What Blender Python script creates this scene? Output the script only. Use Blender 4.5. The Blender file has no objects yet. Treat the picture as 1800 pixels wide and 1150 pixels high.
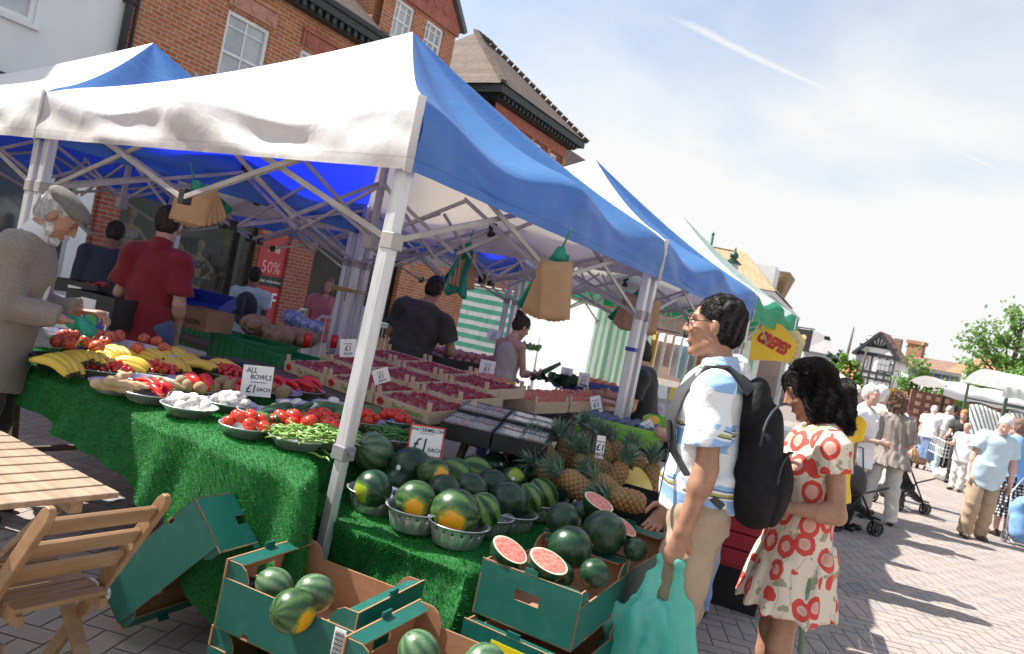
import bpy, bmesh, math, random
import numpy as np
from mathutils import Vector, Matrix, Euler
random.seed(7); rng = np.random.default_rng(7)
R = math.radians
scene = bpy.context.scene
COL = scene.collection
V = Vector

# ------------------------------------------------------------------ camera
F, PW, PH = 1300.0, 1800.0, 1150.0
ROLL, YAW, PITCH, CAMH = R(11.5), R(31.4), R(-0.6), 1.55
_f0 = V((-math.sin(YAW), math.cos(YAW), 0)); _r0 = V((math.cos(YAW), math.sin(YAW), 0)); _u0 = V((0, 0, 1))
FW = _f0*math.cos(PITCH) + _u0*math.sin(PITCH); _up = _u0*math.cos(PITCH) - _f0*math.sin(PITCH)
RT = _r0*math.cos(ROLL) + _up*math.sin(ROLL); UP = _up*math.cos(ROLL) - _r0*math.sin(ROLL)
CAM = V((0, 0, CAMH))
def ray(x, y): return (FW*F + RT*(x-PW/2) - UP*(y-PH/2))/F
def at_d(x, y, d): return CAM + ray(x, y)*d               # a measured point of the photo at a depth
def at_z(x, y, z):                                        # ... on a level plane
    r = ray(x, y); return CAM + r*((z-CAMH)/r.z)
def at_x(x, y, X):
    r = ray(x, y); return CAM + r*(X/r.x)
def at_y(x, y, Y):
    r = ray(x, y); return CAM + r*(Y/r.y)
cd = bpy.data.cameras.new('camera'); cam = bpy.data.objects.new('camera', cd); COL.objects.link(cam)
cd.sensor_width = 36; cd.sensor_fit = 'HORIZONTAL'; cd.lens = 36*F/PW; cd.clip_start = 0.05; cd.clip_end = 2000
m3 = Matrix((RT, UP, -FW)).transposed()
cam.matrix_world = Matrix.Translation(CAM) @ m3.to_4x4()
cd.dof.use_dof = True; cd.dof.focus_distance = 3.3; cd.dof.aperture_fstop = 5.0
scene.camera = cam

# ------------------------------------------------------------------ tags
def tag(o, label=None, cat=None, group=None, kind=None):
    if label: o['label'] = label
    if cat: o['category'] = cat
    if group: o['group'] = group
    if kind: o['kind'] = kind
    return o
def empty(name, loc, rz=0, label=None, cat=None, group=None):
    o = bpy.data.objects.new(name, None); COL.objects.link(o); o.empty_display_size = .1
    o.location = loc; o.rotation_euler = (0, 0, rz)
    return tag(o, label, cat, group)
CHILD = {}
def setpar(o, p):
    if p is not None:
        o.parent = p; CHILD.setdefault(p.name, []).append(o)
def copy_tree(o, parent=None):
    c = o.copy(); COL.objects.link(c)
    c.parent = None
    setpar(c, parent)
    for ch in CHILD.get(o.name, []): copy_tree(ch, c)
    return c
def clone(o, loc, rot=(0, 0, 0), scale=1, label=None, group=None):
    c = copy_tree(o); c.location = loc; c.rotation_euler = rot
    c.scale = (scale,)*3 if not hasattr(scale, '__len__') else scale
    return tag(c, label, None, group)

# ------------------------------------------------------------------ mesh builder
def basis(d, up=V((0, 0, 1))):
    d = V(d).normalized(); x = V(up).cross(d)
    if x.length < 1e-4: x = V((1, 0, 0)).cross(d)
    if x.length < 1e-4: x = V((0, 1, 0)).cross(d)
    x.normalize(); y = d.cross(x)
    return x, y, d
class MB:
    def __init__(s): s.v = []; s.f = []; s.m = []; s.uv = {}
    def add(s, vs, fs, m=0):
        n = len(s.v); s.v += [tuple(p) for p in vs]
        for f in fs: s.f.append(tuple(i+n for i in f)); s.m.append(m)
        return s
    def box(s, c, size, rot=None, m=0):
        a, b, d = [q/2 for q in size]
        P = [V((x, y, z)) for z in (-d, d) for y in (-b, b) for x in (-a, a)]
        if rot is not None:
            Mx = rot.to_matrix() if isinstance(rot, Euler) else rot
            P = [Mx @ p for p in P]
        c = V(c)
        return s.add([p+c for p in P], [(0, 2, 3, 1), (4, 5, 7, 6), (0, 1, 5, 4), (2, 6, 7, 3), (0, 4, 6, 2), (1, 3, 7, 5)], m)
    def bx(s, x0, x1, y0, y1, z0, z1, m=0): return s.box(((x0+x1)/2, (y0+y1)/2, (z0+z1)/2), (x1-x0, y1-y0, z1-z0), None, m)
    def bar(s, p, q, w, h=None, up=(0, 0, 1), m=0):
        p, q = V(p), V(q); h = h or w; x, y, d = basis(q-p, V(up))
        P = []
        for e in (p, q):
            for sy in (-1, 1):
                for sx in (-1, 1): P.append(e + x*sx*w/2 + y*sy*h/2)
        return s.add(P, [(0, 2, 3, 1), (4, 5, 7, 6), (0, 1, 5, 4), (2, 6, 7, 3), (0, 4, 6, 2), (1, 3, 7, 5)], m)
    def tube(s, pts, r, n=10, cap=True, m=0, fl=1.0):
        pts = [V(p) for p in pts]; k = len(pts)
        rs = r if hasattr(r, '__len__') else [r]*k
        vs = []; px = None
        for i, p in enumerate(pts):
            d = (pts[min(i+1, k-1)] - pts[max(i-1, 0)])
            x, y, d = basis(d) if px is None else (px, None, d.normalized())
            if y is None:
                x = px - d*px.dot(d); x.normalize(); y = d.cross(x)
            px = x
            for j in range(n):
                a = 2*math.pi*j/n; vs.append(p + (x*math.cos(a) + y*math.sin(a)*fl)*rs[i])
        fs = []
        for i in range(k-1):
            for j in range(n):
                a = i*n+j; b = i*n+(j+1) % n; fs.append((a, b, b+n, a+n))
        if cap: fs.append(tuple(range(n-1, -1, -1))); fs.append(tuple(range((k-1)*n, k*n)))
        return s.add(vs, fs, m)
    def lathe(s, prof, n=24, c=(0, 0, 0), m=0, sx=1, sy=1, cap=False, skip=None):
        c = V(c); vs = []; fs = []
        for r, z in prof:
            for j in range(n):
                a = 2*math.pi*j/n; vs.append(c + V((r*math.cos(a)*sx, r*math.sin(a)*sy, z)))
        for i in range(len(prof)-1):
            for j in range(n):
                if skip and skip(i, j): continue
                a = i*n+j; b = i*n+(j+1) % n; fs.append((a, b, b+n, a+n))
        if cap:
            fs.append(tuple(range(n-1, -1, -1))); k = len(prof)-1; fs.append(tuple(range(k*n, k*n+n)))
        return s.add(vs, fs, m)
    def ball(s, c, r, n=12, m=0, rot=None):
        r = r if hasattr(r, '__len__') else (r, r, r); c = V(c); vs = []; k = n//2
        for i in range(k+1):
            t = math.pi*i/k
            for j in range(n):
                a = 2*math.pi*j/n; p = V((math.sin(t)*math.cos(a)*r[0], math.sin(t)*math.sin(a)*r[1], -math.cos(t)*r[2]))
                if rot is not None: p = rot @ p
                vs.append(c+p)
        fs = [(i*n+j, i*n+(j+1) % n, (i+1)*n+(j+1) % n, (i+1)*n+j) for i in range(k) for j in range(n)]
        return s.add(vs, fs, m)
    def grid(s, fn, nu, nv, m=0, wrap=False):
        vs = [fn(i/nu, j/nv) for j in range(nv+1) for i in range(nu+1)]; w = nu+1
        return s.add(vs, [(j*w+i, j*w+i+1, (j+1)*w+i+1, (j+1)*w+i) for j in range(nv) for i in range(nu)], m)
    def poly(s, pts, h, m=0, axis=(0, 0, 1)):
        ax = V(axis)*h; n = len(pts); P = [V(p) for p in pts]
        return s.add(P + [p+ax for p in P], [tuple(range(n-1, -1, -1)), tuple(range(n, 2*n))] + [(i, (i+1) % n, n+(i+1) % n, n+i) for i in range(n)], m)
    def xf(s, mat): s.v = [tuple(mat @ V(p)) for p in s.v]; return s
    def mesh(s, name, mats, smooth=False, fix=True):
        me = bpy.data.meshes.new(name); me.from_pydata(s.v, [], s.f)
        for q in (mats if isinstance(mats, (list, tuple)) else [mats]): me.materials.append(q)
        me.polygons.foreach_set('material_index', s.m)
        me.polygons.foreach_set('use_smooth', [smooth]*len(s.f))
        if fix:
            b = bmesh.new(); b.from_mesh(me); bmesh.ops.remove_doubles(b, verts=b.verts, dist=1e-5); bmesh.ops.recalc_face_normals(b, faces=b.faces); b.to_mesh(me); b.free()
        me.update(); return me
    def build(s, name, mats, parent=None, smooth=False, loc=None, rz=0, bevel=0, fix=True, auto=None, thick=0):
        o = bpy.data.objects.new(name, s.mesh(name, mats, smooth, fix)); COL.objects.link(o)
        if loc is not None: o.location = loc
        if rz: o.rotation_euler = (0, 0, rz)
        setpar(o, parent)
        if thick:
            md = o.modifiers.new('solid', 'SOLIDIFY'); md.thickness = thick; md.offset = 0
        if bevel:
            md = o.modifiers.new('bevel', 'BEVEL'); md.width = bevel; md.segments = 2; md.limit_method = 'ANGLE'; md.angle_limit = R(50)
        if auto: smooth_angle(o.data, auto)
        return o
def smooth_angle(me, deg):
    b = bmesh.new(); b.from_mesh(me)
    for e in b.edges: e.smooth = (len(e.link_faces) == 2 and e.calc_face_angle(3.2) < R(deg))
    for f in b.faces: f.smooth = True
    b.to_mesh(me); b.free()
def np_mesh(name, verts, faces, mats, parent=None, smooth=True, midx=None):
    me = bpy.data.meshes.new(name); nv, nf = len(verts), len(faces); k = faces.shape[1]
    me.vertices.add(nv); me.vertices.foreach_set('co', np.ascontiguousarray(verts, np.float32).ravel())
    me.loops.add(nf*k); me.loops.foreach_set('vertex_index', np.ascontiguousarray(faces, np.int32).ravel())
    me.polygons.add(nf); me.polygons.foreach_set('loop_start', np.arange(0, nf*k, k, dtype=np.int32))
    for q in (mats if isinstance(mats, (list, tuple)) else [mats]): me.materials.append(q)
    if midx is not None: me.polygons.foreach_set('material_index', midx.astype(np.int32))
    me.update(calc_edges=True); me.validate()
    me.polygons.foreach_set('use_smooth', [smooth]*len(me.polygons))
    o = bpy.data.objects.new(name, me); COL.objects.link(o); setpar(o, parent)
    return o
def text_mesh(name, txt, size, mat, parent, loc, rot, ext=.0008, shear=0, align='CENTER', sx=1, bold=0):
    cu = bpy.data.curves.new(name, 'FONT'); cu.body = txt; cu.size = size; cu.extrude = ext; cu.shear = shear; cu.align_x = align; cu.align_y = 'CENTER'; cu.offset = bold; cu.resolution_u = 2
    t = bpy.data.objects.new(name+'_tmp', cu); COL.objects.link(t)
    dg = bpy.context.evaluated_depsgraph_get(); me = bpy.data.meshes.new_from_object(t.evaluated_get(dg))
    bpy.data.objects.remove(t); bpy.data.curves.remove(cu)
    me.materials.clear(); me.materials.append(mat)
    o = bpy.data.objects.new(name, me); COL.objects.link(o); o.location = loc; o.rotation_euler = rot; o.scale = (sx, 1, 1); setpar(o, parent)
    return o

# ------------------------------------------------------------------ materials
def _nt(name):
    m = bpy.data.materials.new(name); m.use_nodes = True; nt = m.node_tree; b = nt.nodes['Principled BSDF']
    return m, nt, b
class NT:
    def __init__(s, nt): s.nt = nt
    def n(s, t, **k):
        x = s.nt.nodes.new(t)
        for a, v in k.items():
            if a.startswith('i_'): x.inputs[int(a[2:]) if a[2:].isdigit() else a[2:].replace('_', ' ')].default_value = v
            else: setattr(x, a, v)
        return x
    def l(s, a, b): s.nt.links.new(a, b)
    def math(s, op, a, b=None, c=None):
        x = s.n('ShaderNodeMath', operation=op)
        for i, q in enumerate((a, b, c)):
            if q is None: continue
            if isinstance(q, (int, float)): x.inputs[i].default_value = q
            else: s.l(q, x.inputs[i])
        return x.outputs[0]
    def ramp(s, f, stops, interp='LINEAR'):
        x = s.n('ShaderNodeValToRGB'); cr = x.color_ramp; cr.interpolation = interp
        while len(cr.elements) < len(stops): cr.elements.new(.5)
        for e, (p, c) in zip(cr.elements, stops):
            e.position = p; e.color = (c[0], c[1], c[2], 1) if hasattr(c, '__len__') else (c, c, c, 1)
        s.l(f, x.inputs[0]); return x.outputs[0]
    def mix(s, f, a, b, mode='MIX'):
        x = s.n('ShaderNodeMix', data_type='RGBA', blend_type=mode)
        for i, q in ((0, f), (6, a), (7, b)):
            if isinstance(q, (int, float)): x.inputs[i].default_value = q
            elif isinstance(q, tuple): x.inputs[i].default_value = (q[0], q[1], q[2], 1)
            else: s.l(q, x.inputs[i])
        return x.outputs[2]
    def coord(s, which='Object', rnd=False, scale=None):
        tc = s.n('ShaderNodeTexCoord'); o = tc.outputs[which]
        if rnd:
            oi = s.n('ShaderNodeObjectInfo'); mu = s.n('ShaderNodeVectorMath', operation='SCALE'); mu.inputs[0].default_value = (37, 17, 29); s.l(oi.outputs['Random'], mu.inputs['Scale'])
            ad = s.n('ShaderNodeVectorMath', operation='ADD'); s.l(o, ad.inputs[0]); s.l(mu.outputs[0], ad.inputs[1]); o = ad.outputs[0]
        if scale:
            mp = s.n('ShaderNodeMapping'); mp.inputs['Scale'].default_value = scale; s.l(o, mp.inputs[0]); o = mp.outputs[0]
        return o
    def noise(s, v, sc, det=3, rough=.55, dist=0):
        x = s.n('ShaderNodeTexNoise'); x.inputs['Scale'].default_value = sc; x.inputs['Detail'].default_value = det; x.inputs['Roughness'].default_value = rough; x.inputs['Distortion'].default_value = dist
        if v is not None: s.l(v, x.inputs['Vector'])
        return x.outputs[0]
    def bump(s, h, st, dist, b):
        x = s.n('ShaderNodeBump'); x.inputs['Strength'].default_value = st; x.inputs['Distance'].default_value = dist; s.l(h, x.inputs['Height']); s.l(x.outputs[0], b.inputs['Normal'])
MATS = {}
def M(name, c1=(.5, .5, .5), c2=None, sc=8, rough=.6, metal=0, bump=0, bsc=60, bd=.002, spec=.5, stretch=None, trans=0, alpha=1, sheen=0, rnd=False, lo=.35, hi=.65, coat=0, transm=0, sub=0):
    if name in MATS: return MATS[name]
    m, nt, b = _nt(name); N = NT(nt); MATS[name] = m
    b.inputs['Roughness'].default_value = rough; b.inputs['Metallic'].default_value = metal; b.inputs['Specular IOR Level'].default_value = spec
    b.inputs['Sheen Weight'].default_value = sheen; b.inputs['Coat Weight'].default_value = coat; b.inputs['Transmission Weight'].default_value = transm
    b.inputs['Alpha'].default_value = alpha
    if sub: b.inputs['Subsurface Weight'].default_value = sub; b.inputs['Subsurface Radius'].default_value = (.012, .005, .003)
    b.inputs['Base Color'].default_value = (*c1, 1)
    colsock = None
    if c2:
        v = N.coord('Object', rnd, stretch); f = N.noise(v, sc)
        colsock = N.ramp(f, [(lo, c1), (hi, c2)]); N.l(colsock, b.inputs['Base Color'])
    if bump: N.bump(N.noise(N.coord('Object', rnd, stretch), bsc, 4), bump, bd, b)
    if trans:
        tr = N.n('ShaderNodeBsdfTranslucent'); tr.inputs[0].default_value = (*c1, 1)
        if colsock: N.l(colsock, tr.inputs[0])
        mx = N.n('ShaderNodeMixShader'); mx.inputs[0].default_value = trans; N.l(b.outputs[0], mx.inputs[1]); N.l(tr.outputs[0], mx.inputs[2]); N.l(mx.outputs[0], nt.nodes['Material Output'].inputs[0])
    return m
# ------------------------------------------------------------------ signed-distance modelling for soft bodies
def cap(a, b, ra, rb=None, k=.03, fl=1.0, n=(0, 1, 0), flat=False, op='+'): return ('c', np.array(a, float), np.array(b, float), ra, ra if rb is None else rb, k, fl, np.array(n, float), flat, op)
def ell(c, r, rot=None, k=.03, op='+'):
    r = np.array(r if hasattr(r, '__len__') else (r, r, r), float)
    return ('e', np.array(c, float), r, np.eye(3) if rot is None else np.array(rot), k, op)
def _bb(p, m):
    if p[0] == 'c':
        r = max(p[3], p[4])*max(1, p[6]) + m; return np.minimum(p[1], p[2])-r, np.maximum(p[1], p[2])+r
    r = p[2].max()+m; return p[1]-r, p[1]+r
def _ev(p, X, Y, Z):
    if p[0] == 'c':
        _, a, b, ra, rb, k, fl, n, flat, op = p
        ab = b-a; L2 = max(ab@ab, 1e-12); L = math.sqrt(L2)
        px, py, pz = X-a[0], Y-a[1], Z-a[2]
        t = (px*ab[0]+py*ab[1]+pz*ab[2])/L2; tc = np.clip(t, 0, 1)
        if flat:
            qx, qy, qz = px-t*ab[0], py-t*ab[1], pz-t*ab[2]
        else:
            qx, qy, qz = px-tc*ab[0], py-tc*ab[1], pz-tc*ab[2]
        rr = qx*qx+qy*qy+qz*qz
        if fl != 1.0:
            nn = n - ab*(n@ab)/L2; nn = nn/(np.linalg.norm(nn)+1e-9)
            v = qx*nn[0]+qy*nn[1]+qz*nn[2]; rr = np.maximum(rr - v*v, 0) + (v/fl)**2
        d = np.sqrt(rr) - (ra+(rb-ra)*tc)
        if flat: d = np.maximum(d, np.maximum(-t, t-1)*L)
        return d
    _, c, r, Mx, k, op = p
    px, py, pz = X-c[0], Y-c[1], Z-c[2]
    q = [(px*Mx[0][i]+py*Mx[1][i]+pz*Mx[2][i]) for i in range(3)]
    k0 = np.sqrt((q[0]/r[0])**2+(q[1]/r[1])**2+(q[2]/r[2])**2); k1 = np.sqrt((q[0]/r[0]**2)**2+(q[1]/r[1]**2)**2+(q[2]/r[2]**2)**2)+1e-9
    return k0*(k0-1)/k1
def sdf_mesh(name, prims, res, mat, parent=None, noise=None, subd=None):
    """noise: list of (amp, (kx,ky,kz), phase) added to the distance"""
    lo = np.min([_bb(p, 0)[0] for p in prims if p[-1] == '+'], 0)-3*res-.02; hi = np.max([_bb(p, 0)[1] for p in prims if p[-1] == '+'], 0)+3*res+.02
    n = np.ceil((hi-lo)/res).astype(int)+1
    D = np.full(n, .25, np.float32)
    ax = [lo[i]+np.arange(n[i])*res for i in range(3)]
    for p in prims:
        op = p[-1]; k = p[5] if p[0] == 'c' else p[4]
        l, h = _bb(p, k+2.5*res)
        i0 = np.clip(np.floor((l-lo)/res).astype(int), 0, n); i1 = np.clip(np.ceil((h-lo)/res).astype(int)+1, 0, n)
        if (i1 <= i0).any(): continue
        sl = tuple(slice(i0[i], i1[i]) for i in range(3))
        X = ax[0][sl[0]][:, None, None]; Y = ax[1][sl[1]][None, :, None]; Z = ax[2][sl[2]][None, None, :]
        d = _ev(p, X, Y, Z).astype(np.float32); S = D[sl]
        if op == '+':
            hh = np.maximum(k-np.abs(S-d), 0)/max(k, 1e-6); D[sl] = np.minimum(S, d)-hh*hh*k*.25
        else:
            d = -d; hh = np.maximum(k-np.abs(S-d), 0)/max(k, 1e-6); D[sl] = np.maximum(S, d)+hh*hh*k*.25
    if noise:
        X, Y, Z = ax[0][:, None, None], ax[1][None, :, None], ax[2][None, None, :]
        for a, kk, ph in noise: D += (a*np.sin(kk[0]*X+kk[1]*Y+kk[2]*Z+ph + 1.3*np.sin(.37*kk[2]*Z+.6*kk[0]*Y+ph*2))).astype(np.float32)
    D[D == 0] = 1e-6
    S = D < 0
    c = [S[i:n[0]-1+i, j:n[1]-1+j, k:n[2]-1+k] for i in (0, 1) for j in (0, 1) for k in (0, 1)]
    al = c[0].copy(); an = c[0].copy()
    for q in c[1:]: al &= q; an |= q
    I = np.argwhere(an & ~al)
    vid = -np.ones(n-1, np.int64); vid[tuple(I.T)] = np.arange(len(I))
    off = np.array([(i, j, k) for i in (0, 1) for j in (0, 1) for k in (0, 1)])
    cv = np.stack([D[tuple((I+o).T)] for o in off], 1)
    acc = np.zeros((len(I), 3)); cnt = np.zeros(len(I))
    for a in range(8):
        for b in range(a+1, 8):
            if np.abs(off[a]-off[b]).sum() != 1: continue
            da, db = cv[:, a], cv[:, b]; mk = (da < 0) != (db < 0)
            t = np.where(mk, da/(da-db+1e-12), 0); P = off[a]+(off[b]-off[a])*t[:, None]
            acc[mk] += P[mk]; cnt[mk] += 1
    verts = lo + (I + acc/np.maximum(cnt, 1)[:, None])*res
    faces = []
    for axis in range(3):
        sl0 = [slice(None)]*3; sl1 = [slice(None)]*3; sl0[axis] = slice(0, -1); sl1[axis] = slice(1, None)
        A = S[tuple(sl0)]; B = S[tuple(sl1)]
        E = np.argwhere(A != B); u, w = (axis+1) % 3, (axis+2) % 3
        E = E[(E[:, u] > 0) & (E[:, w] > 0) & (E[:, u] < n[u]-1) & (E[:, w] < n[w]-1)]
        e = np.eye(3, dtype=int)
        q = [vid[tuple((E-o).T)] for o in (0*e[u], e[u], e[u]+e[w], e[w])]
        Q = np.stack(q, 1); fl = A[tuple(E.T)]
        Q[~fl] = Q[~fl][:, ::-1]; faces.append(Q)
    Fc = np.concatenate(faces); Fc = Fc[(Fc >= 0).all(1)]
    # one light smoothing pass
    e = np.concatenate([Fc[:, [0, 1]], Fc[:, [1, 2]], Fc[:, [2, 3]], Fc[:, [3, 0]]])
    for _ in range(2):
        s = np.zeros_like(verts); ct = np.zeros(len(verts))
        np.add.at(s, e[:, 0], verts[e[:, 1]]); np.add.at(ct, e[:, 0], 1); np.add.at(s, e[:, 1], verts[e[:, 0]]); np.add.at(ct, e[:, 1], 1)
        verts = verts*.5 + .5*s/np.maximum(ct, 1)[:, None]
    return np_mesh(name, verts, Fc, mat, parent)
# ------------------------------------------------------------------ daylight
SUN_EL, SUN_AZ = R(51), R(18)                 # shadows run towards +X, turned a little towards +Y
sd = V((math.cos(SUN_EL)*math.cos(SUN_AZ), math.cos(SUN_EL)*math.sin(SUN_AZ), -math.sin(SUN_EL)))
sl = bpy.data.lights.new('sun', 'SUN'); sl.energy = 5.0; sl.angle = R(.53); sl.color = (1, .955, .88)
so = bpy.data.objects.new('sun', sl); COL.objects.link(so); so.rotation_euler = sd.to_track_quat('-Z', 'Y').to_euler(); so.location = (-20, -8, 30)
w = bpy.data.worlds.new('World'); scene.world = w; w.use_nodes = True
nt = w.node_tree; N = NT(nt); bg = nt.nodes['Background']
sky = N.n('ShaderNodeTexSky'); sky.sky_type = 'NISHITA'; sky.sun_disc = False; sky.sun_elevation = SUN_EL; sky.sun_rotation = R(252); sky.air_density = 1.2; sky.dust_density = 2.0; sky.ozone_density = 1.5
N.l(sky.outputs[0], bg.inputs[0]); bg.inputs[1].default_value = .105
tc = N.n('ShaderNodeTexCoord'); sx = N.n('ShaderNodeSeparateXYZ'); N.l(tc.outputs['Generated'], sx.inputs[0])
iz = N.math('ADD', N.math('MAXIMUM', sx.outputs[2], 0), .22)
cx = N.n('ShaderNodeCombineXYZ'); N.l(N.math('DIVIDE', sx.outputs[0], iz), cx.inputs[0]); N.l(N.math('DIVIDE', sx.outputs[1], iz), cx.inputs[1])
cl = N.noise(cx.outputs[0], 1.15, 6, .55, .35); cl2 = N.noise(cx.outputs[0], .55, 2, .5)
low = N.math('MULTIPLY', N.math('SUBTRACT', .42, sx.outputs[2]), 1.1)
den = N.math('ADD', N.math('ADD', N.math('MULTIPLY', cl, .95), N.math('MULTIPLY', cl2, .55)), low)
mask = N.ramp(den, [(.63, .28), (.94, 1.0)])
# a thin vapour trail: a band round a plane through the camera
da, db = ray(1190, 35).normalized(), ray(1640, 245).normalized(); nn = da.cross(db).normalized()
vm = N.n('ShaderNodeVectorMath', operation='DOT_PRODUCT'); vm.inputs[1].default_value = nn; N.l(tc.outputs['Generated'], vm.inputs[0])
wob = N.math('MULTIPLY', N.math('SUBTRACT', N.noise(tc.outputs['Generated'], 9, 4), .5), .012)
ab = N.math('ABSOLUTE', N.math('ADD', vm.outputs['Value'], wob))
tr = N.ramp(ab, [(.0, .95), (.003, .7), (.009, 0)])
along = N.n('ShaderNodeVectorMath', operation='DOT_PRODUCT'); along.inputs[1].default_value = ray(1480, 165).normalized(); N.l(tc.outputs['Generated'], along.inputs[0])
tr = N.math('MULTIPLY', tr, N.ramp(along.outputs['Value'], [(.965, 0), (.985, 1)]))
mk2 = N.math('MAXIMUM', mask, tr)
b2 = N.n('ShaderNodeBackground'); b2.inputs[0].default_value = (.985, .995, .99, 1); b2.inputs[1].default_value = .485
mx = N.n('ShaderNodeMixShader'); N.l(mk2, mx.inputs[0]); N.l(bg.outputs[0], mx.inputs[1]); N.l(b2.outputs[0], mx.inputs[2]); N.l(mx.outputs[0], nt.nodes['World Output'].inputs[0])
vs_ = scene.view_settings; vs_.view_transform = 'Standard'; vs_.look = 'None'; vs_.exposure = 1.0; vs_.gamma = 1
scene.cycles.max_bounces = 8; scene.cycles.transparent_max_bounces = 12; scene.cycles.use_denoising = True

# ------------------------------------------------------------------ materials used in many places
def paving_mat():
    m, nt, b = _nt('paving_blocks'); N = NT(nt)
    at = N.n('ShaderNodeAttribute', attribute_name='tint'); v = N.coord('Object')
    c = N.ramp(at.outputs['Fac'], [(0, (.32, .255, .225)), (.35, (.37, .295, .255)), (.6, (.345, .275, .24)), (.82, (.30, .265, .245)), (1, (.235, .225, .235))])
    f = N.noise(v, 2.2, 5, .6); c = N.mix(N.ramp(f, [(.35, .25), (.7, 0)]), c, (.16, .14, .135))
    c = N.mix(N.math('MULTIPLY', N.noise(v, 140, 3), .35), c, (.42, .38, .36)); vo = N.n('ShaderNodeTexVoronoi'); vo.inputs['Scale'].default_value = 2.6; N.l(v, vo.inputs['Vector']); c = N.mix(N.ramp(vo.outputs['Distance'], [(.045, .6), (.07, 0)]), c, (.12, .11, .11)); c = N.mix(N.ramp(N.noise(v, .7, 5, .65, .5), [(.5, 0), (.72, .45)]), c, (.17, .14, .13)); N.l(c, b.inputs['Base Color']); b.inputs['Roughness'].default_value = .8
    N.bump(N.noise(v, 220, 3), .35, .002, b); return m
joint = M('paving_joint', (.17, .145, .13), (.22, .19, .175), 3, .95, bump=.4, bsc=90)
PAVE = paving_mat()
WHITE_CANVAS = None
def canvas(name, c, dirt, tr, sc=2.5, amt=.5, tcol=None, rough=.55):
    m, nt, b = _nt(name); N = NT(nt); v = N.coord('Object')
    f = N.noise(v, sc, 6, .65, .4); sx = N.n('ShaderNodeSeparateXYZ'); N.l(v, sx.inputs[0])
    low = N.ramp(N.math('MULTIPLY', N.math('SUBTRACT', sx.outputs[2], 2.0), 2.2), [(0, 1), (.55, .15), (1, 0)])
    k = N.math('MULTIPLY', N.ramp(f, [(.30, .15), (.60, 1)]), N.math('ADD', N.math('MULTIPLY', low, .85), .07))
    hem = N.math('COMPARE', sx.outputs[2], 2.098, .004); col = N.mix(N.math('MULTIPLY', hem, .35), N.mix(N.math('MULTIPLY', k, amt), c, dirt), tuple(q*.35 for q in c)); N.l(col, b.inputs['Base Color']); b.inputs['Roughness'].default_value = rough; b.inputs['Specular IOR Level'].default_value = .5
    N.bump(N.math('ADD', N.noise(v, 5, 4, .5, .8), N.math('MULTIPLY', N.noise(v, 350, 1), .03)), .3, .03, b)
    t = N.n('ShaderNodeBsdfTranslucent'); N.l(col, t.inputs[0]) if tcol is None else setattr(t.inputs[0], 'default_value', (*tcol, 1))
    mx = N.n('ShaderNodeMixShader'); mx.inputs[0].default_value = tr; N.l(b.outputs[0], mx.inputs[1]); N.l(t.outputs[0], mx.inputs[2]); N.l(mx.outputs[0], nt.nodes['Material Output'].inputs[0])
    return m
C_WHITE = canvas('canvas_white', (.80, .80, .79), (.40, .33, .29), .20, amt=1.0, tcol=(.82, .72, .60))
C_BLUE = canvas('canvas_blue', (.085, .25, .56), (.06, .17, .38), .32, amt=.35, tcol=(.012, .03, .82), rough=.38)
C_GREEN = canvas('canvas_green', (.03, .33, .17), (.02, .22, .12), .35, amt=.3)
C_PALE = canvas('canvas_pale_green', (.72, .82, .78), (.5, .6, .55), .45, amt=.2)
ALU = M('alloy', (.66, .66, .67), (.44, .43, .43), 22, .42, metal=.45, bump=.15, bsc=120, stretch=(1, 1, .12), lo=.45, hi=.8)
ALUD = M('alloy_dull', (.44, .40, .365), (.34, .31, .285), 9, .5, metal=.15)
BLACKP = M('black_plastic', (.012, .012, .013), (.02, .02, .02), 9, .45, bump=.1)
STEEL = M('steel_bowl', (.66, .66, .66), (.50, .50, .51), 20, .40, metal=.8, bump=.08, bsc=160, stretch=(1, 1, .2))
WOODR = M('wood_slat', (.29, .195, .125), (.39, .28, .19), 3.5, .55, bump=.35, bsc=18, stretch=(1, 12, 12))
DARKM = M('dark_metal', (.03, .03, .032), None, 5, .4, metal=.6)
PAPERW = M('white_card', (.82, .82, .80), (.76, .76, .75), 4, .7)
INK = M('blue_black_ink', (.012, .018, .06), None, 5, .6)
REDINK = M('red_card_edge', (.55, .06, .05), None, 5, .6)
KRAFT = M('kraft_paper', (.42, .25, .13), (.50, .31, .17), 6, .75, bump=.25, bsc=25, trans=.12)
TEALB = M('teal_plastic', (.02, .30, .19), (.03, .38, .26), 12, .35, bump=.6, bsc=28, trans=.35)
GLASS = M('window_glass', (.05, .06, .065), (.09, .10, .11), 1.2, .06, spec=.9)
WPAINT = M('white_paint', (.80, .80, .79), (.72, .72, .71), 5, .5, bump=.1)

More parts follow.
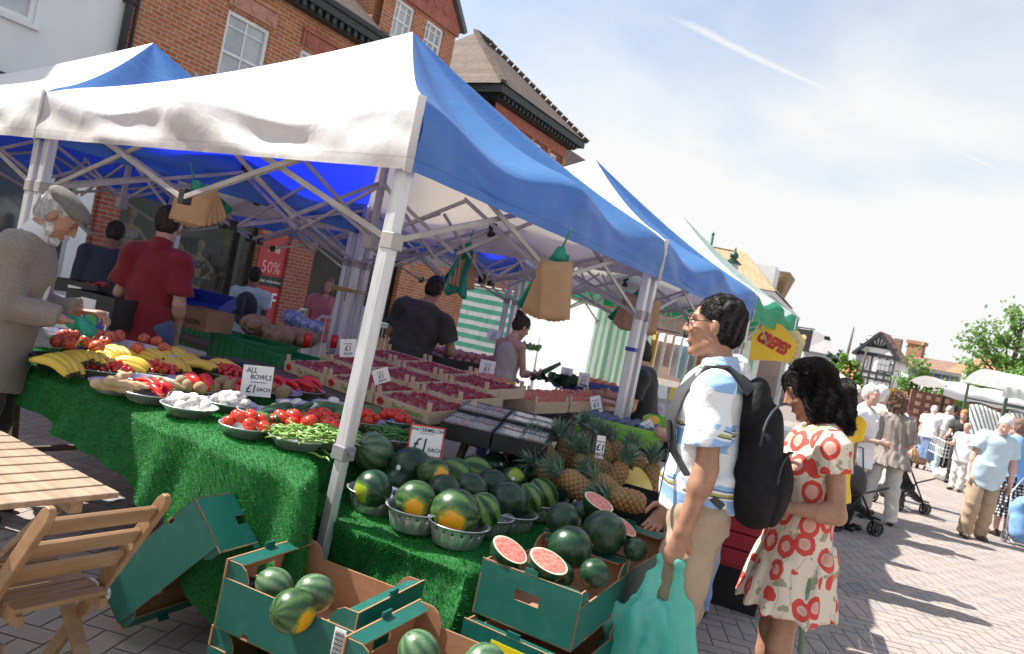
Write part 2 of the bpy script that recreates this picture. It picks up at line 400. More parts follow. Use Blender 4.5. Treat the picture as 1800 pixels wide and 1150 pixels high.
# ------------------------------------------------------------------ ground
g = MB(); g.add([(-400, -400, 0), (400, -400, 0), (400, 500, 0), (-400, 500, 0)], [(0, 1, 2, 3)])
tag(g.build('ground', joint), kind='structure')
def herringbone(x0, x1, y0, y1, ang, w=.105, L=.21, gap=.007):
    ca, sa = math.cos(ang), math.sin(ang); vs = []; tn = []
    nx = int((x1-x0+y1-y0)/w)
    cx0, cy0 = (x0+x1)/2, (y0+y1)/2
    for i in range(-nx, nx):
        for j in range(-nx, nx):
            q = (i-j) % 4                              # 90 degree herringbone of 2:1 blocks
            if q == 0: a, b, lw, lh = i*w, j*w, L, w
            elif q == 3: a, b, lw, lh = i*w, j*w, w, L
            else: continue
            X0, Y0 = a+gap/2, b+gap/2; X1, Y1 = a+lw-gap/2, b+lh-gap/2
            mx, my = (X0+X1)/2, (Y0+Y1)/2
            gx, gy = cx0+mx*ca-my*sa, cy0+mx*sa+my*ca
            if not (x0 < gx < x1 and y0 < gy < y1): continue
            for px, py in ((X0, Y0), (X1, Y0), (X1, Y1), (X0, Y1)): vs.append((cx0+px*ca-py*sa, cy0+px*sa+py*ca, .004+random.uniform(-.0008, .0008)))
            tn.append(min(1, max(0, random.gauss(.42, .3))))
    v = np.array(vs); f = np.arange(len(v)).reshape(-1, 4)
    o = np_mesh('plaza_paving', v, f, PAVE, smooth=False); at = o.data.attributes.new('tint', 'FLOAT', 'FACE'); at.data.foreach_set('value', np.array(tn, np.float32))
    return tag(o, kind='structure')
herringbone(-11.8, 7, .1, 27, R(24))
# ------------------------------------------------------------------ pop-up market tents
def tent(name, x0, x1, y0, y1, cols, label, zt=2.37, zb=2.05, zp=3.3, seed=0, legs='abcd', trims=(), legfix=None, quick=False):
    """cols: canvas of front (-Y), right (+X), back (+Y), left (-X)"""
    rs = random.Random(seed); root = empty(name, ((x0+x1)/2, (y0+y1)/2, 0), 0, label, 'market tent', 'pop-up market tents')
    ox, oy = root.location.x, root.location.y
    cor = {'a': V((x0, y0, 0)), 'b': V((x1, y0, 0)), 'c': V((x1, y1, 0)), 'd': V((x0, y1, 0))}
    ctr = V((ox, oy, 0)); off = V((-ox, -oy, 0))
    for (p, q), mt in zip((('a', 'b'), ('b', 'c'), ('c', 'd'), ('d', 'a')), cols):
        if mt is None: continue
        P, Q = cor[p], cor[q]; L = (Q-P).length; e = (Q-P).normalized(); out = V((e.y, -e.x, 0))
        ph = [rs.uniform(0, 6) for _ in range(8)]; nu, ns, nv = 56, 22, 12
        def sag(u): return math.sin(2*math.pi*u)**2
        def fn(u, vv):
            v = vv*(ns+nv)
            wr = sum(math.sin((11+7*i)*u*2+ph[i]+(v*.25 if i % 2 else -v*.2)) for i in range(4))/4
            cornerw = math.exp(-u*7)+math.exp(-(1-u)*7)+.7*math.exp(-abs(u-.5)*9)
            zedge = zt-.10*sag(u)
            if v <= ns:
                t = v/ns; b = P.lerp(Q, u); p = ctr.lerp(b, t)
                z = zedge + (zp-zedge)*(1-t)**1.28
                z -= .05*math.sin(math.pi*t)*math.sin(math.pi*u)
                z += .014*wr*cornerw*t*t*(1.3-t) + .03*t*t*math.exp(-abs(u-.5)*12)
                if t > .9: z -= .035*((t-.9)/.1)**2
                p = p + out*(-.012*max(0, (t-.9)/.1)*sag(u)); p.z = z; return p + off
            s = (v-ns)/nv; b = P.lerp(Q, u) + out*(.004+.012*min(1, s*4) - .035*sag(u)*math.sin(math.pi*min(1, s*1.2)) + .05*math.exp(-abs(u-.5)*13)*(1-s)**.7 + .022*wr*math.sin(math.pi*min(1, s*.85))*(.4+.6*min(1, cornerw)) + .012*math.sin(19*u+ph[6]-5*s)*math.sin(math.pi*s) )
            zz = zedge-.035; b.z = zz + (zb-zz)*s; return b + off
        g = MB(); g.grid(fn, nu, ns+nv)
        if isinstance(mt, tuple): g.m = [1 if k//nu >= ns-1 else 0 for k in range(len(g.f))]
        o = g.build('canopy_panel', mt, root, smooth=True)
    # corner seams
    for k in trims:
        c = cor[k]; d = (c-ctr); d.z = 0; d.normalize(); g = MB(); pp = c+off+d*.012
        g.bar(pp+V((0, 0, zb-.01)), pp+V((0, 0, zt-.02)), .035, .012, up=d); g.build('corner_seam', C_WHITE, root, bevel=.003)
    ins = .055; leg = {}
    for k in 'abcd':
        d = (ctr-cor[k]); sxx = ins if d.x > 0 else -ins; syy = ins if d.y > 0 else -ins
        top = cor[k]+off+V((sxx, syy, 0)); leg[k] = top
        if k not in legs: continue
        foot = top.copy()
        if legfix and k in legfix: foot += V(legfix[k])
        g = MB(); g.bar(foot+V((0, 0, 1.0)).lerp(V((0, 0, 0)), 0) if False else foot+(top-foot)*.36+V((0, 0, .86)), top+V((0, 0, zt-.07)), .058, .058, up=(1, 0, 0)); o = g.build('leg', ALU, root, bevel=.006)
        g = MB(); g.bar(foot+V((0, 0, .012)), foot+(top-foot)*.38+V((0, 0, .90)), .044, .044, up=(1, 0, 0)); g.build('inner_leg', ALU, o, bevel=.004)
        g = MB(); g.bar(foot+(top-foot)*.36+V((0, 0, .84)), foot+(top-foot)*.38+V((0, 0, .90)), .07, .07, up=(1, 0, 0)); g.box(foot+(top-foot)*.37+V((.04, 0, .875)), (.03, .02, .02)); g.build('collar', M('grey_plastic', (.22, .22, .23), None, 5, .5), o, bevel=.004)
        g = MB(); g.bx(foot.x-.06, foot.x+.06, foot.y-.06, foot.y+.06, .006, .014); g.build('foot_plate', ALUD, o)
        g = MB(); g.bar(top+V((0, 0, 1.73)), top+V((0, 0, 1.80)), .068, .068, up=(1, 0, 0)); g.build('slider', ALUD, o, bevel=.004)
    hi, lo = zt-.10, 1.76
    mids = {}
    for p, q in ('ab', 'bc', 'cd', 'da'):
        P, Q = leg[p], leg[q]; m = (P+Q)/2; mids[p+q] = m; e = (Q-P).normalized(); n = V((e.y, -e.x, 0))*.018
        for A, B in ((P, m), (m, Q)):
            for z0, z1, s in ((hi, lo+.06, 1), (lo, hi-.02, -1)):
                if A is m: z0, z1 = z1, z0
                if A is m and False: pass
                g = MB(); g.bar(A+V((0, 0, z0))+n*s, B+V((0, 0, z1))+n*s, .012, .026); g.build('truss_bar', ALUD, root, bevel=.002)
        for za, zb_ in ((hi-.09, hi+.03), (lo+.03, lo+.11)): g = MB(); g.bar(m+V((0, 0, za)), m+V((0, 0, zb_)), .05, .05, up=(1, 0, 0)); g.build('truss_joint', BLACKP, root, bevel=.004)
    c0 = V((0, 0, 0))
    for m in mids.values():
        d = (c0-m).normalized(); n = V((d.y, -d.x, 0))*.018; h = (m+c0)/2
        for A, B, z0, z1, s in ((m, h, hi-.03, lo+.12, 1), (m, h, lo+.06, hi-.05, -1), (h, c0, lo+.12, hi+.0, -1), (h, c0, hi-.05, lo+.14, 1)):
            g = MB(); g.bar(A+V((0, 0, z0))+n*s, B+V((0, 0, z1))+n*s, .012, .024); g.build('truss_bar', ALUD, root, bevel=.002)
    g = MB(); g.bar(V((0, 0, lo+.05)), V((0, 0, zp-.10)), .04, .04, up=(1, 0, 0)); g.bar(V((0, 0, lo+.06)), V((0, 0, lo+.2)), .075, .075, up=(1, 0, 0)); g.box((0, 0, zp-.09), (.10, .10, .02)); g.build('centre_pole', ALUD, root, bevel=.004)
    return root
W_, B_ = C_WHITE, C_BLUE
t1 = tent('market_tent', -4.955, -2.0, 2.25, 5.135, (W_, B_, W_, B_), 'white and blue market tent over the watermelon stall, nearest of the row', seed=3, trims='ab', legfix={'b': (-.05, 0, 0)})
tent('market_tent', -4.955, -2.0, 5.165, 8.035, (W_, B_, W_, B_), 'white and blue market tent next behind the one over the watermelons', seed=5, trims='bc')
tent('market_tent', -7.94, -4.965, 2.25, 5.135, (W_, B_, W_, B_), 'white and blue market tent at the left edge behind the flat capped man', seed=8)
tent('market_tent', -7.94, -4.965, 5.165, 8.035, (W_, B_, W_, B_), 'white and blue market tent in front of the shop window with the sale poster', seed=11)
tent('market_tent', -4.955, -2.0, 8.065, 10.55, (C_PALE, (C_PALE, C_GREEN), C_GREEN, C_GREEN), 'green market tent with a pale peak at the end of the row', zp=3.35, seed=14)
g = MB(); lx, ly = -2.0-t1.location.x-.055, 5.135-t1.location.y-.055
for z in (1.50, 1.515): g.tube([(lx+a*.034, ly+b*.034, z) for a, b in ((-1, -1), (1, -1), (1, 1), (-1, 1), (-1, -1))], .008, 6)
g.build('tie', M('blue_twine', (.03, .06, .35), None, 5, .5), t1)
g = MB()
for z in (1.50, 1.52): g.tube([(-4.96-t1.location.x+a*.14, 5.15-t1.location.y+b*.14, z) for a, b in ((-1, -1), (1, -1), (1, 1), (-1, 1), (-1, -1))], .010, 6)
g.build('tie', M('straw_twine', (.40, .26, .08), None, 5, .7), t1)
# ------------------------------------------------------------------ buildings
def brick_mat(name, c1, c2, mortar, bw=.225, rh=.075, ax='yz', msz=.011, stain=.4):
    m, nt, b = _nt(name); N = NT(nt); v = N.coord('Object'); s = N.n('ShaderNodeSeparateXYZ'); N.l(v, s.inputs[0])
    c = N.n('ShaderNodeCombineXYZ')
    if ax == 'yz': N.l(s.outputs[1], c.inputs[0])
    else: N.l(N.math('ADD', s.outputs[0], s.outputs[1]), c.inputs[0])
    N.l(s.outputs[2], c.inputs[1])
    bt = N.n('ShaderNodeTexBrick'); N.l(c.outputs[0], bt.inputs['Vector']); bt.inputs['Scale'].default_value = 1; bt.inputs['Brick Width'].default_value = bw; bt.inputs['Row Height'].default_value = rh; bt.inputs['Mortar Size'].default_value = msz; bt.inputs['Mortar Smooth'].default_value = .2; bt.inputs['Bias'].default_value = -.1
    bt.inputs['Color1'].default_value = (*c1, 1); bt.inputs['Color2'].default_value = (*c2, 1); bt.inputs['Mortar'].default_value = (*mortar, 1)
    f = N.noise(v, 1.3, 5, .6); col = N.mix(N.ramp(f, [(.4, 0), (.75, stain)]), bt.outputs['Color'], tuple(q*.55 for q in c1))
    n2 = N.noise(v, 7, 2); col = N.mix(N.ramp(n2, [(.45, 0), (.7, .35)]), col, (c2[0]*1.3, c2[1]*1.2, c2[2]*1.1))
    N.l(col, b.inputs['Base Color']); b.inputs['Roughness'].default_value = .85
    inv = N.math('SUBTRACT', 1, bt.outputs['Fac']); N.bump(N.math('ADD', inv, N.math('MULTIPLY', N.noise(v, 90, 3), .3)), .6, .008, b); return m
BRICK = brick_mat('red_brick', (.36, .108, .047), (.47, .18, .085), (.50, .36, .25))
BRICKD = brick_mat('dark_red_brick', (.24, .05, .035), (.30, .08, .05), (.30, .2, .16))
TILE = brick_mat('clay_roof_tile', (.10, .07, .052), (.17, .122, .09), (.07, .05, .04), .17, .10, 'yz', .012, .6)
TILET = brick_mat('tan_roof_tile', (.36, .25, .14), (.44, .31, .18), (.2, .13, .08), .3, .16, 'xy', .015, .4)
TILEB = brick_mat('brown_roof_tile', (.22, .13, .095), (.30, .18, .13), (.12, .07, .05), .3, .2, 'xy', .02, .5)
TILEO = brick_mat('orange_roof_tile', (.46, .20, .11), (.52, .25, .14), (.25, .1, .06), .3, .2, 'xy', .02, .3)
TERRA = M('terracotta', (.33, .10, .07), (.40, .14, .10), 5, .8, bump=.6, bsc=22, bd=.02)
RENDERW = M('white_render', (.80, .80, .79), (.74, .745, .75), 1.6, .85, bump=.15, bsc=40)
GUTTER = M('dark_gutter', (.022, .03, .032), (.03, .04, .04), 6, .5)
DARKIN = M('dark_interior', (.035, .033, .03), (.06, .055, .05), 2, .8)

def facade(name, X, y0, y1, z0, z1, ops, mat, parent, reveal=.13, deep=.26):
    """wall in the plane x = X facing +X with real openings (y0, y1, z0, z1)"""
    ys = sorted({y0, y1, *[q for o in ops for q in o[:2]]}); zs = sorted({z0, z1, *[q for o in ops for q in o[2:]]})
    g = MB()
    for a, b in zip(ys, ys[1:]):
        for c, d in zip(zs, zs[1:]):
            if any(o[0] <= a and b <= o[1] and o[2] <= c and d <= o[3] for o in ops): continue
            g.add([(X, a, c), (X, b, c), (X, b, d), (X, a, d)], [(0, 1, 2, 3)])
    for a, b, c, d in ops:
        for p, q in (((a, c), (b, c)), ((b, c), (b, d)), ((b, d), (a, d)), ((a, d), (a, c))):
            g.add([(X, *p), (X, *q), (X-reveal, *q), (X-reveal, *p)], [(0, 1, 2, 3)])
    g.bx(X-6, X-deep, y0, y1, z0, z1)
    return g.build(name, mat, parent)
def sash(X, a, b, c, d, parent, nx=2, tops=.28, mullw=.035, open_=False):
    g = MB(); t = .07; x = X-.09
    g.bx(x-.05, x+.05, a, a+t, c, d); g.bx(x-.05, x+.05, b-t, b, c, d); g.bx(x-.048, x+.048, a+t, b-t, d-t, d); g.bx(x-.048, x+.06, a+t, b-t, c, c+t)
    mz = c+(d-c)*.5
    g.bx(x-.03, x+.035, a+t, b-t, mz-.025, mz+.025)
    for i in range(1, nx): yy = a+(b-a)*i/nx; g.bx(x-.02, x+.02, yy-mullw/2, yy+mullw/2, c+t, mz-.025); g.bx(x-.02, x+.02, yy-mullw/2, yy+mullw/2, mz+.025, d-t)
    if tops: zz = d-(d-c)*tops*.5-.05; g.bx(x-.022, x+.022, a+t, b-t, zz-.015, zz+.015)
    f = g.build('window', WPAINT, parent, bevel=.006)
    g = MB(); g.bx(x-.012, x-.004, a+t, b-t, c+t, d-t); g.build('pane', GLASS_SKY, f)
    g = MB(); g.bx(X-.10, X+.07, a-.06, b+.06, c-.08, c-.005); g.build('sill', WPAINT, f, bevel=.006)
    return f
GLASS_SKY = M('pale_window_glass', (.50, .53, .55), (.30, .33, .36), 1.1, .05, spec=.8)
XF = -12.0
# white rendered building at the left edge
b1 = empty('rendered_building', (XF, 2, 0), 0, 'white rendered building with a white casement window, at the left edge', 'building'); L = V((-XF, -2, 0))
def rel(o, root):                       # keep geometry written in world coordinates under a root that stands elsewhere
    for v in o.data.vertices: v.co -= root.location
    return o
ops = [(3.75, 5.12, 4.32, 5.8), (0.6, 1.9, 4.32, 5.8), (-1, 3.0, .5, 2.75), (3.3, 5.75, .4, 2.75)]
rel(facade('wall', XF, -4, 6.42, 0, 9.5, ops, RENDERW, b1), b1)
for o in ops[:2]:
    f = sash(XF, *o, b1, 2, 0); [rel(q, b1) for q in [f]+CHILD[f.name]]
for o in ops[2:]:
    g = MB(); g.bx(XF-.12, XF-.10, *o); rel(g.build('shop_glass', GLASS, b1), b1)
g = MB(); g.bx(XF+.002, XF+.16, -4, 5.15, 3.38, 3.5); rel(g.build('fascia_moulding', GUTTER, b1), b1)
g = MB(); g.bx(XF+.002, XF+.10, -4, 5.12, 2.85, 3.37); rel(g.build('shop_fascia', M('royal_blue_board', (.02, .03, .35), None, 4, .5), b1), b1)
g = MB(); g.bx(XF+.003, XF+.05, 5.8, 6.05, 0, 2.8); rel(g.build('dark_pilaster', GUTTER, b1), b1)
g = MB(); g.bx(XF+.003, XF+.06, 6.12, 6.38, 0, 2.9); rel(g.build('white_pilaster', WPAINT, b1), b1)
g = MB(); g.tube([(XF+.09, 6.33, 9.4), (XF+.09, 6.33, 2.9)], .055, 12); g.tube([(XF+.07, 6.47, 9.4), (XF+.07, 6.47, 3)], .03, 8)
for z in (3.6, 5.2, 6.8): g.bx(XF+.001, XF+.16, 6.26, 6.41, z, z+.05)
rel(g.build('drainpipe', GUTTER, b1, smooth=True), b1)
# red brick building with the shop
b2 = empty('brick_building', (XF, 10, 0), 0, 'red brick building with white sash windows, terracotta panels and a fashion shop below', 'building')
wins = [(8.08, 9.02, 4.5, 5.95), (9.78, 10.68, 4.5, 5.95), (11.6, 12.5, 4.5, 5.95), (13.1, 14.0, 4.5, 5.95)]
shop = [(6.85, 9.72, .45, 2.75), (11.12, 12.4, 0.02, 2.75), (12.7, 14.0, .45, 2.75)]
rel(facade('wall', XF, 6.42, 14.3, 0, 6.66, wins+shop, BRICK, b2, deep=1.5), b2)
for k, o in enumerate(wins):
    f = sash(XF, *o, b2, 2); [rel(q, b2) for q in [f]+CHILD[f.name]]
    a, b, c, d = o; g = MB(); g.bx(XF+.002, XF+.05, a-.05, b+.05, d+.06, d+.34); g.bx(XF+.05, XF+.09, a-.08, b+.08, d+.34, d+.40)
    for t in (.12, .5, .88): g.ball((XF+.05, a+(b-a)*t, d+.2), (.035, .10, .09), 10)
    g.bx(XF+.05, XF+.075, a+.02, a+.06, d+.08, d+.32); g.bx(XF+.05, XF+.075, b-.06, b-.02, d+.08, d+.32)
    rel(g.build('terracotta_panel', TERRA if k else M('pale_terracotta', (.45, .2, .14), (.5, .26, .19), 5, .8), b2, bevel=.008), b2)
o = shop[0]; g = MB(); g.bx(XF-.14, XF-.128, *o); rel(g.build('shop_window', M('shop_glass', (.035, .045, .042), (.05, .06, .055), .8, .03, spec=.6, transm=.0, alpha=.32), b2), b2)
g = MB(); g.bx(XF-1.4, XF-1.38, o[0]-.2, o[1]+.2, .3, 2.9); g.bx(XF-1.38, XF-.14, o[0], o[1], .42, .5)
for yy in (7.95, 9.3): g.bx(XF-.12, XF-.03, yy-.05, yy+.05, .45, 2.75)
rel(g.build('shop_window_frame', GUTTER, b2), b2)
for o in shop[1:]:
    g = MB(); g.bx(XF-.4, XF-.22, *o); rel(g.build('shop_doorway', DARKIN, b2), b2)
g = MB(); g.bx(XF+.002, XF+.12, 6.45, 14.28, 2.80, 3.45); g.bx(XF+.12, XF+.2, 6.45, 14.28, 3.45, 3.52); rel(g.build('shop_fascia', GUTTER, b2), b2)
for a, b in ((6.47, 6.82), (10.40, 11.07), (12.42, 12.68)): g = MB(); g.bx(XF+.004, XF+.09, a, b, .3, 2.78); rel(g.build('brick_pillar', BRICKD, b2), b2)
g = MB(); g.bx(XF+.002, XF+.34, 6.45, 11.62, 6.74, 6.92); g.bx(XF+.002, XF+.22, 6.45, 11.62, 6.6, 6.738); g.tube([(XF+.33, 6.45, 6.95), (XF+.33, 11.6, 6.95)], .075, 8)
for i in range(26): g.bx(XF+.22, XF+.30, 6.55+i*.2, 6.64+i*.2, 6.62, 6.74)
rel(g.build('cornice', GUTTER, b2), b2)
g = MB(); g.add([(XF+.3, 6.42, 6.98), (XF+.3, 14.3, 6.98), (XF-3, 14.3, 9.6), (XF-3, 6.42, 9.6), (XF-6, 14.3, 6.98), (XF-6, 6.42, 6.98)], [(0, 1, 2, 3), (3, 2, 4, 5), (0, 3, 5), (1, 4, 2)]); rel(g.build('roof', TILE, b2), b2)
gw = [(12.03, 12.68, 7.2, 8.08), (13.13, 13.8, 7.2, 8.08)]
g = MB(); gf = rel(facade('gable_wall', XF+.02, 11.65, 14.25, 6.6, 8.3, gw, BRICK, b2), b2)
for o in gw:
    f = sash(XF+.02, *o, b2, 3, .3, .05); [rel(q, b2) for q in [f]+CHILD[f.name]]
g = MB(); g.poly([(XF-.2, 11.55, 8.3), (XF-.2, 14.35, 8.3), (XF-.2, 12.95, 9.75)], .26, axis=(1, 0, 0)); g.bx(XF+.021, XF+.09, 11.62, 14.28, 8.12, 8.30)
for q in range(5): g.ball((XF+.07, 12.2+q*.37, 8.52), (.03, .14, .12), 10)
rel(g.build('pediment', TERRA, b2), b2)
g = MB()
for a, b in (((11.45, 8.3), (12.95, 9.86)), ((14.45, 8.3), (12.95, 9.86))): g.bar((XF+.12, *a), (XF+.12, *b), .12, .1, up=(1, 0, 0)); g.add([(XF+.1, *a), (XF+.1, *b), (XF-4, *b), (XF-4, *a)], [(0, 1, 2, 3)])
rel(g.build('gable_coping', M('lead_grey', (.12, .13, .14), None, 5, .6), b2), b2)
g = MB(); g.tube([(XF+.02, 7.52, 4.5), (XF+.28, 7.52, 4.55), (XF+.36, 7.52, 4.44)], .025, 8); g.lathe([(.02, 0), (.09, -.02), (.15, -.10), (.17, -.19), (.15, -.2), (.05, -.12)], 18, (XF+.38, 7.52, 4.5)); tag(g.build('wall_lamp', M('grey_enamel', (.5, .51, .52), None, 5, .4), None, smooth=True), 'grey bell shaped wall lamp on the red brick front beside the tent peak', 'lamp')
# hip roofed building beyond it
b3 = empty('gabled_building', (XF, 19, 0), 0, 'brick building with a tiled hip roof and dentilled eaves beyond the brick shop', 'building')
bw = [(16.75+i*1.02, 17.25+i*1.02, 6.0, 6.92) for i in range(4)]
rel(facade('wall', XF, 16.45, 20.7, 4.5, 7.3, bw, BRICKD, b3), b3)
for o in bw:
    f = sash(XF, *o, b3, 2, .3, .04); [rel(q, b3) for q in [f]+CHILD[f.name]]
g = MB(); g.bx(XF+.003, XF+.04, 16.47, 20.68, 6.98, 7.28); rel(g.build('terracotta_band', TERRA, b3), b3)
g = MB()
for i in range(5): g.bx(XF+.003, XF+.07, 16.47+i*1.02, 16.67+i*1.02, 5.0, 6.97)
rel(g.build('brick_pier', BRICK, b3), b3)
g = MB(); g.bx(XF-6, XF+.45, 16.0, 21.1, 7.42, 7.62); g.bx(XF-6, XF+.25, 16.2, 20.9, 7.3, 7.418)
for i in range(22): g.bx(XF+.25, XF+.36, 16.3+i*.21, 16.4+i*.21, 7.31, 7.42)
rel(g.build('eaves', GUTTER, b3), b3)
rx, rz_ = XF-2.2, 9.85
g = MB(); g.add([(XF+.5, 15.95, 7.63), (XF+.5, 21.2, 7.63), (rx, 18.6, rz_), (rx, 17.75, rz_), (XF-5, 15.95, 7.63), (XF-5, 21.2, 7.63)], [(0, 1, 2, 3), (0, 3, 4), (1, 5, 2), (3, 2, 5, 4)]); rf = rel(g.build('roof', TILE, b3), b3)
g = MB()
for p, q, n in (((XF+.5, 15.95, 7.66), (rx, 17.75, rz_+.05), 16), ((rx, 17.75, rz_+.05), (rx, 18.6, rz_+.05), 4), ((rx, 18.6, rz_+.05), (XF+.5, 21.2, 7.66), 18)):
    p, q = V(p), V(q)
    for i in range(n): c = p.lerp(q, (i+.5)/n); g.bar(c-(q-p).normalized()*.09, c+(q-p).normalized()*.12+V((0, 0, .02)), .15, .08)
rel(g.build('ridge_tile', TILE, rf), b3)
g = MB(); g.bx(XF-6, XF-.02, 14.3, 30, 0, 5.4); rel(g.build('lower_wall', BRICK, b3), b3)
g = MB(); g.add([(XF+.3, 14.3, 5.3), (XF+.3, 30, 5.3), (XF-2.6, 30, 8.6), (XF-2.6, 14.3, 8.6), (XF-5.6, 14.3, 5.3), (XF-5.6, 30, 5.3)], [(0, 1, 2, 3), (3, 2, 5, 4), (0, 3, 4), (1, 5, 2)]); rel(g.build('lower_roof', TILE, b3), b3)
# ---- far group, laid out in frames turned to face the square
def fr(px, py, d):
    P = at_d(px, py, d); return P.dot(_r0), P.dot(_f0), P.z
def farroot(name, px, d, label, cat='building', group=None):
    p = at_d(px, 720, d); return empty(name, (p.x, p.y, 0), math.atan2(-p.x, p.y)-(.26 if px > 1500 else 0), label, cat, group)
def LF(root, px, py, d):                       # photo point -> root's own frame (right, away, up)
    a = root.rotation_euler.z; rx_, fx_ = V((math.cos(a), math.sin(a), 0)), V((-math.sin(a), math.cos(a), 0)); q = ray(px, py); P = CAM+q*((root.location-CAM).dot(fx_)/q.dot(fx_))-root.location; return P.dot(rx_), 0, P.z
# tan roofed building on the left side of the square
P = at_d(1361, 512, 38); b4 = empty('corner_building', (P.x, P.y, 0), R(5), 'pale building with tan tiled hip roofs and white bracketed eaves behind the green tent', 'building'); ze = P.z
g = MB(); g.bx(-24, -.5, .5, 15, 0, ze-.25); g.build('wall', brick_mat('pink_brick', (.33, .19, .15), (.40, .24, .19), (.4, .33, .28), .225, .075, 'xy'), b4)
g = MB(); g.bx(-24.4, 0, 0, 15.2, ze-.25, ze); g.bx(-24.2, -.25, .25, 15.1, ze-.7, ze-.252); g.build('cornice', WPAINT, b4)
g = MB()
for i in range(16): g.bx(-.25, -.03, .3+i*.95, .5+i*.95, ze-.7, ze-.253)
for i in range(9): g.bx(-9+i*1.0, -8.8+i*1.0, .03, .248, ze-.7, ze-.253)
g.build('bracket', WPAINT, b4)
g = MB(); g.add([(.1, -.1, ze+.01), (-24.4, -.1, ze+.01), (-24.4, 9, ze+.01), (.1, 9, ze+.01), (-2.5, 3.4, ze+2.35), (-21.6, 3.4, ze+2.35)], [(0, 4, 5, 1), (1, 5, 2), (0, 3, 4), (3, 2, 5, 4)]); g.build('roof', TILET, b4)
g = MB(); g.bx(-3, -.6, 3.2, 5.0, ze, ze+1.7); g.bx(-3, -.9, 5.2, 6.6, ze, ze+1.3); g.build('dormer', WPAINT, b4)
g = MB(); g.add([(-.2, 6.4, ze+1.9), (-.2, 9.6, ze+1.9), (-.6, 8.8, ze+.25), (-.6, 7.2, ze+.25), (-4, 6.4, ze+1.9), (-4, 9.6, ze+1.9)], [(0, 1, 2, 3), (0, 4, 5, 1), (0, 3, 4), (1, 5, 2)]); g.build('dormer_roof', TILET, b4)
g = MB(); g.bx(-4, -.7, 8.9, 9.9, ze, ze+2.0); g.build('dormer', WPAINT, b4)
for i in range(6):
    g = MB(); g.bx(-.5, -.42, 1.2+i*2.2, 2.2+i*2.2, ze-2.6, ze-.9); f = g.build('window', WPAINT, b4); g = MB(); g.bx(-.42, -.40, 1.32+i*2.2, 2.08+i*2.2, ze-2.45, ze-1.05); g.build('pane', GLASS, f)
# hanging sign on it: black board with a pale emblem
q = at_d(1412, 598, 34); hs = empty('hanging_sign', (q.x, q.y, q.z), R(-20), 'black hanging pub sign with a pale emblem beyond the green tent', 'sign')
g = MB(); g.bx(-.38, .38, -.03, .03, -.5, .5); g.build('board', BLACKP, hs); g = MB(); g.ball((0, -.035, .12), (.16, .01, .13)); g.ball((.02, -.035, -.16), (.13, .01, .17)); g.ball((-.14, -.035, -.05), (.1, .01, .07)); g.build('emblem', M('ochre_paint', (.55, .36, .16), None, 5, .6), hs)
g = MB(); g.bar((-1.1, 0, .56), (.45, 0, .56), .05); g.bar((-.3, 0, .5), (-.3, 0, .57), .03); g.bar((.3, 0, .5), (.3, 0, .57), .03); g.build('bracket', DARKM, hs)
# grey white houses
b5 = farroot('grey_house', 1445, 52, 'pale grey house with a slate roof and a dark chimney pipe left of the trees')
x0, y_, z0 = LF(b5, 1412, 625, 52); x1, _, z1 = LF(b5, 1462, 620, 52); _, _, zt = LF(b5, 1430, 598, 52)
g = MB(); g.bx(x0, x1, 0, 6, 0, z0+.4); g.build('wall', WPAINT, b5); g = MB(); g.add([(x0-.2, -.2, z0+.4), (x1+.2, -.2, z0+.4), (x1-.3, 3, zt+.5), (x0+.2, 3, zt+.9), (x1+.2, 6, z0+.4), (x0-.2, 6, z0+.4)], [(0, 1, 2, 3), (3, 2, 4, 5), (0, 3, 5), (1, 4, 2)]); g.build('roof', M('slate', (.26, .25, .25), (.32, .3, .3), 3, .7), b5)
cx_, _, cz = LF(b5, 1452, 600, 52); g = MB(); g.bx(cx_-.2, cx_+.2, 2.5, 2.9, z0, cz+.5); g.build('chimney', DARKM, b5)
for i in (0, 1): g = MB(); a = x0+.4+i*1.1; g.bx(a, a+.7, -.06, -.01, z0-1.4, z0-.2); f = g.build('window', M('grey_blue_frame', (.3, .34, .38), None, 5, .6), b5); g = MB(); g.bx(a+.1, a+.6, -.08, -.062, z0-1.3, z0-.3); g.build('pane', GLASS, f)
# black and white timbered house
D6 = 70; b6 = farroot('timbered_house', 1545, D6, 'black and white half timbered house with a steep gable, far across the square')
BLK = M('black_timber', (.016, .018, .024), None, 5, .7); PLAST = M('white_plaster', (.82, .82, .8), (.76, .76, .75), 2, .8)
aL, _, zL = LF(b6, 1503, 615, D6); aR, _, zR = LF(b6, 1583, 633, D6); aT, _, zT = LF(b6, 1547, 586, D6); zE = (zL+zR)/2; aM = (aL+aR)/2
w0, w1 = aL+.35, aR-.45
g = MB(); g.bx(w0, w1, 0, 3, 0, zE); g.poly([(w0-.1, .0, zE), (w1+.1, .0, zE), (aM, .0, zT-.25)], 3, axis=(0, 1, 0)); g.build('wall', PLAST, b6)
g = MB()
for a, b in (((aL, zE-.25), (aM, zT)), ((aR, zE-.25), (aM, zT))): g.bar((a[0], -.35, a[1]), (b[0], -.35, b[1]), .3, .34, up=(0, 1, 0))
for z, h_ in ((zE-.05, .34), (zE+.75, .2), (zE-1.75, .25), (zE-2.3, .22), (zE-3.6, .2)): g.bx(w0-.02, w1+.02, -.10, -.01, z-h_/2, z+h_/2)
for i in range(6): xx = w0+(w1-w0)*i/5; g.bx(xx-.07, xx+.07, -.08, -.012, 0, zE-.2)
for i in range(7):
    a = aM+(i-3)*.42; g.bar((aM+(i-3)*.16, -.06, zE+.85), (a, -.06, zE+1.35+(.35 if i in (2, 3, 4) else 0)), .1, .08, up=(0, 1, 0))
